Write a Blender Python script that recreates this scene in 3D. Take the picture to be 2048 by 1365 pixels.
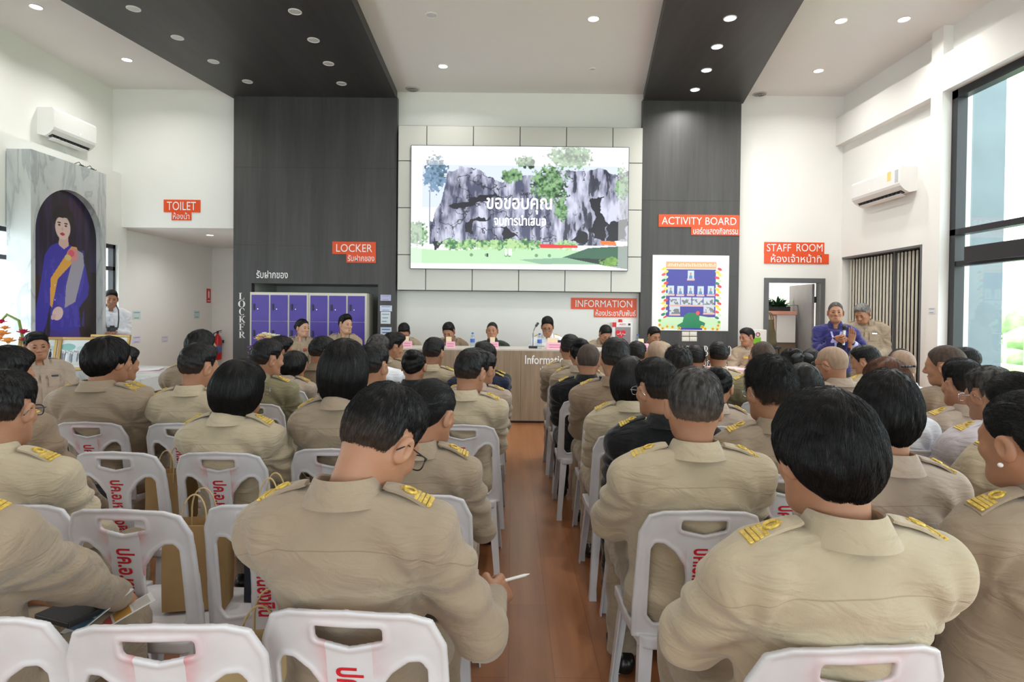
import bpy, bmesh, math, random
import numpy as np
from mathutils import Vector, Matrix, Euler

for _o in list(bpy.data.objects):
    bpy.data.objects.remove(_o)
S = bpy.context.scene
COL = S.collection
R = math.radians
random.seed(4)

# ------------------------------------------------------------------ camera
FPX, PY0 = 1200.0, 640.8
CAM = Vector((0, 0, 1.50))
cd = bpy.data.cameras.new('camera')
cam = bpy.data.objects.new('camera', cd)
COL.objects.link(cam)
cd.sensor_width = 36
cd.lens = 36 * FPX / 2048
cd.shift_y = -(682.5 - PY0) / 2048
cd.clip_start = 0.05
CROT = Matrix.Rotation(R(90 - 0.8), 3, 'X') @ Matrix.Rotation(R(0.6), 3, 'Z')
cam.matrix_world = Matrix.Translation(CAM) @ CROT.to_4x4()
S.camera = cam

# ------------------------------------------------------------------ exposure, sky
S.view_settings.view_transform = 'Standard'
S.view_settings.look = 'None'
S.view_settings.gamma = 1
S.view_settings.use_curve_mapping = False
S.view_settings.exposure = 0.55
w = bpy.data.worlds.new('sky')
S.world = w
w.use_nodes = True
_n = w.node_tree.nodes
_bg = _n['Background']
_tc = _n.new('ShaderNodeTexCoord')
_sx = _n.new('ShaderNodeSeparateXYZ')
_rp = _n.new('ShaderNodeValToRGB')
w.node_tree.links.new(_tc.outputs['Generated'], _sx.inputs[0])
w.node_tree.links.new(_sx.outputs['Z'], _rp.inputs[0])
w.node_tree.links.new(_rp.outputs[0], _bg.inputs[0])
_rp.color_ramp.elements[0].color = (0.95, 0.98, 1, 1)
_rp.color_ramp.elements[1].color = (0.80, 0.90, 1, 1)
_bg.inputs[1].default_value = 3.6
S.cycles.max_bounces = 7
S.cycles.diffuse_bounces = 4
S.cycles.glossy_bounces = 3
S.cycles.transmission_bounces = 4
S.cycles.transparent_max_bounces = 6
S.cycles.sample_clamp_indirect = 6
S.cycles.caustics_reflective = False
S.cycles.caustics_refractive = False

def lamp(name, kind, loc, rot, energy, size=(1, 1), color=(1, 1, 1), portal=False, parent=None, spread=None):
    l = bpy.data.lights.new(name, kind)
    l.energy = energy
    l.color = color
    if kind == 'AREA':
        l.shape = 'RECTANGLE' if isinstance(size, tuple) else 'DISK'
        l.size = size[0] if isinstance(size, tuple) else size
        if isinstance(size, tuple):
            l.size_y = size[1]
        if spread:
            l.spread = spread
        if portal:
            l.cycles.is_portal = True
    o = bpy.data.objects.new(name, l)
    COL.objects.link(o)
    o.location = loc
    o.rotation_euler = rot
    if parent:
        o.parent = parent
    return o

# daylight through the glazed right wall, the glazed wall behind the camera and the left windows
lamp('window_daylight', 'AREA', (5.35, 2.2, 2.15), (0, R(90), 0), 1, (4.2, 10.0), portal=True)
lamp('window_daylight', 'AREA', (0, -6.9, 2.1), (R(90), 0, 0), 1, (11, 4.0), portal=True)
lamp('window_daylight', 'AREA', (-6.35, 2.0, 1.8), (0, R(-90), 0), 1, (1.8, 9.0), portal=True)

# ------------------------------------------------------------------ picture -> place
def ray(px, py):
    return CROT @ Vector(((px - 1024) / FPX, -(py - PY0) / FPX, -1))
def P(px, py, Y):
    d = ray(px, py)
    return CAM + d * ((Y - CAM.y) / d.y)
def PX(px, py, X):
    d = ray(px, py)
    return CAM + d * ((X - CAM.x) / d.x)
def PZ(px, py, Z):
    d = ray(px, py)
    return CAM + d * ((Z - CAM.z) / d.z)

# ------------------------------------------------------------------ object helpers
def tag(o, label=None, cat=None, group=None, kind=None):
    if label: o['label'] = label
    if cat: o['category'] = cat
    if group: o['group'] = group
    if kind: o['kind'] = kind
    return o
def empty(name, loc=(0, 0, 0), rz=0, label=None, cat=None, group=None, kind=None):
    o = bpy.data.objects.new(name, None)
    COL.objects.link(o)
    o.location = loc
    o.rotation_euler = (0, 0, rz)
    o.empty_display_size = 0.05
    return tag(o, label, cat, group, kind)
def link(name, me, mat=None, parent=None):
    if mat is not None and not len(me.materials):
        me.materials.append(mat)
    o = bpy.data.objects.new(name, me)
    COL.objects.link(o)
    if parent is not None:
        o.parent = parent
    return o
def npmesh(name, v, f, smooth=True):
    v = np.asarray(v, dtype=np.float32)
    f = np.asarray(f, dtype=np.int32)
    me = bpy.data.meshes.new(name)
    me.vertices.add(len(v))
    me.vertices.foreach_set('co', v.ravel())
    k = f.shape[1]
    me.loops.add(f.size)
    me.loops.foreach_set('vertex_index', f.ravel())
    me.polygons.add(len(f))
    me.polygons.foreach_set('loop_start', np.arange(0, f.size, k, dtype=np.int32))
    me.polygons.foreach_set('loop_total', np.full(len(f), k, dtype=np.int32))
    me.update(calc_edges=True)
    if smooth:
        me.polygons.foreach_set('use_smooth', np.ones(len(f), dtype=bool))
    return me
class B:
    """collects solid pieces into one mesh"""
    def __init__(s):
        s.bm = bmesh.new()
    def box(s, c, d, rot=None, bev=0.0):
        r = bmesh.ops.create_cube(s.bm, size=1)['verts']
        M = Matrix.Translation(Vector(c)) @ (rot.to_4x4() if rot is not None else Matrix()) @ Matrix.Diagonal((d[0], d[1], d[2], 1))
        bmesh.ops.transform(s.bm, matrix=M, verts=r)
        if bev > 0:
            es = list({e for v in r for e in v.link_edges})
            bmesh.ops.bevel(s.bm, geom=es, offset=bev, segments=2, affect='EDGES', profile=0.6)
        return s
    def lo_hi(s, lo, hi, bev=0.0):
        return s.box([(a + b) / 2 for a, b in zip(lo, hi)], [abs(b - a) for a, b in zip(lo, hi)], None, bev)
    def cyl(s, a, b, r, r2=None, seg=16, caps=True):
        a, b = Vector(a), Vector(b)
        d = b - a
        M = Matrix.Translation((a + b) / 2) @ d.to_track_quat('Z', 'Y').to_matrix().to_4x4()
        bmesh.ops.create_cone(s.bm, cap_ends=caps, segments=seg, radius1=r, radius2=r if r2 is None else r2, depth=d.length, matrix=M)
        return s
    def sph(s, c, r, seg=16, rot=None):
        if not hasattr(r, '__len__'):
            r = (r, r, r)
        M = Matrix.Translation(Vector(c)) @ (rot.to_4x4() if rot is not None else Matrix()) @ Matrix.Diagonal((r[0], r[1], r[2], 1))
        bmesh.ops.create_uvsphere(s.bm, u_segments=seg, v_segments=max(6, seg // 2), radius=1, matrix=M)
        return s
    def tube(s, pts, r, seg=8, closed=False):
        pts = [Vector(p) for p in pts]
        n = len(pts)
        rings = []
        up = Vector((0.31, 0.17, 0.93))
        for i, p in enumerate(pts):
            t = (pts[(i + 1) % n] - pts[i - 1]) if closed else (pts[min(i + 1, n - 1)] - pts[max(i - 1, 0)])
            t.normalize()
            a = t.cross(up)
            if a.length < 1e-3: a = t.cross(Vector((1, 0, 0)))
            a.normalize(); b = t.cross(a)
            rr = r[i] if hasattr(r, '__len__') else r
            rings.append([s.bm.verts.new(p + a * rr * math.cos(2 * math.pi * k / seg) + b * rr * math.sin(2 * math.pi * k / seg)) for k in range(seg)])
        for i in range(n if closed else n - 1):
            A, Bq = rings[i], rings[(i + 1) % n]
            for k in range(seg):
                s.bm.faces.new((A[k], A[(k + 1) % seg], Bq[(k + 1) % seg], Bq[k]))
        if not closed:
            s.bm.faces.new(rings[0][::-1]); s.bm.faces.new(rings[-1])
        return s
    def prism(s, poly, a, b):
        """closed polygon given as 3D points, swept from +a to +b (vectors)"""
        a, b = Vector(a), Vector(b)
        A = [s.bm.verts.new(Vector(p) + a) for p in poly]
        C = [s.bm.verts.new(Vector(p) + b) for p in poly]
        n = len(poly)
        s.bm.faces.new(A[::-1]); s.bm.faces.new(C)
        for i in range(n):
            s.bm.faces.new((A[i], A[(i + 1) % n], C[(i + 1) % n], C[i]))
        return s
    def loft(s, rings, cap=True, closed=True):
        V = [[s.bm.verts.new(Vector(p)) for p in r] for r in rings]
        n = len(V[0])
        for i in range(len(V) - 1):
            for k in range(n if closed else n - 1):
                s.bm.faces.new((V[i][k], V[i][(k + 1) % n], V[i + 1][(k + 1) % n], V[i + 1][k]))
        if cap:
            s.bm.faces.new(V[0][::-1]); s.bm.faces.new(V[-1])
        return s
    def mesh(s, name, smooth=False):
        bmesh.ops.recalc_face_normals(s.bm, faces=s.bm.faces)
        me = bpy.data.meshes.new(name)
        s.bm.to_mesh(me)
        s.bm.free()
        if smooth:
            me.polygons.foreach_set('use_smooth', np.ones(len(me.polygons), dtype=bool))
            try: me.set_sharp_from_angle(angle=R(40))
            except Exception: pass
        return me
    def build(s, name, mat, parent=None, smooth=False):
        return link(name, s.mesh(name, smooth), mat, parent)

# ------------------------------------------------------------------ materials
def srgb(r, g, b):
    def c(u):
        u /= 255.0
        return u / 12.92 if u <= 0.04045 else ((u + 0.055) / 1.055) ** 2.4
    return (c(r), c(g), c(b), 1)
MATS = {}
def nt(name):
    m = bpy.data.materials.new(name)
    m.use_nodes = True
    t = m.node_tree
    return m, t, t.nodes['Principled BSDF'], t.nodes.new, t.links.new
def ramp(t, a, b, p0=0.0, p1=1.0):
    r = t.nodes.new('ShaderNodeValToRGB')
    e = r.color_ramp.elements
    e[0].position, e[1].position = p0, p1
    e[0].color, e[1].color = a, b
    return r
def mat(name, col, rough=0.5, metal=0.0, var=0.06, scale=6.0, bump=0.0, bscale=60.0, spec=0.5, coat=0.0, emit=None, estr=0.0, stretch=(1, 1, 1), alpha=None, sheen=0.0):
    """plain surface with a soft procedural tone variation and optional fine bump"""
    if name in MATS: return MATS[name]
    m, t, bs, new, ln = nt(name)
    c = col if len(col) == 4 else (*col, 1)
    tc = new('ShaderNodeTexCoord'); mp = new('ShaderNodeMapping'); mp.inputs['Scale'].default_value = stretch
    ln(tc.outputs['Object'], mp.inputs[0])
    nz = new('ShaderNodeTexNoise'); nz.inputs['Scale'].default_value = scale; nz.inputs['Detail'].default_value = 4
    ln(mp.outputs[0], nz.inputs['Vector'])
    rp = ramp(t, tuple(x * (1 - var) for x in c[:3]) + (1,), tuple(min(1, x * (1 + var)) for x in c[:3]) + (1,), 0.3, 0.7)
    ln(nz.outputs['Fac'], rp.inputs[0]); ln(rp.outputs[0], bs.inputs['Base Color'])
    bs.inputs['Roughness'].default_value = rough
    bs.inputs['Metallic'].default_value = metal
    bs.inputs['Specular IOR Level'].default_value = spec
    bs.inputs['Coat Weight'].default_value = coat
    bs.inputs['Sheen Weight'].default_value = sheen
    if bump:
        n2 = new('ShaderNodeTexNoise'); n2.inputs['Scale'].default_value = bscale; n2.inputs['Detail'].default_value = 3
        ln(mp.outputs[0], n2.inputs['Vector'])
        bp = new('ShaderNodeBump'); bp.inputs['Strength'].default_value = bump; bp.inputs['Distance'].default_value = 0.01
        ln(n2.outputs['Fac'], bp.inputs['Height']); ln(bp.outputs[0], bs.inputs['Normal'])
    if emit:
        bs.inputs['Emission Color'].default_value = emit if len(emit) == 4 else (*emit, 1)
        bs.inputs['Emission Strength'].default_value = estr
    if alpha is not None:
        bs.inputs['Alpha'].default_value = alpha
    MATS[name] = m
    return m
def woodmat(name, c0, c1, axis='Z', scale=3.0, rough=0.4, board=None, spec=0.4, coat=0.0, seam=None):
    """streaked laminate; grain runs along axis; board=(width axis, width, length) adds plank seams"""
    m, t, bs, new, ln = nt(name)
    tc = new('ShaderNodeTexCoord'); mp = new('ShaderNodeMapping')
    st = {'X': (0.06, 1, 1), 'Y': (1, 0.06, 1), 'Z': (1, 1, 0.06)}[axis]
    mp.inputs['Scale'].default_value = st
    ln(tc.outputs['Object'], mp.inputs[0])
    nz = new('ShaderNodeTexNoise'); nz.inputs['Scale'].default_value = scale * 8; nz.inputs['Detail'].default_value = 6; nz.inputs['Roughness'].default_value = 0.65
    ln(mp.outputs[0], nz.inputs['Vector'])
    rp = ramp(t, c0, c1, 0.32, 0.68)
    n3 = new('ShaderNodeTexNoise'); n3.inputs['Scale'].default_value = scale * 1.6; n3.inputs['Detail'].default_value = 2
    ln(mp.outputs[0], n3.inputs['Vector'])
    mx = new('ShaderNodeMix'); mx.data_type = 'FLOAT'; mx.inputs[0].default_value = 0.5
    ln(nz.outputs['Fac'], mx.inputs[2]); ln(n3.outputs['Fac'], mx.inputs[3])
    ln(mx.outputs[0], rp.inputs[0])
    out = rp.outputs[0]
    if board:
        wx, wd, ll = board
        m2 = new('ShaderNodeMapping')
        m2.inputs['Rotation'].default_value = (0, 0, R(90)) if wx == 'X' else (0, 0, 0)
        ln(tc.outputs['Object'], m2.inputs[0])
        bk = new('ShaderNodeTexBrick')
        bk.inputs['Scale'].default_value = 1
        bk.inputs['Brick Width'].default_value = ll; bk.inputs['Row Height'].default_value = wd
        bk.inputs['Mortar Size'].default_value = 0.0015; bk.inputs['Bias'].default_value = 0.0
        bk.inputs['Color1'].default_value = (0.93, 0.93, 0.93, 1); bk.inputs['Color2'].default_value = (1.06, 1.05, 1.04, 1); bk.inputs['Mortar'].default_value = (0.66, 0.62, 0.6, 1)
        ln(m2.outputs[0], bk.inputs['Vector'])
        mm = new('ShaderNodeMix'); mm.data_type = 'RGBA'; mm.blend_type = 'MULTIPLY'; mm.inputs[0].default_value = 1
        ln(out, mm.inputs[6]); ln(bk.outputs['Color'], mm.inputs[7])
        out = mm.outputs[2]
    ln(out, bs.inputs['Base Color'])
    bs.inputs['Roughness'].default_value = rough
    bs.inputs['Specular IOR Level'].default_value = spec
    bs.inputs['Coat Weight'].default_value = coat
    bs.inputs['Coat Roughness'].default_value = 0.2
    MATS[name] = m
    return m
def glassmat(name, col=(0.93, 0.97, 0.97, 1), refl=0.06):
    m, t, bs, new, ln = nt(name)
    t.nodes.remove(bs)
    tr = new('ShaderNodeBsdfTransparent'); tr.inputs[0].default_value = col
    gl = new('ShaderNodeBsdfGlossy'); gl.inputs['Roughness'].default_value = 0.02
    mx = new('ShaderNodeMixShader'); mx.inputs[0].default_value = refl
    ln(tr.outputs[0], mx.inputs[1]); ln(gl.outputs[0], mx.inputs[2])
    ln(mx.outputs[0], t.nodes['Material Output'].inputs[0])
    MATS[name] = m
    return m
def picmat(name, emit=0.0, rough=0.4):
    """surface that shows the picture painted on its grid"""
    m, t, bs, new, ln = nt(name)
    a = new('ShaderNodeAttribute'); a.attribute_name = 'Col'
    if emit:
        bs.inputs['Base Color'].default_value = (0.01, 0.01, 0.01, 1)
        ln(a.outputs['Color'], bs.inputs['Emission Color'])
        bs.inputs['Emission Strength'].default_value = emit
    else:
        ln(a.outputs['Color'], bs.inputs['Base Color'])
    bs.inputs['Roughness'].default_value = rough
    MATS[name] = m
    return m

M_WALL = mat('wall_paint', srgb(238, 238, 234), 0.7, var=0.015, scale=1.2, bump=0.03, bscale=90)
M_CEIL = mat('ceiling_paint', srgb(236, 235, 233), 0.8, var=0.012, scale=1)
M_DARK = woodmat('dark_laminate', srgb(44, 43, 43), srgb(70, 69, 69), 'Z', 2.2, 0.5, spec=0.7)
M_DARKY = woodmat('dark_laminate_along', srgb(42, 41, 41), srgb(64, 63, 63), 'Y', 1.6, 0.5, spec=0.7)
M_FLOOR = woodmat('laminate_floor', srgb(142, 88, 54), srgb(174, 118, 78), 'Y', 2.0, 0.28, board=('X', 0.19, 1.22), spec=0.5, coat=0.25)
M_OAK = woodmat('weathered_oak', srgb(128, 110, 92), srgb(174, 155, 132), 'Z', 2.6, 0.5)
M_PLASTIC = None
M_BLACK = mat('black_metal', srgb(38, 40, 44), 0.4, var=0.05)
M_WHITE = mat('white_plastic', srgb(236, 236, 234), 0.35, var=0.01)
M_GREYM = mat('grey_metal', srgb(96, 98, 100), 0.45)
M_ORANGE = mat('orange_sign', srgb(232, 82, 30), 0.35, var=0.03)
M_LETTER = mat('white_letter', srgb(245, 245, 245), 0.4, var=0.005)
M_PANEL = mat('cladding_panel', srgb(205, 205, 198), 0.3, var=0.02, scale=0.8)
M_GLASS = glassmat('window_glass')
M_GOLD = mat('gold_braid', srgb(214, 182, 84), 0.42, metal=0.35, var=0.25, scale=90, bump=0.5, bscale=220)
M_CHROME = mat('chrome', srgb(200, 200, 205), 0.2, metal=1.0, var=0.02)

def text(body, w, h, M, m, parent=None, name='lettering', depth=0.002, fit=True, bold=0.0, shear=0.0):
    """lettering fitted to w x h (None = free), its lower-left corner at M's origin, reading along M's X, up along M's Y"""
    c = bpy.data.curves.new('t', 'FONT')
    c.body = body
    c.offset = bold
    c.extrude = 0
    c.resolution_u = 4
    o = bpy.data.objects.new('t', c)
    COL.objects.link(o)
    bpy.context.view_layer.update()
    me = bpy.data.meshes.new_from_object(o.evaluated_get(bpy.context.evaluated_depsgraph_get()))
    bpy.data.objects.remove(o)
    v = np.empty(len(me.vertices) * 3, dtype=np.float32)
    me.vertices.foreach_get('co', v)
    v = v.reshape(-1, 3)
    lo, hi = v.min(0), v.max(0)
    v -= lo
    sx = w / (hi[0] - lo[0]) if w else None
    sy = h / (hi[1] - lo[1]) if h else None
    if sx is None: sx = sy
    if sy is None: sy = sx
    v[:, 0] *= sx; v[:, 1] *= sy
    v[:, 2] = depth
    vv = np.c_[v, np.ones(len(v))] @ np.array(M.transposed())
    me.vertices.foreach_set('co', vv[:, :3].astype(np.float32).ravel())
    me.update()
    me.materials.clear()
    me.name = name
    return link(name, me, m, parent)
def frame(o, x, y):
    """matrix with origin o, X along x and Y along y"""
    o, x, y = Vector(o), Vector(x).normalized(), Vector(y).normalized()
    z = x.cross(y).normalized()
    y = z.cross(x)
    return Matrix(((x.x, y.x, z.x, o.x), (x.y, y.y, z.y, o.y), (x.z, y.z, z.z, o.z), (0, 0, 0, 1)))
XF, ZF = Vector((1, 0, 0)), Vector((0, 0, 1))

# ------------------------------------------------------------------ painted pictures (posters, photographs, the screen's image)
class Canvas:
    def __init__(s, W, H, col):
        s.W, s.H = W, H
        s.a = np.ones((H, W, 3), dtype=np.float32) * np.array(srgb(*col)[:3], dtype=np.float32)
        s.X, s.Y = np.meshgrid((np.arange(W) + 0.5) / W, (np.arange(H) + 0.5) / H)   # y down, 0..1
        s.rng = np.random.default_rng(7)
    def put(s, mask, col):
        m = np.clip(mask, 0, 1)[..., None]
        c = np.array(srgb(*col)[:3], dtype=np.float32) if not isinstance(col, np.ndarray) else col
        s.a = s.a * (1 - m) + c * m
    def rect(s, x0, y0, x1, y1, col):
        s.put(((s.X > x0) & (s.X < x1) & (s.Y > y0) & (s.Y < y1)).astype(float), col)
    def ell(s, cx, cy, rx, ry, col, rot=0, soft=0.08):
        dx, dy = (s.X - cx) * s.W / s.H, s.Y - cy
        rx = rx * s.W / s.H
        c, q = math.cos(rot), math.sin(rot)
        u, v = (dx * c + dy * q) / rx, (-dx * q + dy * c) / ry
        s.put((1 - np.sqrt(u * u + v * v)) / soft, col)
    def poly(s, pts, col):
        n = len(pts)
        ins = np.zeros(s.X.shape, dtype=bool)
        for i in range(n):
            x0, y0 = pts[i]; x1, y1 = pts[(i + 1) % n]
            if y0 == y1: continue
            cr = ((y0 > s.Y) != (y1 > s.Y)) & (s.X < (x1 - x0) * (s.Y - y0) / (y1 - y0) + x0)
            ins ^= cr
        s.put(ins.astype(float), col)
        return ins
    def noise(s, fx, fy, oct=4, seed=0):
        rng = np.random.default_rng(seed)
        out = np.zeros(s.X.shape); amp = 1; tot = 0
        for o in range(oct):
            gx, gy = int(fx * 2 ** o) + 2, int(fy * 2 ** o) + 2
            g = rng.random((gy + 1, gx + 1))
            u, v = np.clip(s.X, 0, .9999) * (gx - 1), np.clip(s.Y, 0, .9999) * (gy - 1)
            i, j = u.astype(int), v.astype(int)
            a, b = u - i, v - j
            a, b = a * a * (3 - 2 * a), b * b * (3 - 2 * b)
            out += amp * ((g[j, i] * (1 - a) + g[j, i + 1] * a) * (1 - b) + (g[j + 1, i] * (1 - a) + g[j + 1, i + 1] * a) * b)
            tot += amp; amp *= 0.55
        return out / tot
    def sheet(s, name, M, w, h, m, parent=None, mask=None):
        """the picture on a thin sheet: lower-left at M's origin, facing M's +Z"""
        W, H = s.W, s.H
        gx, gy = np.meshgrid(np.linspace(0, w, W + 1), np.linspace(h, 0, H + 1))
        v = np.c_[gx.ravel(), gy.ravel(), np.zeros(gx.size), np.ones(gx.size)] @ np.array(M.transposed())
        idx = np.arange((W + 1) * (H + 1)).reshape(H + 1, W + 1)
        f = np.stack([idx[1:, :-1], idx[1:, 1:], idx[:-1, 1:], idx[:-1, :-1]], -1).reshape(-1, 4)
        c = s.a.reshape(-1, 3)
        if mask is not None:
            k = mask.ravel()
            f, c = f[k], c[k]
        me = npmesh(name, v[:, :3], f, False)
        at = me.attributes.new('Col', 'FLOAT_COLOR', 'FACE')
        at.data.foreach_set('color', np.c_[c, np.ones(len(c))].astype(np.float32).ravel())
        return link(name, me, m, parent)
# ================================================================== THE ROOM
YB, YD = 9.70, 9.58            # white back wall, dark panels in front of it
ZC = 5.02                      # ceiling
XR, XL = 5.30, -6.46
def struct(name, o):
    o['kind'] = 'structure'
    return o
def slab(axis, p0, p1, u0, u1, z0, z1, holes=()):
    """wall slab between p0..p1 across `axis` ('X' or 'Y'), u along the other axis, with rectangular holes (u0,u1,z0,z1)"""
    us = sorted({u0, u1, *[h[0] for h in holes], *[h[1] for h in holes]})
    zs = sorted({z0, z1, *[h[2] for h in holes], *[h[3] for h in holes]})
    us = [u for u in us if u0 <= u <= u1]; zs = [z for z in zs if z0 <= z <= z1]
    b = B()
    for i in range(len(us) - 1):
        run = None
        for j in range(len(zs) - 1):
            um, zm = (us[i] + us[i + 1]) / 2, (zs[j] + zs[j + 1]) / 2
            solid = not any(h[0] < um < h[1] and h[2] < zm < h[3] for h in holes)
            if solid:
                lo, hi = (p0, us[i], zs[j]), (p1, us[i + 1], zs[j + 1])
                if axis == 'Y': lo, hi = (us[i], p0, zs[j]), (us[i + 1], p1, zs[j + 1])
                b.lo_hi(lo, hi)
    return b

struct('floor', B().lo_hi((-6.7, -7.2, -0.1), (5.6, 13.2, 0)).build('floor', M_FLOOR))
struct('ceiling', B().lo_hi((-6.7, -7.2, ZC), (5.6, 9.9, ZC + 0.12)).build('ceiling', M_CEIL))
# left wall: set-back upper part, thicker lower part with a run of windows
struct('wall_left', slab('X', XL - 0.2, XL, -7.2, 9.9, 3.66, ZC).build('wall_left', M_WALL))
WZ0, WZ1, WZT = 0.9, 2.5, 2.12
lw = [(-5.5, -2.5), (-1.5, 1.5), (2.4, 7.98), (8.2, 9.62)]
struct('wall_left_lower', slab('X', XL - 0.2, -6.31, -7.2, 9.70, 0, 3.66, [(a, b, WZ0, WZ1) for a, b in lw]).build('wall_left_lower', M_WALL))
# right wall: set-back base, projecting band and column, glazed front part
WY1, WY0, WZ = 7.30, -5.6, 4.22
struct('wall_right', slab('X', XR, XR + 0.25, -7.2, 9.9, 0, ZC, [(WY0, WY1, 0, WZ), (7.78, 9.66, 0, 2.43)]).build('wall_right', M_WALL))
b = B().lo_hi((5.18, -7.2, WZ), (XR + 0.02, 9.70, 4.66))
b.lo_hi((5.18, WY1, 0), (XR + 0.02, 7.5, WZ)); b.lo_hi((5.18, WY1, 4.66), (XR + 0.02, 7.5, ZC))
struct('trim_right', b.build('trim_right', M_WALL))
# back wall with toilet corridor and staff doorway
DX0, DX1, DZ = 4.135, 4.97, 2.02
struct('wall_back', slab('Y', YB, YB + 0.12, -6.66, 5.5, 0, ZC, [(-6.31, -4.46, 0, 2.80), (DX0, DX1, 0, DZ), (-4.32, -2.1, 0, 2.0)]).build('wall_back', M_WALL))
b = B().lo_hi((-6.6, YB + 0.12, 0), (-6.45, 13.0, 2.80)).lo_hi((-6.6, 12.9, 0), (-4.2, 13.05, 2.80)).lo_hi((-4.46, YB + 0.12, 0), (-4.34, 12.9, 2.80))
struct('wall_corridor', b.build('wall_corridor', M_WALL))
struct('ceiling_corridor', B().lo_hi((-6.6, YB + 0.05, 2.80), (-4.3, 13.05, 2.9)).build('ceiling_corridor', M_CEIL))
b = B().lo_hi((3.3, YB + 0.12, 0), (3.4, 12.6, 2.9)).lo_hi((3.3, 12.5, 0), (6.6, 12.6, 2.9)).lo_hi((6.5, YB + 0.12, 0), (6.6, 12.6, 2.9)).lo_hi((4.1, 11.2, 0), (4.22, 12.5, 2.8))
struct('wall_staff_room', b.build('wall_staff_room', M_WALL))
struct('floor_staff_room', B().lo_hi((5.55, YB + 0.1, -0.1), (6.6, 12.7, 0)).build('floor_staff_room', M_FLOOR))
struct('ceiling_staff_room', B().lo_hi((3.3, YB + 0.12, 2.9), (6.6, 12.6, 3.0)).build('ceiling_staff_room', M_CEIL))
lamp('staff_room_lamp', 'AREA', (4.9, 10.9, 2.88), (0, 0, 0), 60, (1.0, 0.3), (1, 0.96, 0.9))
# rear wall, glazed
rw = [(-5.6, -0.4), (0.4, 5.0)]
struct('wall_rear', slab('Y', -7.2, -7.0, -6.7, 5.55, 0, ZC, [(a, c, 0.05, 4.2) for a, c in rw]).build('wall_rear', M_WALL))

# dark laminate: left panel with locker niche, right panel, and the two ceiling strips that run on from them
NX0, NX1, NZ = P(503, 568, YD).x, P(756, 568, YD).x, P(620, 568, YD).z
LX0, LX1 = P(467, 400, YD).x, P(793, 400, YD).x
struct('trim_dark_left', slab('Y', YD, YB, LX0, LX1, 0, 4.9, [(NX0, NX1, 0, NZ)]).build('trim_dark_left', M_DARK))
RX0, RX1 = P(1283.5, 400, YD).x, P(1480, 400, YD).x
struct('trim_dark_right', slab('Y', YD, YB, RX0, RX1, 0, 4.9).build('trim_dark_right', M_DARK))
for nm, zz in (('left', (2.52, 3.76)), ('right', (2.1, 3.3))):
    b = B()
    x0, x1 = (LX0, LX1) if nm == 'left' else (RX0, RX1)
    for z in zz:
        b.lo_hi((x0, YD - 0.0012, z - 0.002), (x1, YD, z + 0.002))
    struct('trim_joint_' + nm, b.build('trim_joint_' + nm, M_BLACK))
# niche
b = B().lo_hi((NX0 - 0.03, YB + 0.9, 0), (NX1 + 0.03, YB + 0.95, NZ + 0.05)).lo_hi((NX0 - 0.05, YB, 0), (NX0, YB + 0.95, NZ + 0.05)).lo_hi((NX1, YB, 0), (NX1 + 0.05, YB + 0.95, NZ + 0.05))
b.lo_hi((NX0 - 0.05, YB, NZ), (NX1 + 0.05, YB + 0.95, NZ + 0.05))
struct('wall_niche', b.build('wall_niche', mat('niche_lining', srgb(168, 170, 166), 0.5)))
ZS = 4.88
def strip(name, far, near):
    """dropped ceiling strip from two far and two near picture corners, carried on over the camera"""
    A, Bq, C, Dq = [PZ(x, y, ZS) for x, y in far + near]
    def ext(p, q, Y):
        k = (Y - p.y) / (q.y - p.y)
        return p + (q - p) * k
    pts = [ext(A, C, YD + 0.1), ext(Bq, Dq, YD + 0.1), ext(Bq, Dq, -3.0), ext(A, C, -3.0)]
    bb = B().prism([(p.x, p.y, ZS) for p in pts], (0, 0, 0), (0, 0, ZC - ZS + 0.02))
    return struct(name, bb.build(name, M_DARKY))
strip('trim_ceiling_strip_left', [(467, 197), (793, 197)], [(120, 0), (703, 0)])
strip('trim_ceiling_strip_right', [(1285, 212), (1482, 214)], [(1332, 0), (1608, 0)])

# cladding around the screen: tiles with dark joints
CY = 9.50
cl = P(795, 250, CY), P(1283, 582, CY)
cx = [P(x, 580, CY).x for x in (794, 851, 944, 1037, 1129.6, 1222, 1282)]
cz = [P(1030, y, CY).z for y in (583, 512, 418, 324, 253)]
b = B()
for i in range(6):
    for j in range(4):
        if 1 <= i <= 4 and 1 <= j <= 2: continue
        b.lo_hi((cx[i] + 0.006, CY, cz[j] + 0.006), (cx[i + 1] - 0.006, CY + 0.03, cz[j + 1] - 0.006), 0.003)
struct('trim_cladding', b.build('trim_cladding', M_PANEL))
struct('trim_cladding_backing', B().lo_hi((cx[0], CY + 0.012, cz[0]), (cx[6], YB, cz[4])).build('trim_cladding_backing', mat('joint', srgb(70, 70, 70), 0.7)))

# windows on the left and rear: black frames, glass, transom
def window_left(i, y0, y1):
    t = empty(f'window_{i}', (-6.4, (y0 + y1) / 2, WZ0))
    t['kind'] = 'structure'
    f = B()
    n = max(1, round((y1 - y0) / 1.4))
    cy = (y0 + y1) / 2
    for k in range(n + 1):
        y = y0 + (y1 - y0) * k / n - cy
        y = min(max(y, y0 - cy + 0.03), y1 - cy - 0.03)
        f.lo_hi((-0.04, y - 0.03, 0), (0.04, y + 0.03, WZ1 - WZ0))
    for z in (0.03, WZT - WZ0, WZ1 - WZ0 - 0.03):
        f.lo_hi((-0.04, y0 - cy, z - 0.03), (0.04, y1 - cy, z + 0.03))
    f.build('frame', M_BLACK, t)
    B().lo_hi((-0.006, y0 - cy, 0), (0.006, y1 - cy, WZ1 - WZ0)).build('pane', M_GLASS, t)
for i, (a, c) in enumerate(lw):
    window_left(i + 1, a, c)
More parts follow.
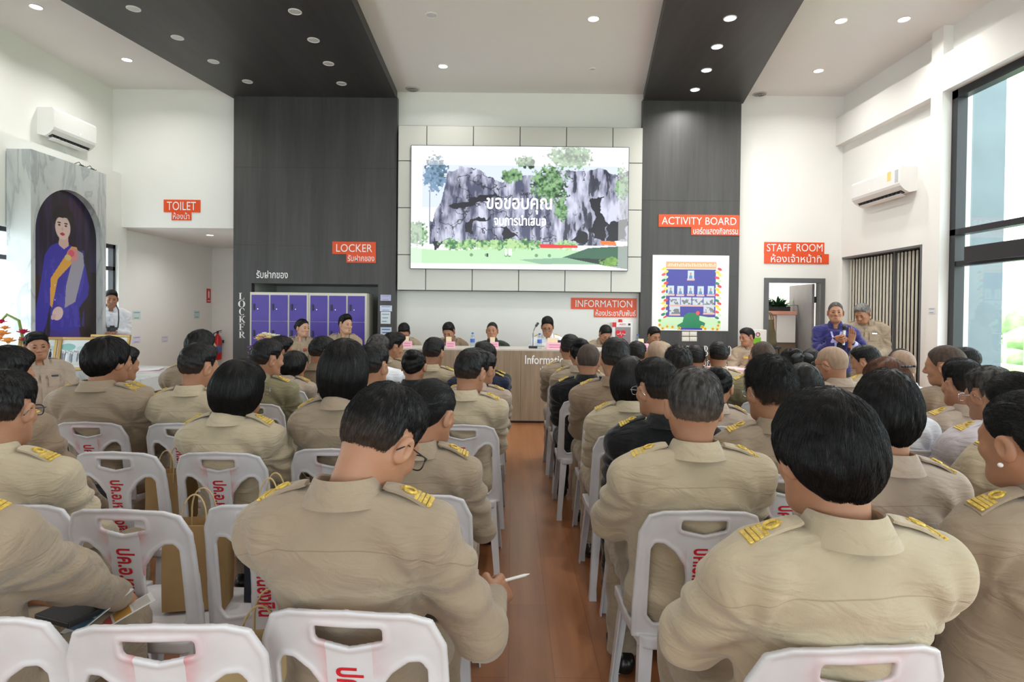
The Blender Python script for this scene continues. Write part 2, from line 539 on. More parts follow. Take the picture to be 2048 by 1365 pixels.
for i, (a, c) in enumerate(rw):
    t = empty(f'window_{i + 5}', ((a + c) / 2, -7.1, 0.05)); t['kind'] = 'structure'
    f = B(); hw = (c - a) / 2
    for k in range(4):
        x = -hw + 0.04 + (2 * hw - 0.08) * k / 3
        f.lo_hi((x - 0.04, -0.05, 0), (x + 0.04, 0.05, 4.15))
    for z in (0.04, 2.4, 4.11):
        f.lo_hi((-hw, -0.05, z - 0.04), (hw, 0.05, z + 0.04))
    f.build('frame', M_BLACK, t)
    B().lo_hi((-hw, -0.006, 0), (hw, 0.006, 4.15)).build('pane', M_GLASS, t)

# the tall glazing of the right wall, with the sliding-door header
t = empty('window_7', (5.36, 0, 0)); t['kind'] = 'structure'
f = B()
for y in (WY1 - 0.05, 4.35, 1.9, -0.6, -3.1, WY0 + 0.05):
    f.lo_hi((-0.06, y - 0.045, 0), (0.06, y + 0.045, WZ))
for z, h in ((WZ - 0.05, 0.05), (2.51, 0.035), (0.05, 0.05)):
    f.lo_hi((-0.06, WY0, z - h), (0.06, WY1, z + h))
f.lo_hi((-0.05, WY0, 2.10), (0.05, WY1, 2.16))
f.build('frame', M_BLACK, t)
B().lo_hi((0.005, WY0, 0), (0.015, WY1, WZ)).build('pane', M_GLASS, t)
B().lo_hi((-0.12, 2.0, 2.13), (-0.02, 6.98, 2.31), 0.006).build('door_header', M_BLACK, t)

# outside the glazing: terrace, cladded column, lawn and fence in the haze
struct('ground', B().lo_hi((5.55, -20, -0.25), (60, 40, -0.12)).build('ground', mat('lawn', srgb(150, 178, 110), 0.9, var=0.2, scale=0.8)))
struct('floor_terrace', B().lo_hi((5.56, -9, -0.12), (9.5, 12, -0.02)).build('floor_terrace', mat('terrace', srgb(205, 205, 200), 0.8)))
struct('wall_terrace', B().lo_hi((5.55, 8.95, -0.1), (6.6, 9.1, 5.4)).build('wall_terrace', mat('terrace_wall', srgb(170, 180, 180), 0.7)))
b = B().lo_hi((6.50, 8.55, -0.1), (6.98, 9.05, 5.4), 0.004)
tag(b.build('terrace_column', mat('column_cladding', srgb(112, 124, 130), 0.55, var=0.08, scale=2)), 'blue-grey clad square column outside the tall right-hand glazing', 'column')
b = B()
for k in range(26):
    b.lo_hi((12 , 2 + k * 0.6, -0.12), (12.05, 2.06 + k * 0.6, 1.1))
b.lo_hi((11.99, 1.5, 1.0), (12.06, 18, 1.06)); b.lo_hi((11.99, 1.5, 0.3), (12.06, 18, 0.36))
tag(b.build('garden_fence', mat('fence', srgb(226, 230, 222), 0.7)), 'pale picket fence on the lawn beyond the right-hand glazing', 'fence')
random.seed(3)
b = B()
for k in range(70):
    b.sph((random.uniform(17, 20), random.uniform(2, 34), random.uniform(0, 1.3)), (random.uniform(.5, 1), random.uniform(.5, 1), random.uniform(.4, .8)), 8)
tag(b.build('garden_hedge', mat('hedge', srgb(160, 188, 132), 0.9, var=0.3, scale=3), None, True), 'pale green hedge far beyond the fence outside', 'hedge')

# ------------------------------------------------------------------ folding shutter in the right wall
t = empty('folding_shutter', (XR, 8.72, 0), 0, 'pale accordion folding metal shutter closing the opening in the right wall', 'shutter')
f = B(); n = 46
z1 = 2.40
for k in range(n):
    y = -0.9 + 1.8 * (k + 0.5) / n
    dense = 0.030 if k % 3 else 0.034
    s = 1 if k % 2 else -1
    f.box((0.10 + 0.012 * s, y, z1 / 2 + 0.01), (0.008, dense, z1 - 0.06), Matrix.Rotation(R(28 * s), 3, 'Z'))
f.build('slat_panel', mat('shutter_slat', srgb(214, 210, 196), 0.45, var=0.05), t)
f = B()
for k in range(0, n, 2):
    y = -0.9 + 1.8 * k / n
    f.lo_hi((0.13, y - 0.006, 0.02), (0.145, y + 0.006, z1))
for z in (0.5, 1.2, 1.9):
    f.lo_hi((0.14, -0.9, z - 0.012), (0.15, 0.9, z + 0.012))
f.build('lattice', M_BLACK, t)
f = B().lo_hi((-0.005, -0.94, z1), (0.2, 0.94, z1 + 0.03)).lo_hi((-0.005, -0.94, 0), (0.2, -0.905, z1)).lo_hi((0.06, -0.285, 0), (0.15, -0.262, z1))
f.build('guide_rail', M_GREYM, t)
struct('wall_shutter_back', B().lo_hi((XR + 0.22, 7.7, 0), (XR + 0.26, 9.7, 2.45)).build('wall_shutter_back', M_BLACK))

# ------------------------------------------------------------------ staff door
t = empty('door_1', ((DX0 + DX1) / 2, YB, 0)); t['kind'] = 'structure'
hw = (DX1 - DX0) / 2
f = B().lo_hi((-hw - 0.07, -0.03, 0), (-hw, 0.13, DZ + 0.07)).lo_hi((hw, -0.03, 0), (hw + 0.07, 0.13, DZ + 0.07)).lo_hi((-hw, -0.03, DZ), (hw, 0.13, DZ + 0.07))
f.build('frame', M_GREYM, t)
lf = B().lo_hi((hw - 0.05, 0.15, 0.02), (hw - 0.01, 0.96, DZ - 0.01), 0.003).build('leaf', mat('door_leaf', srgb(128, 126, 128), 0.5), t)
f = B().cyl((hw - 0.05, 0.88, 1.0), (hw - 0.1, 0.88, 1.0), 0.01).cyl((hw - 0.1, 0.89, 1.0), (hw - 0.1, 0.78, 1.0), 0.009).build('handle', M_CHROME, lf)
f = B()
for z in (0.3, 1.0, 1.75):
    f.lo_hi((hw - 0.012, 0.10, z - 0.05), (hw + 0.004, 0.16, z + 0.05))
f.build('hinge', M_BLACK, t)

# ------------------------------------------------------------------ downlights, speakers
def downlight(px, py, z, lit, label, r=0.075, power=11, pos=None, group=None):
    p = Vector(pos) if pos else PZ(px, py, z)
    t = empty('downlight', (p.x, p.y, z), 0, label, 'ceiling light', group or ('lit ceiling downlights' if lit else 'unlit ceiling downlights'))
    f = B()
    prof = [(r, 0), (r, -0.006), (r * 0.86, -0.010), (r * 0.80, -0.003)]
    f.loft([[(a * math.cos(2 * math.pi * k / 28), a * math.sin(2 * math.pi * k / 28), zz) for k in range(28)] for a, zz in prof], False)
    f.build('trim_ring', M_WHITE, t, True)
    f = B().cyl((0, 0, -0.004), (0, 0, -0.002), r * 0.82, seg=28)
    if lit:
        f.build('lens', mat('lit_lens', (1, 1, 1), 0.3, emit=(1, 0.99, 0.97), estr=8), t)
        lamp('downlight_lamp', 'AREA', (0, 0, -0.014), (0, 0, 0), power, r * 1.5, (1, 0.97, 0.93), parent=t, spread=R(150))
    else:
        f.build('lens', mat('unlit_lens', srgb(205, 206, 208), 0.3), t)
    return t
LITS = [(72, 13, ZC, 'lit downlight at the far upper left of the white ceiling'),
        (254, 119, ZC, 'lit downlight above the left wall air conditioner'),
        (886, 132, ZC, 'lit downlight in the centre ceiling above the left half of the screen'),
        (1187, 37, ZC, 'lit downlight in the centre ceiling above the right half of the screen'),
        (1460, 36, ZS, 'nearest of four lit downlights in the right dark ceiling strip'),
        (1434, 93, ZS, 'second nearest of four lit downlights in the right dark ceiling strip'),
        (1413, 140, ZS, 'third nearest of four lit downlights in the right dark ceiling strip'),
        (1390, 179, ZS, 'farthest of four lit downlights in the right dark ceiling strip'),
        (1682, 41, ZC, 'softly lit downlight just right of the right dark ceiling strip'),
        (1808, 38, ZC, 'lit downlight nearest the tall right-hand glazing'),
        (1637, 141, ZC, 'lit downlight above the staff room sign')]
for x, y, z, l in LITS:
    downlight(x, y, z, True, l)
downlight(420, 470, 2.80, True, 'lit downlight in the low toilet corridor ceiling', 0.07, 8)
UN = [(267, 17, 'nearest unlit downlight of the left row in the left dark strip'), (355, 75, 'second unlit downlight of the left row in the left dark strip'),
      (427, 123, 'third unlit downlight of the left row in the left dark strip'), (495, 163, 'farthest unlit downlight of the left row in the left dark strip'),
      (590, 23, 'nearest unlit downlight of the right row in the left dark strip'), (627, 80, 'second unlit downlight of the right row in the left dark strip'),
      (657, 127, 'third unlit downlight of the right row in the left dark strip'), (683, 167, 'farthest unlit downlight of the right row in the left dark strip')]
for x, y, l in UN:
    downlight(x, y, ZS, False, l)
downlight(863, 30, ZC, False, 'unlit white downlight in the centre ceiling left of the lit one')
downlight(1185, 138, ZC, False, 'small unlit downlight in the centre ceiling above the screen', 0.05)
for x, y, l in ((825, 178, 'round grey ceiling vent near the left end of the centre ceiling'), (1520, 188, 'round grey ceiling vent above the staff room wall')):
    p = PZ(x, y, ZC)
    t = empty('ceiling_vent', (p.x, p.y, ZC), 0, l, 'vent', 'round ceiling vents')
    f = B().cyl((0, 0, -0.012), (0, 0, 0), 0.1, 0.115, 24)
    f.build('ring', mat('vent', srgb(196, 194, 190), 0.5), t)
    f = B()
    for r in (0.03, 0.055, 0.08):
        f.tube([(r * math.cos(a), r * math.sin(a), -0.013) for a in np.linspace(0, 2 * math.pi, 20, False)], 0.004, 6, True)
    f.build('grille', M_GREYM, t)
# unseen lamps added over the seats and behind the camera for more light
for k, (x, y) in enumerate([(x, y) for y in (5.0, 2.0, -1.2, -4.2) for x in (-5.2, -1.6, 0.8, 3.9)]):
    downlight(0, 0, ZC, True, 'added unseen downlight in the ceiling over the audience, nearer than the picture shows', 0.075, 11, (x, y, ZC), 'added downlights over the audience')
# ================================================================== SMOOTH BODIES (distance fields turned into meshes)
class Grid:
    def __init__(s, lo, hi, h):
        s.ax = [np.arange(a, b + h, h, dtype=np.float32) for a, b in zip(lo, hi)]
        s.F = np.full([len(a) for a in s.ax], 1.0, dtype=np.float32)
        s.h = h
    def sub(s, lo, hi, pad):
        sl = []
        for a, l, u in zip(s.ax, lo, hi):
            i0 = max(0, int(np.searchsorted(a, l - pad)) - 1); i1 = min(len(a), int(np.searchsorted(a, u + pad)) + 1)
            if i1 <= i0: return None, None
            sl.append(slice(i0, i1))
        X = s.ax[0][sl[0]][:, None, None]; Y = s.ax[1][sl[1]][None, :, None]; Z = s.ax[2][sl[2]][None, None, :]
        return tuple(sl), (X, Y, Z)
    def op(s, fn, lo, hi, k, mode='u'):
        sl, g = s.sub(lo, hi, k + 0.03)
        if sl is None: return s
        d = fn(*g); f = s.F[sl]
        if mode == 'u':
            s.F[sl] = smin(f, d, k)
        elif mode == 's':
            s.F[sl] = -smin(-f, d, k)
        return s
    def cap(s, a, b, ra, rb=None, k=0.02, mode='u', flat=(1, 1, 1)):
        a, b = np.array(a, dtype=np.float32), np.array(b, dtype=np.float32)
        rb = ra if rb is None else rb
        fl = np.array(flat, dtype=np.float32)
        ba = (b - a) / fl; L2 = float(ba @ ba) + 1e-9
        def fn(X, Y, Z):
            px, py, pz = (X - a[0]) / fl[0], (Y - a[1]) / fl[1], (Z - a[2]) / fl[2]
            h = np.clip((px * ba[0] + py * ba[1] + pz * ba[2]) / L2, 0, 1)
            return np.sqrt((px - h * ba[0]) ** 2 + (py - h * ba[1]) ** 2 + (pz - h * ba[2]) ** 2) - (ra + (rb - ra) * h)
        m = max(ra, rb) * fl.max()
        return s.op(fn, np.minimum(a, b) - m, np.maximum(a, b) + m, k, mode)
    def ell(s, c, r, k=0.02, mode='u', M=None):
        c, r = np.array(c, dtype=np.float32), np.array(r, dtype=np.float32)
        Mi = np.array(M.transposed(), dtype=np.float32) if M is not None else None
        def fn(X, Y, Z):
            x, y, z = X - c[0], Y - c[1], Z - c[2]
            if Mi is not None:
                x, y, z = (Mi[i, 0] * x + Mi[i, 1] * y + Mi[i, 2] * z for i in range(3))
            k0 = np.sqrt((x / r[0]) ** 2 + (y / r[1]) ** 2 + (z / r[2]) ** 2) + 1e-6
            k1 = np.sqrt((x / r[0] ** 2) ** 2 + (y / r[1] ** 2) ** 2 + (z / r[2] ** 2) ** 2) + 1e-6
            return k0 * (k0 - 1) / k1
        m = float(r.max()) if M is not None else r
        return s.op(fn, c - m, c + m, k, mode)
    def cut(s, fn):
        """keep only where fn <= 0"""
        X, Y, Z = s.ax[0][:, None, None], s.ax[1][None, :, None], s.ax[2][None, None, :]
        s.F = np.maximum(s.F, fn(X, Y, Z)).astype(np.float32)
        return s
    def noise(s, amp, f, seed=0):
        X, Y, Z = s.ax[0][:, None, None], s.ax[1][None, :, None], s.ax[2][None, None, :]
        rg = np.random.default_rng(seed)
        n = 0
        for k in range(4):
            a = rg.normal(size=3) * f; p = rg.random() * 6.28
            n = n + np.sin(a[0] * X + a[1] * Y + a[2] * Z + p)
        s.F = s.F + amp * n / 3
        return s
    def mesh(s):
        return surface_net(s.F, s.ax)
def smin(a, b, k):
    h = np.maximum(k - np.abs(a - b), 0) / k
    return np.minimum(a, b) - h * h * k * 0.25
def surface_net(F, ax):
    ins = F < 0
    nx, ny, nz = F.shape
    cs = ins[:-1, :-1, :-1].astype(np.int8)
    tot = np.zeros((nx - 1, ny - 1, nz - 1), dtype=np.int8)
    for i in (0, 1):
        for j in (0, 1):
            for k in (0, 1):
                tot += ins[i:nx - 1 + i, j:ny - 1 + j, k:nz - 1 + k]
    act = (tot > 0) & (tot < 8)
    C = np.argwhere(act)
    idx = np.full(act.shape, -1, dtype=np.int64)
    idx[act] = np.arange(len(C))
    acc = np.zeros((len(C), 3)); cnt = np.zeros(len(C))
    A = [np.asarray(a, dtype=np.float64) for a in ax]
    ci, cj, ck = C.T
    for axis in range(3):
        o = [d for d in range(3) if d != axis]
        for u in (0, 1):
            for v in (0, 1):
                st = [ci.copy(), cj.copy(), ck.copy()]
                st[o[0]] = st[o[0]] + u; st[o[1]] = st[o[1]] + v
                en = [q.copy() for q in st]; en[axis] = en[axis] + 1
                f0, f1 = F[tuple(st)], F[tuple(en)]
                m = (f0 < 0) != (f1 < 0)
                t = np.where(m, f0 / np.where(m, f0 - f1, 1), 0)
                p = np.empty((len(C), 3))
                p[:, axis] = A[axis][st[axis]] * (1 - t) + A[axis][en[axis]] * t
                p[:, o[0]] = A[o[0]][st[o[0]]]; p[:, o[1]] = A[o[1]][st[o[1]]]
                acc[m] += p[m]; cnt[m] += 1
    V = acc / cnt[:, None]
    Q = []
    for axis in range(3):
        o = [(axis + 1) % 3, (axis + 2) % 3]
        a = [slice(None)] * 3; c = [slice(None)] * 3
        a[axis] = slice(0, -1); c[axis] = slice(1, None)
        for d in o:
            a[d] = slice(1, -1); c[d] = slice(1, -1)
        s0, s1 = ins[tuple(a)], ins[tuple(c)]
        E = np.argwhere(s0 != s1)
        if not len(E): continue
        flip = s0[tuple(E.T)]
        E[:, o[0]] += 1; E[:, o[1]] += 1
        def at(u, v):
            q = E.copy(); q[:, o[0]] -= u; q[:, o[1]] -= v
            return idx[tuple(q.T)]
        q = np.stack([at(1, 1), at(0, 1), at(0, 0), at(1, 0)], 1)
        q[~flip] = q[~flip][:, ::-1]
        Q.append(q)
    Q = np.concatenate(Q)
    Q = Q[(Q >= 0).all(1)]
    return V, Q
def relax(V, Q, n=1, f=0.5):
    for _ in range(n):
        s = np.zeros_like(V); c = np.zeros(len(V))
        for a, b in ((0, 1), (1, 2), (2, 3), (3, 0)):
            np.add.at(s, Q[:, a], V[Q[:, b]]); np.add.at(c, Q[:, a], 1)
            np.add.at(s, Q[:, b], V[Q[:, a]]); np.add.at(c, Q[:, b], 1)
        V = V * (1 - f) + f * s / np.maximum(c, 1)[:, None]
    return V
def vnormals(V, Q):
    n = np.cross(V[Q[:, 2]] - V[Q[:, 0]], V[Q[:, 3]] - V[Q[:, 1]])
    N = np.zeros_like(V)
    for i in range(4): np.add.at(N, Q[:, i], n)
    return N / (np.linalg.norm(N, axis=1, keepdims=True) + 1e-9)
def xform(V, M):
    A = np.array(M)
    return V @ A[:3, :3].T + A[:3, 3]
def join(parts):
    vs, qs, o = [], [], 0
    for v, q in parts:
        vs.append(v); qs.append(q + o); o += len(v)
    return np.concatenate(vs), np.concatenate(qs)
# ================================================================== PEOPLE
_CACHE = {}
def memo(key, fn):
    if key not in _CACHE: _CACHE[key] = fn()
    return _CACHE[key]

# ---- head: origin between the eyes' level and the ears, +y is the face, +z up
def head_sdf(fem=False, h=0.0045, full=0.0, bald=False):
    g = Grid((-0.10, -0.125, -0.20), (0.10, 0.125, 0.135), h)
    g.ell((0, -0.012, 0.030), (0.0765, 0.098, 0.088), 0.02)
    g.ell((0, 0.026, -0.030), (0.064 + full, 0.062, 0.084), 0.03)
    g.ell((0, 0.036, -0.084), (0.043 + full - (0.004 if fem else 0), 0.046, 0.033), 0.03)
    for s in (-1, 1):
        g.cap((s * (0.053 + full), 0.0, -0.045), (s * 0.03, 0.055, -0.092), 0.018, 0.018, 0.03)
        g.ell((s * 0.040, 0.060, -0.024), (0.021, 0.021, 0.020), 0.02)
        g.ell((s * 0.032, 0.094, 0.001), (0.019, 0.013, 0.0115), 0.012, 's')
        g.ell((s * 0.031, 0.0770, 0.0005), (0.0145, 0.0118, 0.0105), 0.006)
        g.ell((s * 0.0115, 0.094, -0.036), (0.009, 0.010, 0.008), 0.008)
        M = Matrix.Rotation(s * R(-18), 3, 'Z') @ Matrix.Rotation(R(-12), 3, 'X')
        g.ell((s * 0.0835, -0.008, -0.006), (0.0085, 0.021, 0.034), 0.008, 'u', M)
        g.ell((s * 0.0925, -0.001, -0.002), (0.0055, 0.011, 0.019), 0.005, 's', M)
    g.cap((-0.032, 0.079, 0.020), (0.032, 0.079, 0.020), 0.0105 if not fem else 0.008, None, 0.018)
    g.cap((0, 0.086, 0.008), (0, 0.106, -0.031), 0.0075, 0.0115, 0.014)
    g.ell((0, 0.083, -0.064), (0.023, 0.012, 0.0065), 0.006)
    g.ell((0, 0.081, -0.075), (0.020, 0.012, 0.0065), 0.006)
    g.ell((0, 0.087, -0.0695), (0.024, 0.006, 0.0022), 0.003, 's')
    nr = 0.050 if fem else 0.058
    g.cap((0, -0.026, -0.04), (0, -0.026, -0.150), nr + 0.001, nr - 0.008, 0.03, 'u', (1, 1.03, 1))
    return g
def head(fem, full, fine):
    return memo(('head', fem, full, fine), lambda: head_sdf(fem, 0.0035 if fine else 0.0045, full).mesh())

# ---- hair styles in head space
class hair_region:
    """hairline: y -> lowest z of the hair; the shell thins out towards it"""
    def __init__(s, p, z, thin=0.010): s.p, s.z, s.thin = p, z, thin
    def apply(s, g):
        X, Y, Z = g.ax[0][:, None, None], g.ax[1][None, :, None], g.ax[2][None, None, :]
        r = np.interp(Y, s.p, s.z).astype(np.float32) - Z
        g.F = np.maximum(g.F + s.thin * np.clip(1 + r / 0.04, 0, 1) ** 2, r + 0 * X).astype(np.float32)
SHORT_P = [-0.12, -0.075, -0.045, -0.034, -0.026, 0.012, 0.024, 0.038, 0.055, 0.075, 0.10]
SHORT_Z = [-0.032, -0.036, -0.034, -0.008, 0.036, 0.036, -0.004, 0.018, 0.050, 0.072, 0.076]
def hair_mesh(style):
    h = 0.0045
    lo, hi = (-0.15, -0.20, -0.36), (0.15, 0.15, 0.19)
    if style in ('short', 'grey', 'side', 'crop', 'spiky', 'shaved', 'full'):
        lo = (-0.14, -0.16, -0.10)
    g = Grid(lo, hi, h)
    def cran(ts, tb, tt, dz=0.0):
        g.ell((0, -0.012, 0.030 + dz), (0.0765 + ts, 0.098 + tb, 0.088 + tt), 0.02)
    if style in ('short', 'grey', 'side'):
        cran(0.008, 0.007, 0.016)
        g.ell((0, 0.008, 0.080), (0.068, 0.088, 0.053), 0.03)
        if style == 'side': g.ell((0.02, 0.04, 0.10), (0.05, 0.05, 0.04), 0.03)
        g.cap((0, -0.030, -0.02), (0, -0.040, -0.1), 0.061, 0.059, 0.025, 'u', (1, 1.08, 1))
        g.noise(0.0018, 120, 3)
        hair_region(SHORT_P, SHORT_Z, {'crop': 0.002, 'shaved': 0.0}.get(style, 0.010)).apply(g)
    elif style in ('crop', 'shaved'):
        t = 0.0035 if style == 'crop' else 0.0016
        cran(t, t, t + (0.006 if style == 'crop' else 0))
        g.cap((0, -0.030, -0.02), (0, -0.040, -0.1), 0.0605, 0.058, 0.025, 'u', (1, 1.08, 1))
        hair_region(SHORT_P, SHORT_Z, {'crop': 0.002, 'shaved': 0.0}.get(style, 0.010)).apply(g)
    elif style == 'spiky':
        cran(0.010, 0.010, 0.026)
        g.ell((0, 0.0, 0.085), (0.07, 0.088, 0.062), 0.03)
        g.cap((0, -0.030, -0.02), (0, -0.040, -0.1), 0.061, 0.059, 0.025, 'u', (1, 1.08, 1))
        g.noise(0.006, 150, 5)
        hair_region(SHORT_P, SHORT_Z, {'crop': 0.002, 'shaved': 0.0}.get(style, 0.010)).apply(g)
    elif style == 'full':
        cran(0.024, 0.022, 0.030)
        g.ell((0, -0.028, -0.004), (0.091, 0.084, 0.064), 0.04)
        g.cap((0, -0.030, -0.02), (0, -0.038, -0.12), 0.0645, 0.055, 0.03, 'u', (1, 1.08, 1))
        g.noise(0.0022, 90, 8)
        hair_region([-0.14, -0.06, -0.04, -0.02, 0.02, 0.035, 0.05, 0.075, 0.12], [-0.088, -0.080, -0.056, -0.012, -0.02, 0.0, 0.036, 0.06, 0.062], 0.012).apply(g)
    elif style == 'bob':
        cran(0.017, 0.016, 0.022)
        g.ell((0, -0.028, -0.030), (0.098, 0.092, 0.110), 0.05)
        g.noise(0.0018, 80, 2)
        g.cut(lambda X, Y, Z: np.maximum(-0.118 - 0.10 * np.abs(Y + 0.05) - Z, np.where(Z < 0.05, Y - 0.040, Y - 0.078 - 0 * Z) + 0 * X))
        g.cut(lambda X, Y, Z: -np.maximum(np.abs(X) - 0.072 + 0.0 * Z, np.maximum(-0.022 - Y, Z - 0.055)))
    elif style in ('long', 'brown'):
        cran(0.014, 0.014, 0.020)
        g.ell((0, -0.045, -0.09), (0.100, 0.068, 0.17), 0.06)
        g.ell((0, -0.062, -0.20), (0.092, 0.040, 0.13), 0.05)
        g.noise(0.0022, 70, 6)
        g.cut(lambda X, Y, Z: -0.33 + 1.2 * X * X - Z + 0 * Y)
        g.cut(lambda X, Y, Z: np.where(Z < 0.05, Y - 0.030, Y - 0.076) + 0 * X)
        g.cut(lambda X, Y, Z: -np.maximum(np.abs(X) - 0.072 + 0.0 * Z, np.maximum(-0.018 - Y, Z - 0.055)))
    elif style in ('bun', 'highbun'):
        cran(0.009, 0.008, 0.012)
        c = (0, -0.118, 0.015) if style == 'bun' else (0, -0.100, 0.085)
        g.ell(c, (0.047, 0.036, 0.042), 0.012)
        g.cap((0, -0.03, 0.0), (0, -0.07, -0.035), 0.058, 0.035, 0.03)
        g.noise(0.0015, 110, 4)
        hair_region([-0.17, -0.09, -0.06, -0.04, -0.02, 0.02, 0.045, 0.07, 0.12], [-0.09, -0.060, -0.052, -0.02, 0.028, 0.012, 0.035, 0.068, 0.072], 0.006).apply(g)
    V, Q = g.mesh()
    return V, Q
from mathutils.bvhtree import BVHTree
def strands(style, V, Q, n, seed=1):
    """combed strands that follow the hair's surface away from the crown"""
    rg = np.random.default_rng(seed)
    tree = BVHTree.FromPolygons([Vector(v) for v in V], [tuple(int(i) for i in q) for q in Q])
    f = rg.integers(0, len(Q), n)
    crown = Vector((0.012, -0.055, 0.16))
    bun = {'bun': Vector((0, -0.12, 0.02)), 'highbun': Vector((0, -0.10, 0.08))}.get(style)
    L = {'short': 0.026, 'grey': 0.026, 'side': 0.036, 'crop': 0.006, 'spiky': 0.034, 'full': 0.055, 'bob': 0.075, 'long': 0.11, 'brown': 0.11, 'bun': 0.05, 'highbun': 0.05, 'shaved': 0.002}[style]
    lift = {'spiky': 0.012, 'short': 0.003, 'grey': 0.004, 'side': 0.003, 'crop': 0.003, 'shaved': 0.001, 'full': 0.0022}.get(style, 0.0014)
    jit = 0.28 if style == 'spiky' else 0.16
    k = 6
    pts = np.zeros((n, k, 3))
    P0 = V[Q[f]].mean(1)
    J = rg.normal(size=(n, 3)) * jit
    LN = L * rg.uniform(0.6, 1.15, n) / (k - 1)
    LF = lift * rg.uniform(0.3, 1.3, n)
    for s in range(n):
        q = Vector(P0[s]); j = Vector(J[s])
        for i in range(k):
            c, nn, _, _ = tree.find_nearest(q)
            u = i / (k - 1)
            pts[s, i] = c + nn * (0.0005 + LF[s] * u * (1 if style == 'spiky' else 4 * u * (1.1 - u)))
            d = (c - crown) if bun is None else (bun - c)
            d.normalize()
            if style in ('bob', 'long', 'brown', 'full'):
                d += Vector((0, 0, -1.0 if style != 'full' else -0.35)) * min(1, max(0, (0.12 - c.z) / 0.12))
            d += j
            d -= nn * d.dot(nn)
            if d.length > 1e-5: d.normalize()
            q = c + d * LN[s]
    hc = bpy.data.hair_curves.new('hair_strands')
    hc.add_curves([k] * n)
    hc.attributes['position'].data.foreach_set('vector', pts.reshape(-1).astype(np.float32))
    r = hc.attributes.get('radius') or hc.attributes.new('radius', 'FLOAT', 'POINT')
    rr = np.tile(np.linspace(0.00055, 0.00012, k), n)
    r.data.foreach_set('value', rr.astype(np.float32))
    return hc

def hairmat(name, c0, c1, rough=0.38, fade=None):
    m, t, bs, new, ln = nt(name)
    tc = new('ShaderNodeTexCoord')
    nz = new('ShaderNodeTexNoise'); nz.inputs['Scale'].default_value = 55; nz.inputs['Detail'].default_value = 5
    mp = new('ShaderNodeMapping'); mp.inputs['Scale'].default_value = (1, 1, 0.25)
    ln(tc.outputs['Object'], mp.inputs[0]); ln(mp.outputs[0], nz.inputs['Vector'])
    rp = ramp(t, c0, c1, 0.35, 0.75)
    ln(nz.outputs['Fac'], rp.inputs[0]); ln(rp.outputs[0], bs.inputs['Base Color'])
    if fade:
        # sides and nape clipped so short that the scalp shows through
        sp = new('ShaderNodeSeparateXYZ'); ln(tc.outputs['Object'], sp.inputs[0])
        ad = new('ShaderNodeMath'); ad.operation = 'MULTIPLY_ADD'; ln(nz.outputs['Fac'], ad.inputs[0]); ad.inputs[1].default_value = 0.03; ln(sp.outputs['Z'], ad.inputs[2])
        mr = new('ShaderNodeMapRange'); ln(ad.outputs[0], mr.inputs[0]); mr.inputs[1].default_value = -0.035; mr.inputs[2].default_value = 0.045; mr.inputs[3].default_value = 1; mr.inputs[4].default_value = 0
        mx = new('ShaderNodeMix'); mx.data_type = 'RGBA'; ln(mr.outputs[0], mx.inputs[0]); ln(rp.outputs[0], mx.inputs[6]); mx.inputs[7].default_value = fade
        ln(mx.outputs[2], bs.inputs['Base Color'])
    bs.inputs['Roughness'].default_value = rough
    bs.inputs['Specular IOR Level'].default_value = 0.28
    n2 = new('ShaderNodeTexNoise'); n2.inputs['Scale'].default_value = 260; n2.inputs['Detail'].default_value = 2
    ln(mp.outputs[0], n2.inputs['Vector'])
    bp = new('ShaderNodeBump'); bp.inputs['Strength'].default_value = 0.5; bp.inputs['Distance'].default_value = 0.003
    ln(n2.outputs['Fac'], bp.inputs['Height']); ln(bp.outputs[0], bs.inputs['Normal'])
    MATS[name] = m
    return m
H_BLACK = hairmat('black_hair', srgb(9, 8, 9), srgb(22, 20, 20), 0.42)
H_FADE = hairmat('black_hair_clipped_sides', srgb(9, 8, 9), srgb(22, 20, 20), 0.45, srgb(72, 56, 47))
H_GREY = hairmat('grey_hair', srgb(92, 90, 88), srgb(150, 148, 145), 0.5)
H_SALT = hairmat('greying_hair', srgb(30, 28, 28), srgb(96, 92, 90), 0.45, srgb(112, 96, 86))
H_BROWN = hairmat('reddish_brown_hair', srgb(62, 36, 24), srgb(112, 66, 42))
H_BUZZ = hairmat('buzzed_hair', srgb(58, 47, 40), srgb(84, 68, 58), 0.6)
H_SHAVE = hairmat('shaved_scalp', srgb(150, 124, 104), srgb(172, 146, 124), 0.55)
HCOL = {'short': H_FADE, 'side': H_FADE, 'spiky': H_FADE, 'full': H_BLACK, 'bob': H_BLACK, 'long': H_BLACK, 'bun': H_BLACK, 'highbun': H_BLACK,
        'grey': H_GREY, 'crop': H_BUZZ, 'brown': H_BROWN, 'shaved': H_SHAVE}
def skinmat(name, c):
    m = mat(name, c, 0.5, var=0.05, scale=30, bump=0.08, bscale=350)
    bs = m.node_tree.nodes['Principled BSDF']
    bs.inputs['Subsurface Weight'].default_value = 0.12
    bs.inputs['Subsurface Radius'].default_value = (0.02, 0.008, 0.004)
    return m
SKIN = [skinmat('skin_tan', srgb(170, 122, 94)), skinmat('skin_brown', srgb(150, 104, 78)), skinmat('skin_fair', srgb(204, 160, 134))]
M_LIP = mat('lips', srgb(150, 84, 76), 0.45)
M_EYE = mat('dark_eye', srgb(28, 20, 18), 0.2)
M_BROW = mat('eyebrow', srgb(32, 27, 25), 0.7)

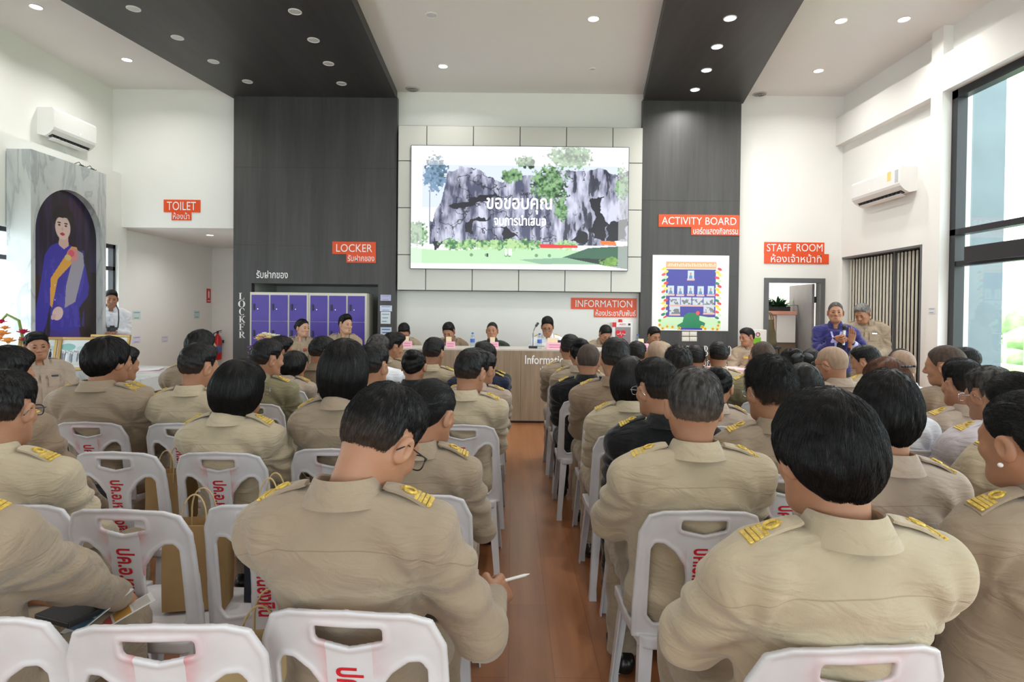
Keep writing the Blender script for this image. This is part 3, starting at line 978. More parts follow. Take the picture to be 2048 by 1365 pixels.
# ---- cloth
def cloth(name, c, yoke=True, rough=0.85):
    """woven cotton: fine weave, soft creases and a stitched yoke seam"""
    if name in MATS: return MATS[name]
    m, t, bs, new, ln = nt(name)
    tc = new('ShaderNodeTexCoord')
    nz = new('ShaderNodeTexNoise'); nz.inputs['Scale'].default_value = 9; nz.inputs['Detail'].default_value = 3
    ln(tc.outputs['Object'], nz.inputs['Vector'])
    rp = ramp(t, tuple(x * 0.93 for x in c[:3]) + (1,), tuple(min(1, x * 1.06) for x in c[:3]) + (1,), 0.3, 0.7)
    ln(nz.outputs['Fac'], rp.inputs[0]); ln(rp.outputs[0], bs.inputs['Base Color'])
    bs.inputs['Roughness'].default_value = rough
    bs.inputs['Specular IOR Level'].default_value = 0.2
    bs.inputs['Sheen Weight'].default_value = 0.25
    mp = new('ShaderNodeMapping'); mp.inputs['Scale'].default_value = (0.8, 1, 2.2)
    ln(tc.outputs['Object'], mp.inputs[0])
    n2 = new('ShaderNodeTexNoise'); n2.inputs['Scale'].default_value = 7; n2.inputs['Detail'].default_value = 3; n2.inputs['Distortion'].default_value = 1.2
    ln(mp.outputs[0], n2.inputs['Vector'])
    n3 = new('ShaderNodeTexNoise'); n3.inputs['Scale'].default_value = 500
    ln(tc.outputs['Object'], n3.inputs['Vector'])
    ad = new('ShaderNodeMath'); ad.operation = 'MULTIPLY_ADD'; ad.inputs[1].default_value = 0.04
    ln(n3.outputs['Fac'], ad.inputs[0]); ln(n2.outputs['Fac'], ad.inputs[2])
    hgt = ad.outputs[0]
    if yoke:
        sx = new('ShaderNodeSeparateXYZ'); ln(tc.outputs['Object'], sx.inputs[0])
        # a line a little below the shoulders, dipping towards the sleeves
        a = new('ShaderNodeMath'); a.operation = 'MULTIPLY'; ln(sx.outputs['X'], a.inputs[0]); ln(sx.outputs['X'], a.inputs[1])
        z = new('ShaderNodeMath'); z.operation = 'MULTIPLY_ADD'; ln(a.outputs[0], z.inputs[0]); z.inputs[1].default_value = 0.9; ln(sx.outputs['Z'], z.inputs[2])
        d = new('ShaderNodeMath'); d.operation = 'COMPARE'; ln(z.outputs[0], d.inputs[0]); d.inputs[1].default_value = 0.468; d.inputs[2].default_value = 0.0013
        s2 = new('ShaderNodeMath'); s2.operation = 'MULTIPLY_ADD'; ln(d.outputs[0], s2.inputs[0]); s2.inputs[1].default_value = -0.12; ln(hgt, s2.inputs[2])
        hgt = s2.outputs[0]
        mx = new('ShaderNodeMix'); mx.data_type = 'RGBA'; mx.blend_type = 'MULTIPLY'
        ln(d.outputs[0], mx.inputs[0]); ln(rp.outputs[0], mx.inputs[6]); mx.inputs[7].default_value = (0.78, 0.76, 0.74, 1)
        ln(mx.outputs[2], bs.inputs['Base Color'])
    bp = new('ShaderNodeBump'); bp.inputs['Strength'].default_value = 0.6; bp.inputs['Distance'].default_value = 0.03
    ln(hgt, bp.inputs['Height']); ln(bp.outputs[0], bs.inputs['Normal'])
    MATS[name] = m
    return m
CLOTH = {'khaki': cloth('khaki_cotton', srgb(166, 149, 128)), 'light': cloth('light_khaki_cotton', srgb(183, 168, 143)), 'pink': cloth('rosy_khaki_cotton', srgb(177, 159, 143)),
         'brown': cloth('brown_khaki_cotton', srgb(138, 118, 98)), 'olive': cloth('olive_khaki_cotton', srgb(132, 124, 96)), 'tan': cloth('tan_khaki_cotton', srgb(155, 138, 118)),
         'black': cloth('black_uniform_cloth', srgb(22, 23, 27)), 'navy': cloth('navy_uniform_cloth', srgb(34, 40, 62)), 'green': cloth('dark_green_cloth', srgb(40, 54, 50)),
         'camo': cloth('dark_green_fatigue_cloth', srgb(46, 54, 44)), 'white': cloth('white_cotton', srgb(232, 234, 240)), 'indigo': cloth('indigo_cotton', srgb(48, 46, 104)), 'lilac': cloth('pale_lilac_cotton', srgb(206, 198, 204))}
C_TROU = {k: cloth(k + '_trousers', v, False) for k, v in (('khaki', srgb(158, 142, 121)), ('black', srgb(24, 25, 30)))}
M_SHOE = mat('black_shoe', srgb(22, 21, 21), 0.3)

# ---- poses. torso space: origin at the hips, z up the spine
def ik(a, b, l1, l2, hint):
    a, b, hint = Vector(a), Vector(b), Vector(hint)
    d = b - a
    L = min(d.length, (l1 + l2) * 0.999)
    u = d.normalized()
    x = (l1 * l1 - l2 * l2 + L * L) / (2 * L)
    y = math.sqrt(max(l1 * l1 - x * x, 0))
    h = hint - u * hint.dot(u)
    h.normalize()
    return a + u * x + h * y, a + u * L
HIPZ = 0.475
def pose(fem=False, fat=0.0, lean=-5, arms='lap', stand=False, roll=0):
    return memo(('pose', fem, fat, lean, arms, stand, roll), lambda: make_pose(fem, fat, lean, arms, stand, roll))
def make_pose(fem, fat, lean, arms, stand, roll):
    hz = 0.86 if stand else HIPZ
    T = Matrix.Translation((0, 0, hz)) @ Matrix.Rotation(R(roll), 4, 'Y') @ Matrix.Rotation(R(-lean), 4, 'X')
    Ti = T.inverted()
    sw = 0.165 if fem else 0.185
    g = Grid((-0.52, -0.32, -0.16), (0.52, 0.62, 0.62), 0.0105)
    b = fat
    g.ell((0, 0.0, 0.03), (0.175 + b * .6, 0.135 + b * .6, 0.13), 0.05)
    g.ell((0, 0.015 + b * .3, 0.19), (0.150 + b, 0.112 + b, 0.19), 0.07)
    g.ell((0, 0.005, 0.36), (0.172 + b * .6 - (0.012 if fem else 0), 0.113 + b * .4, 0.175), 0.07)
    if fem: g.ell((0, 0.085, 0.34), (0.12, 0.05, 0.06), 0.05)
    g.ell((0, -0.045, 0.41), (0.155, 0.075, 0.12), 0.06)
    g.cap((-sw + 0.035, -0.012, 0.468), (sw - 0.035, -0.012, 0.468), 0.062, None, 0.06)
    for s in (-1, 1):
        g.cap((s * (sw - 0.05), -0.016, 0.480), (s * 0.045, -0.014, 0.535), 0.050, 0.045, 0.05)
    hands = {}
    P_ = {'lap': ((-0.10, 0.30, 0.60), (0.10, 0.30, 0.60)), 'write': ((-0.06, 0.34, 0.66), (0.295, 0.27, 0.63)), 'knees': ((-0.15, 0.36, 0.60), (0.15, 0.36, 0.60)),
          'wide': ((-0.16, 0.32, 0.60), (0.16, 0.32, 0.60)), 'table': ((-0.14, 0.30, 0.74), (0.14, 0.30, 0.74)),
          'down': ((-0.25, 0.03, hz - 0.06), (0.25, 0.03, hz - 0.06)), 'mic': ((-0.15, 0.25, 1.20), (0.03, 0.24, 1.235)), 'camera': ((-0.05, 0.24, 1.08), (0.07, 0.24, 1.06)),
          'fold': ((-0.08, 0.20, 0.98), (0.08, 0.20, 0.98)), 'side': ((-0.10, 0.30, 0.58), (0.16, 0.27, 0.60)), 'hang': ((-0.15, 0.30, 0.60), (0.27, 0.20, 0.50))}[arms]
    arm = []
    for s, hp in zip((-1, 1), P_):
        sh = Vector((s * sw, -0.012, 0.455))
        tg = Ti @ Vector(hp)
        hint = Ti.to_3x3() @ Vector((s * ({'write': 0.3, 'wide': 0.75, 'table': 0.75, 'mic': 0.75}.get(arms, 0.5)), -0.6, -0.6))
        el, wr = ik(sh, tg, 0.285, 0.255, hint)
        r0 = 0.070 + b * .25 - (0.010 if fem else 0)
        g.cap(sh, el, r0, r0 - 0.012, 0.045)
        g.cap(el, wr, r0 - 0.012, 0.040, 0.03)
        arm.append((sh, el, wr))
    g.cut(lambda X, Y, Z: Z - 0.556 + 0.75 * np.maximum(Y + 0.02, 0) * (np.abs(X) < 0.085) + 0 * X)
    g.cut(lambda X, Y, Z: 0.0 - Z + 0.8 * np.maximum(Y - 0.20, -9) * (Y > 0.2) * 0 - 1.0 * (Y > 0.17) + 0 * X)
    V, Q = g.mesh()
    V = relax(V, Q, 1, 0.4)
    # pulled creases: from armpits across the back, and round the elbows
    N = vnormals(V, Q)
    x, y, z = V.T
    d = np.zeros(len(V))
    for s in (-1, 1):
        dx = (x - s * sw * 0.9); dz = (z - 0.36)
        rr = np.sqrt(dx ** 2 + dz ** 2 + 1e-6)
        an = np.arctan2(dz, -s * dx)
        d += 0.0066 * np.sin(an * 8 + 2.2 * rr * 10 + s) * np.exp(-((rr - 0.11) / 0.10) ** 2)
        el = np.array(arm[(s + 1) // 2][1])
        re = np.linalg.norm(V - el, axis=1)
        d += 0.0032 * np.sin(re * 150 + x * 30) * np.exp(-(re / 0.085) ** 2)
    d += 0.0030 * np.sin(z * 55 + 7 * np.sin(x * 9) + 2 * y * 9) * np.exp(-((z - 0.10) / 0.13) ** 2)
    d += 0.0026 * np.sin(x * 26 + z * 20 + 3 * np.sin(z * 15)) * np.exp(-((z - 0.22) / 0.2) ** 2) + 0.0012 * np.sin(x * 63 - z * 37)
    V = V + N * d[:, None]
    out = {'T': T, 'shirt': (V, Q), 'arm': arm, 'sw': sw}
    # the body inside the clothes
    g = Grid((-0.5, -0.3, -0.12), (0.5, 0.6, 0.62), 0.02)
    g.ell((0, 0.0, 0.18), (0.11, 0.075, 0.22), 0.04)
    g.ell((0, -0.01, 0.38), (0.13, 0.07, 0.14), 0.06)
    g.cap((-sw + .03, -0.01, 0.45), (sw - .03, -0.01, 0.45), 0.042, None, 0.04)
    g.cap((0, -0.008, 0.44), (0, -0.004, 0.55), 0.050, 0.048, 0.04)
    for sh, el, wr in arm:
        g.cap(sh, el, 0.042, 0.035, 0.03); g.cap(el, wr, 0.034, 0.028, 0.02)
    out['core'] = g.mesh()
    # legs
    g = Grid((-0.34, -0.24, -0.0), (0.34, 0.74, hz + 0.14), 0.013)
    if stand:
        g.ell((0, -0.005, hz), (0.165 + b * .5, 0.125 + b * .5, 0.15), 0.05)
        for s in (-1, 1):
            g.cap((s * 0.088, 0, hz - 0.06), (s * 0.10, 0.015, 0.47), 0.088, 0.068, 0.03)
            g.cap((s * 0.10, 0.015, 0.47), (s * 0.11, -0.01, 0.07), 0.068, 0.056, 0.02)
        feet = [(s * 0.11, 0.0, 0) for s in (-1, 1)]
    else:
        g.ell((0, -0.01, hz - 0.005), (0.178 + b * .6, 0.135 + b * .4, 0.105), 0.04)
        for s in (-1, 1):
            g.cap((s * 0.090, 0.02, hz + 0.005), (s * 0.125, 0.42, hz + 0.02), 0.086 + b * .3, 0.068, 0.03)
            g.cap((s * 0.125, 0.42, hz + 0.02), (s * 0.13, 0.37, 0.07), 0.066, 0.056, 0.02)
        feet = [(s * 0.13, 0.37, 0) for s in (-1, 1)]
    g.cut(lambda X, Y, Z: 0.05 - Z + 0 * X + 0 * Y)
    V, Q = g.mesh()
    N = vnormals(V, Q)
    V = V + N * (0.003 * np.sin(V[:, 1] * 60 + V[:, 2] * 40 + 4 * np.sin(V[:, 0] * 20)))[:, None]
    out['trousers'] = (V, Q)
    out['feet'] = feet
    return out
def shoe():
    def f():
        g = Grid((-0.07, -0.12, -0.01), (0.07, 0.24, 0.12), 0.009)
        g.cap((0, -0.04, 0.035), (0, 0.15, 0.03), 0.043, 0.038, 0.02)
        g.cap((0, -0.045, 0.05), (0, 0.0, 0.08), 0.036, 0.042, 0.02)
        g.cut(lambda X, Y, Z: 0.004 - Z + 0 * X + 0 * Y)
        return npmesh('shoe', *g.mesh())
    return memo('shoe', f)

# ---- hands: wrist at the origin, fingers along +y, palm down (-z), thumb on +x
def hand(kind):
    def f():
        g = Grid((-0.07, -0.06, -0.105), (0.095, 0.21, 0.05), 0.0034)
        g.cap((0, -0.05, 0), (0, 0.01, 0), 0.026, 0.027, 0.02, 'u', (1.05, 1, 0.82))
        for x in (-0.028, -0.010, 0.009, 0.028):
            g.cap((x * 0.62, 0.012, 0), (x, 0.085, 0.001), 0.0165, 0.0125, 0.016, 'u', (1, 1, 0.95))
        curl = {'relax': (22, 28, 20), 'grip': (62, 78, 50), 'open': (8, 14, 10), 'pinch': (52, 58, 30)}[kind]
        for i, x in enumerate((-0.030, -0.010, 0.010, 0.030)):
            L = [(0.030, 0.020, 0.017), (0.040, 0.025, 0.020), (0.043, 0.028, 0.021), (0.038, 0.024, 0.019)][i]
            r = (0.0082, 0.0092, 0.0095, 0.0092)[i]
            p = Vector((x, 0.088 - abs(x - 0.008) * 0.25, 0.0))
            a = 0
            for j in range(3):
                a += curl[j] + (4 * (1.5 - i) if kind != 'grip' else 0)
                fan = (x - 0.0) * (3.2 if kind == 'open' else 1.2)
                q = p + Vector((math.sin(fan) * L[j], math.cos(R(a)) * L[j], -math.sin(R(a)) * L[j]))
                g.cap(p, q, r - j * 0.0007, r - (j + 1) * 0.0009, 0.005)
                p = q
        th = {'relax': ((0.026, 0.022, -0.006), (0.052, 0.055, -0.020), (0.060, 0.085, -0.030), (0.060, 0.106, -0.036)),
              'open': ((0.026, 0.022, -0.004), (0.060, 0.045, -0.012), (0.080, 0.068, -0.016), (0.090, 0.086, -0.018)),
              'grip': ((0.026, 0.022, -0.008), (0.046, 0.052, -0.030), (0.036, 0.074, -0.052), (0.016, 0.082, -0.060)),
              'pinch': ((0.026, 0.022, -0.008), (0.050, 0.055, -0.026), (0.046, 0.084, -0.044), (0.036, 0.100, -0.054))}[kind]
        for j in range(3):
            g.cap(th[j], th[j + 1], (0.0155, 0.0115, 0.0100)[j], (0.0115, 0.0102, 0.0085)[j], 0.008)
        return g.mesh()
    return memo(('hand', kind), f)
def place_hand(kind, wrist, fingers, palm, side, sc=1.0):
    """verts of a hand at `wrist`, fingers pointing along `fingers`, palm facing `palm`; side +1 right, -1 left"""
    V, Q = hand(kind)
    y = Vector(fingers).normalized(); z = -Vector(palm).normalized()
    x = y.cross(z).normalized(); z = x.cross(y)
    V = V * sc
    # thumb sits on +x for a left hand seen palm down; mirror for the other
    flip = side > 0
    if flip:
        V = V * np.array((-1, 1, 1)); Q = Q[:, ::-1]
    M = Matrix(((x.x, y.x, z.x, wrist[0]), (x.y, y.y, z.y, wrist[1]), (x.z, y.z, z.z, wrist[2]), (0, 0, 0, 1)))
    return xform(V, M), Q

def collar_mesh(fem, open_front=True, tall=0.0):
    def f():
        n = 40
        rx, ry = (0.060, 0.066) if not fem else (0.054, 0.060)
        th = np.linspace(R(-248), R(68), n) if open_front else np.linspace(R(-262), R(82), n)
        rows = []
        # profile: (radius add, height) inside bottom -> top fold -> outside bottom edge -> inside again
        for a, z in ((0.000, -0.022), (0.001, 0.010), (0.001, 0.030 + tall), (0.005, 0.034 + tall), (0.0095, 0.029 + tall), (0.020, 0.004), (0.032, -0.022), (0.029, -0.023), (0.014, 0.002)):
            ring = []
            for t in th:
                k = 1 - 0.18 * max(0, math.sin(t))
                drop = 0.016 * max(0, math.sin(t)) ** 1.5
                ring.append(((rx + a) * math.cos(t), (ry + a) * math.sin(t) * k + (0.012 * max(0, math.sin(t)) if a > 0.015 else 0), z - drop - (0.022 * max(0, math.sin(t)) ** 4 if a > 0.018 else 0)))
            rows.append(ring)
        b = B()
        b.loft([list(r) for r in zip(*rows)], False, False)
        bm = b.bm
        me = b.mesh('collar', True)
        return me
    return memo(('collar', fem, open_front, tall), f)
def epaulette_mesh(side):
    """strap over the shoulder, in torso space"""
    def f():
        b = B()
        L = 0.118; w0, w1 = 0.027, 0.019
        rings = []
        for i in range(11):
            u = i / 10
            x = L * u
            w = w0 + (w1 - w0) * u
            if u > 0.9: w *= 0.72
            z = 0.010 * math.sin(math.pi * u) * 0.8
            rings.append([(x, -w, z - 0.003), (x, w, z - 0.003), (x, w * 0.96, z + 0.003), (x, 0, z + 0.0052), (x, -w * 0.96, z + 0.003)])
        b.loft(rings)
        return b.mesh('epaulette', True)
    return memo('epaulette', f)
def insignia_mesh(kind):
    def f():
        b = B()
        if kind == 'bars':
            for i in range(4):
                x = 0.006 + i * 0.0110
                b.box((x + 0.004, 0, 0.0085 + 0.0010 * (i % 2)), (0.0098, 0.045 - i * 0.001, 0.006), None, 0.002)
            n = 18
            b.tube([(0.062 + 0.014 * math.cos(2 * math.pi * k / n), 0.010 * math.sin(2 * math.pi * k / n), 0.0140) for k in range(n)], 0.0036, 8, True)
            b.box((0.066, 0, 0.0115), (0.036, 0.008, 0.004), None, 0.002)
        else:
            for i in range(3):
                b.sph((0.028 + i * 0.026, 0, 0.013), (0.011, 0.011, 0.004), 10)
            b.box((0.05, 0, 0.009), (0.09, 0.044, 0.005), None, 0.002)
        return b.mesh('insignia', True)
    return memo(('insignia', kind), f)
def glasses_mesh():
    def f():
        b = B()
        for s in (-1, 1):
            n = 20
            b.tube([(s * 0.034 + 0.025 * math.copysign(abs(math.cos(a)) ** 0.7, math.cos(a)), 0.109 - 0.006 * (abs(math.cos(a)) if s * math.cos(a) > 0 else 0), -0.004 + 0.018 * math.copysign(abs(math.sin(a)) ** 0.7, math.sin(a))) for a in np.linspace(0, 2 * math.pi, n, False)], 0.0018, 6, True)
            b.tube([(s * 0.060, 0.103, 0.004), (s * 0.076, 0.085, 0.006), (s * 0.084, 0.03, 0.006), (s * 0.088, -0.008, 0.008), (s * 0.086, -0.035, -0.014)], 0.0018, 6)
        b.tube([(-0.010, 0.110, 0.0), (0, 0.113, 0.004), (0.010, 0.110, 0.0)], 0.0018, 6)
        return b.mesh('glasses', True)
    return memo('glasses', f)

NECK = Vector((0, -0.018, 0.553))
def person(loc, rz, label, hair='short', shirt='khaki', fem=False, fat=0.0, lean=-5, arms='lap', yaw=0, pitch=8, tilt=0, skin=0, scale=(1, 1, 1),
           ep='bars', glasses=None, trousers='khaki', face=False, hands=(), fine=False, stand=False, nstrand=0, group=None, hairmat_=None, full=0.0, roll=0, tall=0.0, collar=True, hairscale=None, badge=()):
    ps = pose(fem, fat, lean, arms, stand, roll)
    T = ps['T']
    HM = T @ Matrix.Translation(NECK) @ Matrix.Rotation(R(-yaw), 4, 'Z') @ Matrix.Rotation(R(-pitch + lean), 4, 'X') @ Matrix.Rotation(R(tilt), 4, 'Y') @ Matrix.Translation((0, 0.042, 0.130))
    parts = [(xform(ps['core'][0], T), ps['core'][1])]
    hv, hq = head(fem, full, fine)
    parts.append((xform(hv, HM), hq))
    for i, s in enumerate((-1, 1)):
        sh, el, wr = ps['arm'][i]
        spec = hands[i] if i < len(hands) and hands[i] else None
        W = T @ wr; E_ = T @ el
        d = (W - E_).normalized()
        if spec is None:
            spec = ('relax', d + Vector((0, 0.2, -0.35)), (-s * 0.25, 0, -1))
        v, q = place_hand(spec[0], W + d * 0.028, spec[1], spec[2], s)
        parts.append((v, q))
    me = npmesh('person', *join(parts))
    o = link('person', me, SKIN[skin])
    o.location = loc; o.rotation_euler = (0, 0, rz); o.scale = scale
    tag(o, label, 'person', group)
    def child(name, me, m, M=None, parent=o):
        c = link(name, me, m, parent)
        if M is not None: c.matrix_local = M
        return c
    def shared(key, name, vq):
        return memo(('me', key), lambda: npmesh(name, *vq))
    key = (fem, fat, lean, arms, stand, roll)
    def coloured(key, name, vq, m):
        return memo(('mem', key, m.name), lambda: (lambda me: (me.materials.append(m), me)[1])(npmesh(name, *vq)))
    sm = CLOTH[shirt]
    sh = child('shirt', coloured(key, 'shirt', ps['shirt'], sm), None, T)
    if collar:
        cm = collar_mesh(fem, True, tall).copy(); cm.materials.clear(); cm.materials.append(sm)
        child('collar', cm, None, Matrix.Translation(NECK + Vector((0, 0.002, 0.0))) @ Matrix.Rotation(R(-11), 4, 'X'), sh)
    tm = C_TROU[trousers]
    child('trousers', coloured(key + ('t',), 'trousers', ps['trousers'], tm), None)
    for f in ps['feet']:
        child('shoe', shoe(), M_SHOE, Matrix.Translation(f))
    if hair:
        hm_ = hairmat_ or HCOL[hair]
        vq = memo(('hair', hair), lambda: hair_mesh(hair))
        hm = memo(('hairme', hair, hm_.name), lambda: (lambda me: (me.materials.append(hm_), me)[1])(npmesh('hair', *vq)))
        HS = HM @ (Matrix.Diagonal((*hairscale, 1)) if hairscale else Matrix())
        h = child('hair', hm, None, HS)
        if nstrand:
            hc = memo(('strand', hair, nstrand, hm_.name), lambda: strands(hair, vq[0], vq[1], nstrand))
            if not len(hc.materials): hc.materials.append(hm_)
            c = bpy.data.objects.new('hair_strands', hc)
            COL.objects.link(c); c.parent = h
            c['kind'] = 'stuff'
    if ep:
        gm = M_GOLD
        for s in (-1, 1):
            a = Vector((s * (ps['sw'] + 0.012), -0.014, 0.522)); e = Vector((s * 0.072, -0.012, 0.574))
            M = frame(a, e - a, (0, s, 0) if s < 0 else (0, -1, 0))
            if s < 0:
                M = frame(a, e - a, (0, 1, 0))
            em = epaulette_mesh(s)
            em = memo(('ep', shirt), lambda: (lambda me: (me.materials.clear(), me.materials.append(sm if shirt not in ('white',) else gm), me)[2])(epaulette_mesh(1).copy()))
            # keep the strap's upper side up
            if (M.to_3x3() @ Vector((0, 0, 1))).z < 0:
                M = M @ Matrix.Rotation(math.pi, 4, 'X')
            epo = child('epaulette', em, None, T @ M)
            child('insignia', insignia_mesh(ep), gm, None, epo)
    if glasses:
        child('glasses', memo(('gl', glasses.name), lambda: (lambda me: (me.materials.append(glasses), me)[1])(glasses_mesh().copy())), None, HM)
    if face:
        for q in (-1, 1):
            child('eye', memo(('eye', q), lambda: B().sph((q * 0.031, 0.0876, -0.0005), (0.0118, 0.0055, 0.0056), 12).mesh('eye', True)), M_EYE, HM)
            child('eyebrow', memo(('brow', q), lambda: B().tube([(q * 0.015, 0.0925, 0.019), (q * 0.030, 0.0915, 0.0245), (q * 0.046, 0.080, 0.019)], (0.003, 0.0035, 0.002), 6).mesh('eyebrow', True)), M_BROW if hair != 'grey' else H_GREY, HM)
        def lips():
            rings = []
            for i in range(13):
                u = -1 + i / 6.0
                r = max(0.0006, (1 - u * u) ** 0.6)
                x, y = u * 0.023, 0.0865 - 0.010 * u * u
                rings.append([(x, y + 0.0065 * r * math.cos(a), -0.0695 + 0.0095 * r * math.sin(a)) for a in np.linspace(0, 2 * math.pi, 10, False)])
            return B().loft(rings).mesh('lips', True)
        child('lips', memo('lips', lips), M_LIP, HM)
        V = ps['shirt'][0]
        def front(x, z):
            k = (np.abs(V[:, 0] - x) < 0.02) & (np.abs(V[:, 2] - z) < 0.02)
            return float(V[k, 1].max()) if k.any() else 0.13
        if collar:
            for q in (-1, 1):
                x, z = q * 0.078, 0.36
                n = Vector((q * 0.32, 0.9, 0.12)).normalized()
                M = frame((x, front(x, z) + 0.0, z), Vector((1, -q * 0.32, 0)), (0, 0.0, 1))
                pk = B().box((0, -0.012, 0.004), (0.088, 0.095, 0.008), None, 0.003).box((0, 0.030, 0.008), (0.094, 0.032, 0.008), None, 0.003)
                child('pocket', pk.mesh('pocket', True), sm, M, sh)
            pl = B()
            zs = [0.05 + 0.06 * i for i in range(8)]
            pl.loft([[(sx, front(0, z) + o_, z) for sx, o_ in ((-0.016, -0.006), (-0.016, 0.004), (0.016, 0.004), (0.016, -0.006))] for z in zs])
            child('placket', pl.mesh('placket', False), sm, None, sh)
            if badge:
                q = -1
                for bx, bz, bw, bh, bm in badge:
                    y = front(bx, bz) + 0.010
                    M = frame((bx, y, bz), Vector((1, -math.copysign(0.32, bx), 0)), (0, 0, 1))
                    child('badge', B().box((0, 0, 0), (bw, bh, 0.006), None, 0.001).mesh('badge'), bm, M, sh)
    return o, T, HM, ps
# ================================================================== PLASTIC CHAIRS
def chairmat():
    m, t, bs, new, ln = nt('chair_plastic')
    tc = new('ShaderNodeTexCoord')
    sx = new('ShaderNodeSeparateXYZ'); ln(tc.outputs['Object'], sx.inputs[0])
    # red overspray that drifted round the stencil's card, different on every chair
    def mth(op, a, b=None, c=None):
        n = new('ShaderNodeMath'); n.operation = op
        for i, v in enumerate((a, b, c)):
            if v is None: continue
            if hasattr(v, 'links'): ln(v, n.inputs[i])
            else: n.inputs[i].default_value = v
        return n.outputs[0]
    ax = mth('ABSOLUTE', sx.outputs['X'])
    dx = mth('SUBTRACT', ax, 0.050)
    dz = mth('SUBTRACT', sx.outputs['Z'], 0.815)
    dd = mth('MAXIMUM', dx, dz)
    inside = mth('GREATER_THAN', dd, 0.0)
    fall = mth('POWER', 2.718, mth('MULTIPLY', dd, -42.0))
    nz = new('ShaderNodeTexNoise'); nz.inputs['Scale'].default_value = 14; nz.inputs['Detail'].default_value = 4
    oi = new('ShaderNodeObjectInfo')
    va = new('ShaderNodeVectorMath'); va.operation = 'ADD'
    ln(tc.outputs['Object'], va.inputs[0]); ln(oi.outputs['Random'], va.inputs[1]); ln(va.outputs[0], nz.inputs['Vector'])
    nn = mth('MAXIMUM', mth('SUBTRACT', nz.outputs['Fac'], 0.36), 0.0)
    back = mth('LESS_THAN', sx.outputs['Y'], -0.15)
    amt = mth('MULTIPLY', mth('MULTIPLY', mth('MULTIPLY', inside, fall), mth('MULTIPLY', nn, 3.0)), mth('MULTIPLY', back, mth('MULTIPLY', oi.outputs['Random'], 0.9)))
    amt = mth('MINIMUM', amt, 0.7)
    n2 = new('ShaderNodeTexNoise'); n2.inputs['Scale'].default_value = 5; n2.inputs['Detail'].default_value = 6
    ln(tc.outputs['Object'], n2.inputs['Vector'])
    rp = ramp(t, srgb(198, 196, 199), srgb(214, 212, 216), 0.35, 0.6)
    ln(n2.outputs['Fac'], rp.inputs[0])
    mx = new('ShaderNodeMix'); mx.data_type = 'RGBA'
    ln(amt, mx.inputs[0]); ln(rp.outputs[0], mx.inputs[6]); mx.inputs[7].default_value = srgb(205, 40, 60)
    ln(mx.outputs[2], bs.inputs['Base Color'])
    bs.inputs['Roughness'].default_value = 0.36
    return m
M_PLASTIC = chairmat()
M_STENCIL = mat('red_spray_paint', srgb(196, 24, 36), 0.6, var=0.2, scale=60)
def sd_poly(X, Y, pts):
    d = np.full(X.shape, 1e9); s = np.ones(X.shape)
    n = len(pts)
    for i in range(n):
        ax_, ay = pts[i]; bx, by = pts[i - 1]
        ex, ey = bx - ax_, by - ay
        wx, wy = X - ax_, Y - ay
        t = np.clip((wx * ex + wy * ey) / (ex * ex + ey * ey), 0, 1)
        d = np.minimum(d, (wx - ex * t) ** 2 + (wy - ey * t) ** 2)
        c1, c2, c3 = Y >= ay, Y < by, ex * wy > ey * wx
        s = np.where((c1 & c2 & c3) | (~c1 & ~c2 & ~c3), -s, s)
    return s * np.sqrt(d)
BACK_H = 0.452
def back_warp(V):
    u, v, w = V.T
    k = v / BACK_H
    y = -0.188 - 0.045 * k - 0.030 * k * k + 0.75 * u * u + w
    return np.c_[u, y, 0.425 + v]
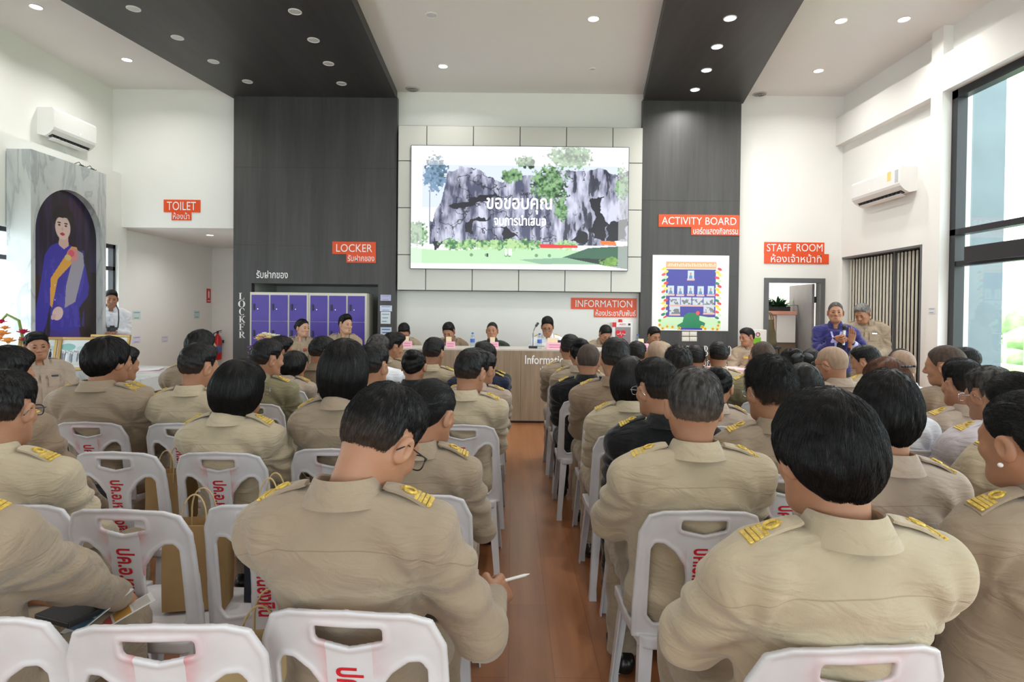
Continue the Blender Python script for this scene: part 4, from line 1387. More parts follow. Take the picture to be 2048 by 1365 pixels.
def chair_meshes():
    # backrest: a bowed panel with a hand-hold and two side openings, ribbed rim all round
    g = Grid((-0.235, -0.02, -0.016), (0.235, 0.475, 0.016), 0.0036)
    U, V = np.meshgrid(g.ax[0], g.ax[1], indexing='ij')
    out = [(-0.212, -0.01), (-0.212, 0.10), (-0.203, 0.36), (-0.175, 0.425), (-0.13, 0.443), (0, BACK_H), (0.13, 0.443), (0.175, 0.425), (0.203, 0.36), (0.212, 0.10), (0.212, -0.01)]
    d = sd_poly(U, V, out)
    hold = sd_poly(U, V, [(-0.066, 0.406), (0.066, 0.406), (0.066, 0.386), (0, 0.372), (-0.066, 0.386)]) - 0.007
    holes = hold
    for s in (-1, 1):
        pts = [(s * 0.066, 0.075), (s * 0.138, 0.058), (s * 0.152, 0.075), (s * 0.151, 0.305), (s * 0.143, 0.318), (s * 0.128, 0.318), (s * 0.098, 0.296), (s * 0.066, 0.250), (s * 0.060, 0.21)]
        if s < 0: pts = pts[::-1]
        h_ = sd_poly(U, V, pts)
        h_ = np.where(np.isfinite(h_), h_, 1) - 0.012
        holes = np.minimum(holes, h_)
    d2 = np.maximum(d, -holes)
    t = 0.0040 + 0.0040 * np.clip((d2 + 0.016) / 0.008, 0, 1)
    W = g.ax[2][None, None, :]
    g.F = np.maximum(d2[:, :, None], np.abs(W) - t[:, :, None]).astype(np.float32)
    v, q = g.mesh()
    v = relax(v, q, 1, 0.5)
    back = npmesh('backrest', back_warp(v), q)
    # seat: dished, front edge rolled down, with side openings near the back
    g = Grid((-0.225, -0.215, -0.07), (0.225, 0.25, 0.03), 0.006)
    X, Y, Z = g.ax[0][:, None, None], g.ax[1][None, :, None], g.ax[2][None, None, :]
    hw = 0.208 - 0.02 * np.clip(-Y / 0.2, 0, 1)
    dx, dy = np.abs(X) - hw + 0.04, np.abs(Y - 0.015) - 0.212 + 0.04
    d2 = np.sqrt(np.maximum(dx, 0) ** 2 + np.maximum(dy, 0) ** 2) + np.minimum(np.maximum(dx, dy), 0) - 0.04
    top = -0.012 * np.exp(-((X / 0.13) ** 2 + ((Y + 0.02) / 0.15) ** 2)) - 0.02 * np.clip((Y - 0.15) / 0.08, 0, 1) ** 2
    skirt = np.maximum(np.maximum(d2, -(d2 + 0.010)), np.maximum(Z - top, -0.045 - Z))
    plate = np.maximum(d2, np.abs(Z - top + 0.004) - 0.004)
    g.F = np.minimum(skirt, plate).astype(np.float32)
    v, q = g.mesh()
    v[:, 2] += 0.43
    seat = npmesh('seat', relax(v, q, 1, 0.4), q)
    # legs: splayed channels
    legs = []
    for sx in (-1, 1):
        for sy in (-1, 1):
            b = B()
            rings = []
            top = Vector((sx * 0.186, -0.176 if sy < 0 else 0.185, 0.425)); bot = Vector((sx * 0.218, -0.262 if sy < 0 else 0.245, 0.0))
            for i in range(9):
                u = i / 8
                p = top.lerp(bot, u)
                wx, wy, th = 0.046 - 0.014 * u, 0.044 - 0.012 * u, 0.006
                if i == 8: wx, wy = wx + 0.006, wy + 0.006
                o = [(0, 0), (-wx, 0), (-wx, th), (-th, th), (-th, wy), (0, wy)]
                rings.append([(p.x + sx * a, p.y - sy * c * -1 * (-1), p.z) if False else (p.x + sx * a, p.y - sy * c, p.z) for a, c in o])
            b.loft(rings)
            legs.append(b.mesh('leg'))
    # stencilled lettering on the splat, reading downwards on the rear side
    o = text('ปค.อ.หนองหิน', None, 1.0, Matrix(), M_STENCIL, None, 'stencil_lettering', 0, bold=0.03)
    me = o.data
    bpy.data.objects.remove(o)
    bm = bmesh.new(); bm.from_mesh(me)
    bmesh.ops.triangulate(bm, faces=bm.faces)
    c = np.array([v_.co for v_ in bm.verts])
    c -= c.min(0); c /= c.max(0) + 1e-9
    uu = -0.030 + c[:, 1] * 0.060; vv = 0.318 - c[:, 0] * 0.262
    wv = back_warp(np.c_[uu, vv, np.full(len(c), -0.0052)])
    for v_, p in zip(bm.verts, wv): v_.co = p
    bm.to_mesh(me); bm.free()
    # rear side faces -y: lettering must face it
    return back, seat, legs, me
CH_ = chair_meshes()
def chair(x, y, rz, label, letter=True):
    t = empty('plastic_chair', (x, y, 0), rz, label, 'chair', 'white plastic stacking chairs')
    bk = link('backrest', CH_[0], M_PLASTIC, t)
    link('seat', CH_[1], M_PLASTIC, t)
    for l in CH_[2]:
        link('leg', l, M_PLASTIC, t)
    if letter:
        link('stencil_lettering', CH_[3], M_STENCIL, bk)
    return t
# ================================================================== THE AUDIENCE
M_FRAME_D = mat('dark_frame', srgb(30, 28, 32), 0.3)
M_FRAME_L = mat('silver_frame', srgb(190, 196, 204), 0.25, metal=0.8)
SITTERS = {}
def sit(hx, hy, d, label, hair='short', shirt='khaki', yaw=0, pitch=8, rz=0, s=1.04, ch=True, cx=0.0, cdy=0.045, name=None, clabel=None, top=None, **k):
    """seat a person so that the crown of the head is seen at (hx, hy), d metres away"""
    k.setdefault('lean', -10)
    ns = 0 if hair in ('shaved',) else (2600 if d < 3.2 else 1000)
    o, T, HM, ps = person((0, 0, 0), R(rz), label, hair, shirt, yaw=yaw, pitch=pitch, fine=d < 3.2, nstrand=k.pop('ns', ns), group=k.pop('group', None), **k)
    p = P(hx, hy, d)
    crown = 0.142 if hair not in ('crop', 'shaved', None) else 0.124
    c = HM @ Vector((0, -0.02, crown * math.cos(R(min(40, pitch))) + 0.0))
    sz = p.z / c.z
    sz = min(1.13, max(0.88, sz))
    o.scale = (s, s, sz)
    a = Matrix.Rotation(R(rz), 3, 'Z') @ Vector((c.x * s, c.y * s, 0))
    o.location = (p.x - a.x, d - a.y, 0)
    if ch:
        chair(o.location.x + cx, o.location.y + cdy - 0.015, R(rz), clabel or ' '.join(('chair of the ' + label.split(',')[0]).split()[:16]), d < 5)
    if name: SITTERS[name] = (o, T, HM, ps)
    return o
def chair_px(px, py, w, label, rz=0):
    """chair whose top edge is seen centred at (px, py), w pixels wide"""
    d = 0.406 * FPX / w
    p = P(px, py, d)
    d2 = d
    p = PZ(px, py, 0.876)
    d = 0.5 * (p.y + d2)
    p = P(px, py, d)
    return chair(p.x, d + 0.262, R(rz), label)
W = dict(fem=True)
# --- left block, nearest rows first
sit(796, 782, 1.50, 'broad man in khaki bent over his notes with pen, nearest left of the aisle', 'short', 'tan', 30, 30, s=1.04, fat=0.008, lean=-7, arms='write', glasses=M_FRAME_D, name='writer', ns=4500, rz=-4, cx=0.055,
    hands=(None, ('pinch', (0.25, 0.8, -0.1), (-0.8, 0.2, -0.5))))
sit(-118, 742, 1.38, 'man at left edge in khaki, only arm and shoulder seen, holding cards', 'short', 'tan', 0, 10, arms='knees', s=1.0, name='edge', ns=0, ch=False)
chair_px(-100, 1244, 400, 'white chair in the bottom left corner, under the man at the left edge')
sit(2, 737, 2.0, 'man with dark glasses and light khaki shirt at left edge, facing right', 'short', 'light', -4, 6, glasses=M_FRAME_D, rz=2, arms='lap', ns=3000, ch=False)
chair_px(2, 1000, 262, 'white chair at the left edge, under the man with dark glasses')
sit(868, 752, 2.2, 'woman with pinned black bun behind the writing man, khaki shirt', 'bun', 'tan', 28, 8, s=1.03, arms='side', ns=3600, **W)
sit(482, 719, 2.75, 'woman with black bob and pale glasses in cream khaki shirt', 'bob', 'light', 24, 4, glasses=M_FRAME_L, arms='side', s=1.1, ns=3200, hairscale=(1, 1, 1.04), **W)
sit(690, 684, 2.85, 'woman with long straight bob in rosy khaki blouse, left of aisle', 'bob', 'tan', 8, 4, s=1.08, ns=3200, hairscale=(1.05, 1, 1.14), **W)
sit(214, 672, 3.4, 'very broad man in brown khaki at left, face turned right', 'full', 'tan', 18, 2, s=1.16, fat=0.035, ns=2600, hairscale=(0.92, 0.95, 0.96))
sit(397, 684, 3.4, 'man in cream khaki shirt left of the bobbed woman, face turned right', 'short', 'light', 26, 2, s=1.02)
sit(12, 690, 2.65, 'person in brown khaki at far left behind the man with glasses', 'short', 'brown', 30, 4, s=1.0, arms='hang', trousers='black')
sit(747, 684, 3.5, 'short-haired man with khaki collar directly behind the long-bobbed woman', 'short', 'pink', 22, 2, s=1.0)
sit(944, 696, 3.45, 'man with glossy black hair in pale khaki beside the aisle', 'side', 'light', 26, 4, s=1.02)
sit(535, 677, 4.1, 'man in olive shirt with cropped sides left of the short-haired woman', 'short', 'olive', 40, 2, s=1.05, fat=0.01)
sit(244, 690, 4.1, 'man half hidden behind the very broad man at left', 'short', 'khaki', 26, 4)
sit(968, 702, 4.25, 'man in rosy khaki with gold shoulder bars just behind glossy-haired man', 'short', 'pink', 40, 4)
sit(402, 657, 4.5, 'thick-haired man in row ahead of the cream-shirted man at left', 'full', 'tan', 30, 2, hairscale=(0.88, 0.9, 0.92))
sit(594, 697, 4.85, 'woman with rounded short black hair in rosy khaki, near lockers', 'bob', 'pink', 35, 10, hairscale=(0.95, 0.95, 0.86), **W)
sit(829, 697, 4.4, 'woman in black dress with pinned-up hair, left of aisle', 'highbun', 'black', 5, 8, ep=None, **W)
sit(560, 671, 5.1, 'man in front of the olive-shirted man, face turned right', 'short', 'khaki', 55, 2)
sit(970, 684, 4.95, 'man in navy uniform with gold shoulder bars by the aisle', 'short', 'navy', 30, 4, trousers='black')
sit(645, 672, 5.1, 'man with shaved sides facing the lockers in brown khaki', 'short', 'brown', 48, 2)
sit(756, 668, 5.0, 'greying man in white shirt left of the aisle', 'short', 'white', 22, 3, ep=None, hairmat_=H_SALT)
sit(868, 674, 5.2, 'man in pale khaki in front of the desk, left of glossy-haired man', 'short', 'light', 18, 3)
sit(788, 664, 5.7, 'man with swept black hair seen in profile before the desk', 'side', 'khaki', 55, 6)
sit(975, 690, 5.65, 'man in dark green uniform in the front row by the aisle', 'short', 'green', 20, 4, trousers='black')
# --- right block
sit(1647, 780, 1.30, 'man with thick black bowl haircut in khaki, nearest right of the aisle', 'full', 'light', -4, 10, s=1.08, fat=0.015, lean=-8, arms='wide', ns=6000, name='bowl', rz=4, cx=-0.035, cdy=.07, hairscale=(.95,.95,1))
sit(1391, 733, 2.06, 'stout man with greying crew cut and pale khaki shirt right of aisle', 'short', 'light', 6, 4, s=1.09, fat=0.03, lean=-9, hairmat_=H_SALT, arms='wide', ns=3500)
sit(1313, 714, 2.62, 'man in black uniform with silver glasses and gold shoulder bars', 'short', 'black', -24, 4, s=1.02, glasses=M_FRAME_L, trousers='black', ns=2600)
sit(1262, 712, 3.25, 'woman with black bob and khaki blouse on the right aisle edge', 'bob', 'light', 8, 4, hairscale=(1, 1, 1.02), **W)
sit(1233, 674, 3.85, 'big man with thick black hair in brown khaki on right aisle edge', 'short', 'brown', 10, 3, s=1.1, fat=0.015)
sit(1178, 689, 4.45, 'man with brown buzz cut in black uniform on right aisle edge', 'crop', 'black', 12, 4, s=1.05, trousers='black')
sit(1162, 674, 5.1, 'woman with high bun in khaki on the right aisle edge', 'highbun', 'khaki', 15, 6, **W)
sit(1141, 668, 5.65, 'man with rounded black hair in khaki, front row right of aisle', 'short', 'khaki', 8, 4, s=1.06)
sit(1275, 682, 5.5, 'man with short black hair between the big man and bald man', 'short', 'tan', 15, 4)
sit(1315, 681, 4.9, 'bald man with shiny scalp in the right block', 'shaved', 'khaki', 5, 4, s=1.05, skin=0)
sit(1358, 690, 4.1, 'man with wet-looking spiky black hair beside the bald man', 'spiky', 'black', 5, 4, ep=None, hairscale=(1, 1, .92))
sit(1392, 690, 5.5, 'man with glossy black hair just right of the spiky-haired man', 'short', 'khaki', 12, 4)
sit(1439, 683, 5.5, 'man in cream shirt before the dark activity board panel', 'short', 'light', 14, 4, s=1.03)
sit(1437, 729, 3.5, 'woman with curled bun and ear showing beside the stout crew-cut man', 'highbun', 'pink', 20, 8, hairscale=(.98, .98, .96), **W)
sit(1541, 716, 2.5, 'man with spiky black hair in khaki behind the stout crew-cut man', 'spiky', 'tan', -8, 5, s=1.04, glasses=M_FRAME_L, ns=5000)
sit(1527, 684, 4.5, 'man with fuzzy brown crew cut in olive khaki', 'crop', 'olive', 10, 4, s=1.08)
sit(1583, 694, 5.0, 'woman with a black ribbon bow in her hair', 'highbun', 'lilac', 0, 4, ep=None, name='bow', **W)
sit(1606, 724, 3.5, 'woman with long straight black hair beside the spiky-haired man', 'long', 'khaki', 0, 4, **W)
sit(1624, 697, 5.3, 'woman with long black hair in front of the standing speaker', 'long', 'khaki', 10, 4, hairscale=(.9, .9, 1), **W)
sit(1664, 692, 4.2, 'man with shaved head and glasses in rosy khaki', 'shaved', 'pink', -32, 3, s=1.06, glasses=M_FRAME_D, skin=0, ep=None)
sit(1728, 690, 4.9, 'man with neat black hair looking left in cream khaki', 'short', 'light', -42, 10, s=1.02)
sit(1772, 712, 2.95, 'woman with long reddish brown hair and a dark clip, white blouse', 'brown', 'white', -6, 4, ep=None, name='clip', **W)
sit(1803, 699, 4.05, 'man with grey stubble hair and black headband in white shirt', 'shaved', 'white', 4, 6, ep=None, name='band', s=1.03, skin=2)
sit(1776, 741, 1.86, 'man with full black hair in rosy khaki behind the bowl-haired man', 'full', 'pink', 10, 6, s=0.98, hairscale=(.93, .95, 1.0), ns=3600)
sit(1893, 692, 3.75, 'man with military crew cut facing left in brown khaki', 'crop', 'brown', -42, 2, s=1.06, ep=None)
sit(1933, 694, 5.4, 'person near the glazing whose dark hair shows over the crew-cut man', 'short', 'khaki', -30, 4)
sit(1929, 717, 3.15, 'man in khaki with white inner collar near the glazing', 'side', 'pink', -4, 4, s=1.02)
sit(1981, 731, 2.75, 'person with thinning dark hair and glasses at right', 'short', 'lilac', -8, 8, glasses=M_FRAME_L, hairmat_=H_SALT)
sit(2028, 738, 2.35, 'woman with curly black hair at the right edge, gold shoulder bars', 'bun', 'light', -12, 6, **W)
sit(2062, 772, 1.52, 'woman with pearl earring and tied black hair at the right edge', 'bun', 'tan', -16, 4, s=1.08, name='pearl', ns=4000, cx=.16, **W)
# hair clip, ribbon, headband, earring
def on_head(key, M, mesh, m, name):
    o, T, HM, ps = SITTERS[key]
    c = link(name, mesh, m, o)
    c.matrix_local = HM @ M
    return c
b = B()
for s in (-1, 1):
    b.sph((s * 0.045, 0, 0.004), (0.045, 0.012, 0.024), 12, Matrix.Rotation(R(18 * s), 3, 'Y'))
b.sph((0, -0.006, 0), (0.014, 0.012, 0.014), 10)
on_head('bow', Matrix.Translation((0.03, -0.135, 0.06)), b.mesh('ribbon_bow', True), M_BLACK, 'ribbon_bow')
b = B()
for k in range(7):
    b.sph((-0.03 + 0.01 * k, -0.008 * math.sin(k), 0), (0.008, 0.006, 0.006), 8)
on_head('clip', Matrix.Translation((0.030, -0.122, 0.092)), b.mesh('hair_clip', True), M_FRAME_D, 'hair_clip')
b = B(); b.tube([(0.086 * math.cos(a), 0.0, 0.03 + 0.096 * math.sin(a)) for a in np.linspace(R(-5), R(185), 24)], 0.005, 6)
on_head('band', Matrix.Translation((0, -0.01, 0)), b.mesh('headband', True), M_BLACK, 'headband')
on_head('pearl', Matrix.Translation((-0.090, 0.002, -0.046)), B().sph((0, 0, 0), 0.006, 12).mesh('earring', True), M_WHITE, 'earring')

# --- empty chairs among the audience
EMPTY = {}
EMPTY['a'] = chair_px(300, 1245, 418, 'empty white chair nearest the camera at bottom left, red overspray round its stencil', 2)
EMPTY['b'] = chair_px(248, 994, 282, 'empty white chair at left with a brown paper bag on its seat', -3)
EMPTY['c'] = chair_px(520, 1017, 250, 'empty white chair just left of the writing man, navy folder bag on seat', 0)
EMPTY['d'] = chair_px(229, 903, 188, 'empty white chair in third row at left holding a paper bag', -2)
EMPTY['f'] = chair_px(1868, 878, 120, 'empty white chair at right beyond the rosy khaki man, its back mostly hidden', -6)
# ================================================================== WALLS' FITTINGS
BX, BZ = Vector((1, 0, 0)), Vector((0, 0, 1))
def wall_rect(px0, py0, px1, py1, Y):
    """lower-left corner, width and height of a picture rectangle on the plane Y"""
    a = P(px0, (py0 + py1) / 2, Y); b_ = P(px1, (py0 + py1) / 2, Y)
    t = P((px0 + px1) / 2, py0, Y); u = P((px0 + px1) / 2, py1, Y)
    return a.x, u.z, b_.x - a.x, t.z - u.z
def sign(name, Y, label, cat, rects, words, m=M_ORANGE, lm=M_LETTER, thick=0.012):
    r0 = [wall_rect(*r, Y) for r in rects]
    cx_ = r0[0][0] + r0[0][2] / 2; cz_ = r0[-1][1]
    t = empty(name, (cx_, Y, cz_), 0, label, cat)
    for i, (x, z, w_, h_) in enumerate(r0):
        B().lo_hi((x - cx_, -thick, z - cz_), (x + w_ - cx_, 0, z + h_ - cz_), 0.001).build('panel', m, t)
    for body, *px in words:
        x, z, w_, h_ = wall_rect(*px, Y)
        text(body, w_, h_, frame((x - cx_, -thick - 0.0025, z - cz_), BX, BZ), lm, t, bold=0.004 if ord(body[0]) > 127 else 0.0)
    return t
sign('toilet_sign', YB, 'orange TOILET sign on the white wall over the corridor', 'sign', [(328, 400, 401, 425), (344, 425, 383, 441)], [('TOILET', 335, 404, 393, 421), ('ห้องน้ำ', 347, 425.5, 380, 439)])
sign('locker_sign', YD, 'orange LOCKER sign on the left dark panel', 'sign', [(665, 484, 752, 509), (693, 509, 752, 526)], [('LOCKER', 673, 489, 745, 504.5), ('รับฝากของ', 696, 510, 749, 523)])
sign('information_sign', YB, 'orange INFORMATION sign below the big screen', 'sign', [(1142, 596.5, 1273, 619), (1188, 619, 1273, 635)], [('INFORMATION', 1151, 601, 1264, 615), ('ห้องประชาสัมพันธ์', 1191, 619.5, 1271, 632.5)])
sign('activity_board_sign', YD, 'orange ACTIVITY BOARD sign on the right dark panel', 'sign', [(1317, 430, 1478, 455), (1382, 455, 1478, 471)], [('ACTIVITY BOARD', 1323, 435, 1472, 450), ('บอร์ดแสดงกิจกรรม', 1386, 456, 1475, 469)])
sign('staff_room_sign', YB, 'orange STAFF ROOM sign over the open doorway', 'sign', [(1528, 485, 1648, 508), (1528, 508, 1657, 528)], [('STAFF', 1533, 488.5, 1581, 503.5), ('ROOM', 1592, 488.5, 1644, 503.5), ('ห้องเจ้าหน้าที่', 1541, 508.5, 1642, 525.5)])
# white lettering straight on the dark panels
def lettering(name, label, Y, words, bold=0.0):
    t = None
    for body, *px in words:
        x, z, w_, h_ = wall_rect(*px, Y)
        if t is None:
            t = empty(name, (x, Y, z), 0, label, 'lettering'); o0 = Vector((x, Y, z))
        text(body, w_, h_, frame(Vector((x, Y - 0.003, z)) - o0, BX, BZ), M_LETTER, t, bold=bold)
    return t
lettering('wall_lettering', 'white Thai lettering on the dark panel above the lockers', YD, [('รับฝากของ', 513, 541, 576, 557)], 0.012)
# roman capitals with serifs, as strokes on a 1 x 1.2 field
SERIF = {'L': [(.1, 0, .34, 1.2), (0, 0, .85, .07), (0, 1.13, .5, 1.2), (.78, 0, .85, .34)], 'F': [(.12, 0, .36, 1.2), (0, 0, .55, .07), (0, 1.13, .85, 1.2), (.78, .86, .85, 1.2), (.36, .58, .66, .65), (.62, .46, .68, .78)],
         'K': [(.1, 0, .34, 1.2), (0, 0, .46, .07), (0, 1.13, .46, 1.2), ((.34, .45), (.80, 1.16), .10), ((.46, .62), (.86, .04), .24), (.62, 1.13, 1.0, 1.2), (.66, 0, 1.02, .07)],
         'R': [(.1, 0, .34, 1.2), (0, 0, .46, .07), (0, 1.13, .5, 1.2), 'bowl', ((.5, .56), (.86, .04), .22), (.74, 0, 1.02, .07)], 'O': ['ring'], 'C': ['arc'],
         'A': [((.45, 1.2), (.12, .04), .09), ((.45, 1.2), (.82, .04), .24), (.0, 0, .3, .07), (.62, 0, 1.02, .07), (.24, .36, .66, .43)], 'B': [(.1, 0, .34, 1.2), (0, 0, .4, .07), (0, 1.13, .4, 1.2), 'bowl', 'bowl2'],
         'D': [(.1, 0, .34, 1.2), (0, 0, .4, .07), (0, 1.13, .4, 1.2), 'dee'], 'T': [(.38, 0, .62, 1.2), (.26, 0, .74, .07), (0, 1.13, 1, 1.2), (0, .86, .07, 1.2), (.93, .86, 1, 1.2)],
         'I': [(.2, 0, .44, 1.2), (.06, 0, .58, .07), (.06, 1.13, .58, 1.2)], 'V': [((.14, 1.16), (.46, .0), .24), ((.84, 1.16), (.48, 0), .08), (0, 1.13, .36, 1.2), (.66, 1.13, 1, 1.2)], 'Y': [((.14, 1.16), (.48, .5), .24), ((.86, 1.16), (.52, .5), .08), (.38, 0, .62, .55), (.26, 0, .74, .07), (0, 1.13, .36, 1.2), (.68, 1.13, 1, 1.2)]}
def serif(bb, ch, x, z, w_, h_, y):
    sx, sz = w_, h_ / 1.2
    def quad(p): bb.prism([(x + a * sx, y, z + c * sz) for a, c in p], (0, -0.002, 0), (0, 0.002, 0))
    def arc(cx_, cz_, ro, hz_, a0, a1, thick, n=20):
        for i in range(n):
            t0, t1 = a0 + (a1 - a0) * i / n, a0 + (a1 - a0) * (i + 1) / n
            q = []
            for t_ in (t0, t1): q.append((cx_ + ro * math.cos(t_), cz_ + hz_ * math.sin(t_)))
            for t_ in (t1, t0):
                k = thick * abs(math.cos(t_)) + 0.06
                q.append((cx_ + (ro - k) * math.cos(t_), cz_ + (hz_ - 0.07) * math.sin(t_)))
            quad(q)
    for s in SERIF[ch]:
        if s == 'ring': arc(.5, .6, .5, .62, 0, 2 * math.pi, .2, 28)
        elif s == 'arc': arc(.52, .6, .5, .62, R(48), R(312), .2); quad([(.82, .78), (.88, .78), (.88, 1.12), (.82, 1.12)])
        elif s == 'bowl': arc(.36, .88, .46, .32, R(-90), R(90), .16)
        elif s == 'bowl2': arc(.36, .31, .54, .31, R(-90), R(90), .18)
        elif s == 'dee': arc(.34, .6, .64, .6, R(-90), R(90), .2)
        elif len(s) == 4: quad([(s[0], s[1]), (s[2], s[1]), (s[2], s[3]), (s[0], s[3])])
        else:
            (ax_, az_), (bx_, bz_), t_ = s
            quad([(ax_ - t_ / 2, az_), (bx_ - t_ / 2, bz_), (bx_ + t_ / 2, bz_), (ax_ + t_ / 2, az_)])
t = None
for i, ch in enumerate('LOCKFR'):
    y0 = 586 + i * 15.4
    x, z, w_, h_ = wall_rect(478 if ch != 'O' else 476.5, y0, 490.5, y0 + 13.6, YD)
    if t is None:
        t = empty('vertical_lettering', (x, YD, 1.0), 0, 'white serif capitals running down the dark strip left of the lockers', 'lettering'); x00 = x
    bb = B(); serif(bb, ch, x - x00, z - 1.0, w_, h_, -0.003)
    bb.build('letter', M_LETTER, t)
t = empty('panel_lettering', (RX0 + 0.1, YD, 0.6), 0, 'white serif lettering low on the right dark panel behind the heads', 'lettering')
xs = P(1303, 704, YD).x
for i, ch in enumerate('ACTIVITY BOARD'):
    if ch == ' ': continue
    x, z, w_, h_ = wall_rect(1303 + i * 11.6, 692, 1303 + i * 11.6 + 9.6, 713, YD)
    bb = B(); serif(bb, ch, x - t.location.x, z - 0.6, w_, h_, -0.003)
    bb.build('letter', M_LETTER, t)
x, z, w_, h_ = wall_rect(1345, 717, 1462, 733, YD)
text('บอร์ดแสดงกิจกรรม', w_, h_, frame((x - t.location.x, -0.003, z - 0.6), BX, BZ), M_LETTER, t, 'thai_lettering')

# ------------------------------------------------------------------ the big screen
SY = 9.46
a, c = P(823, 291, SY), P(1254.5, 541.5, SY)
sw_, sh_ = c.x - a.x, a.z - c.z
t = empty('led_screen', ((a.x + c.x) / 2, SY, c.z), 0, 'large bright LED screen showing grey karst cliffs and a lawn', 'screen')
B().lo_hi((-sw_ / 2 - 0.008, 0.001, -0.008), (sw_ / 2 + 0.008, 0.05, sh_ + 0.008)).build('cabinet', M_BLACK, t)
cv = Canvas(430, 250, (250, 252, 255))
X, Y = cv.X, cv.Y
n1, n2, n3 = cv.noise(6, 4, 5, 1), cv.noise(40, 5, 4, 2), cv.noise(14, 10, 4, 3)
inner = (X > 0.05) & (X < 0.955) & (Y > 0.155) & (Y < 0.965)
cv.put((inner & (Y < 0.5)).astype(float) * 0.55, (206, 226, 255))
# cliffs: a broken skyline, vertical flutes, dark clefts
sky = np.interp(X, [0.10, 0.14, 0.17, 0.22, 0.30, 0.36, 0.42, 0.48, 0.52, 0.58, 0.64, 0.70, 0.74, 0.80, 0.88, 0.94, 1.0], [0.60, 0.44, 0.20, 0.16, 0.19, 0.24, 0.30, 0.26, 0.22, 0.25, 0.21, 0.19, 0.18, 0.17, 0.19, 0.22, 0.20])
rock = (Y > sky + 0.10 * (n3 - 0.5)) & (Y < 0.80) & (X > 0.085)
tone = np.clip(0.40 + 2.2 * (n2 - 0.5) + 0.9 * (n1 - 0.5) + 0.8 * (cv.noise(60, 14, 3, 77) - .5), 0, 1)[..., None]
rc = np.array(srgb(84, 88, 116)[:3], dtype=np.float32) * (1 - tone) + np.array(srgb(222, 224, 246)[:3], dtype=np.float32) * tone
cv.put(rock.astype(float), rc)
cl_ = cv.noise(16, 9, 4, 11)
cv.put((rock & (np.abs(cl_ - 0.5) < 0.02) & (n1 < 0.62)).astype(float) * 0.85, (38, 38, 52))
cv.put((rock & (n2 < 0.40) & (X > 0.66)).astype(float) * 0.8, (44, 46, 60))
for pts in ([(0.17, 0.49), (0.24, 0.45), (0.33, 0.40), (0.42, 0.40), (0.36, 0.45), (0.28, 0.48), (0.20, 0.53)], [(0.26, 0.60), (0.40, 0.55), (0.30, 0.62), (0.29, 0.72), (0.265, 0.70)], [(0.36, 0.66), (0.46, 0.68), (0.50, 0.74), (0.47, 0.72), (0.44, 0.80), (0.43, 0.70)],
            [(0.83, 0.42), (0.90, 0.38), (0.88, 0.52), (0.92, 0.62), (0.89, 0.74), (0.82, 0.70), (0.85, 0.56)], [(0.92, 0.62), (1, 0.58), (1, 0.74), (0.90, 0.76)], [(0.76, 0.66), (0.82, 0.72), (0.80, 0.78), (0.74, 0.74)], [(0.09, 0.78), (0.15, 0.76), (0.12, 0.84), (0.09, 0.84)], [(0.2, 0.28), (0.24, 0.34), (0.22, 0.33)], [(0.38, 0.38), (0.48, 0.42), (0.40, 0.41)]):
    X0_, Y0_ = cv.X, cv.Y
    cv.X = X0_ + .06 * (cv.noise(18, 10, 3, 41) - .5); cv.Y = Y0_ + .10 * (cv.noise(22, 12, 3, 42) - .5)
    cv.poly(pts, (34, 34, 46))
    cv.X, cv.Y = X0_, Y0_
def leaves(cx_, cy_, rx, ry, n, cols, seed):
    """clump of foliage: broken edge, leaves in light and dark tones"""
    r2 = ((cv.X - cx_) / rx) ** 2 + ((cv.Y - cy_) / ry) ** 2
    hi, lo_ = cv.noise(110, 64, 2, seed + 50), cv.noise(26, 16, 3, seed)
    m = np.clip((hi * .8 + lo_ * .5 + .42 * (1 - r2) - .66) * 9, 0, 1) * (r2 < 2.4)
    tone = np.clip((cv.noise(90, 52, 2, seed + 9) * .7 + cv.noise(20, 12, 2, seed + 3) * .6 - .38) * 2.6, 0, .999)
    pal = np.array([srgb(*c_)[:3] for c_ in sorted(cols, key=sum)], dtype=np.float32)
    k = tone * (len(pal) - 1); i0 = k.astype(int); f_ = (k - i0)[..., None]
    cv.put(m, pal[i0] * (1 - f_) + pal[np.minimum(i0 + 1, len(pal) - 1)] * f_)
G1 = [(52, 92, 56), (84, 128, 80), (120, 164, 112), (38, 66, 46), (150, 190, 140)]
leaves(0.73, 0.08, 0.10, 0.10, 70, G1, 1); leaves(0.64, 0.32, 0.08, 0.16, 110, G1, 2); leaves(0.53, 0.13, 0.05, 0.05, 26, G1[3:4] + G1, 3); leaves(0.69, 0.5, 0.03, 0.10, 40, G1, 4)
leaves(0.11, 0.22, 0.05, 0.17, 60, [(92, 124, 150), (130, 160, 190), (70, 98, 110)], 5); leaves(0.03, 0.72, 0.05, 0.10, 40, G1, 6); leaves(0.97, 0.30, 0.03, 0.14, 40, G1, 7); leaves(0.46, 0.24, 0.05, 0.06, 20, G1[2:], 8)
cv.rect(0.083, 0.36, 0.088, 0.66, (150, 160, 180))
gr = Y > 0.83 + 0.02 * np.sin(X * 9)
cv.put(gr.astype(float), (196, 236, 190)); cv.put((gr & (Y > 0.955)).astype(float), (250, 253, 250))
for k, (gx, gw) in enumerate(((0.20, .07), (0.27, .04), (0.39, .05), (0.46, .04), (0.54, .06), (0.72, .05), (0.33, .03))):
    leaves(gx, 0.80, gw, 0.045, 34, [(96, 150, 96), (150, 200, 130), (70, 120, 80), (190, 226, 160)], 20 + k)
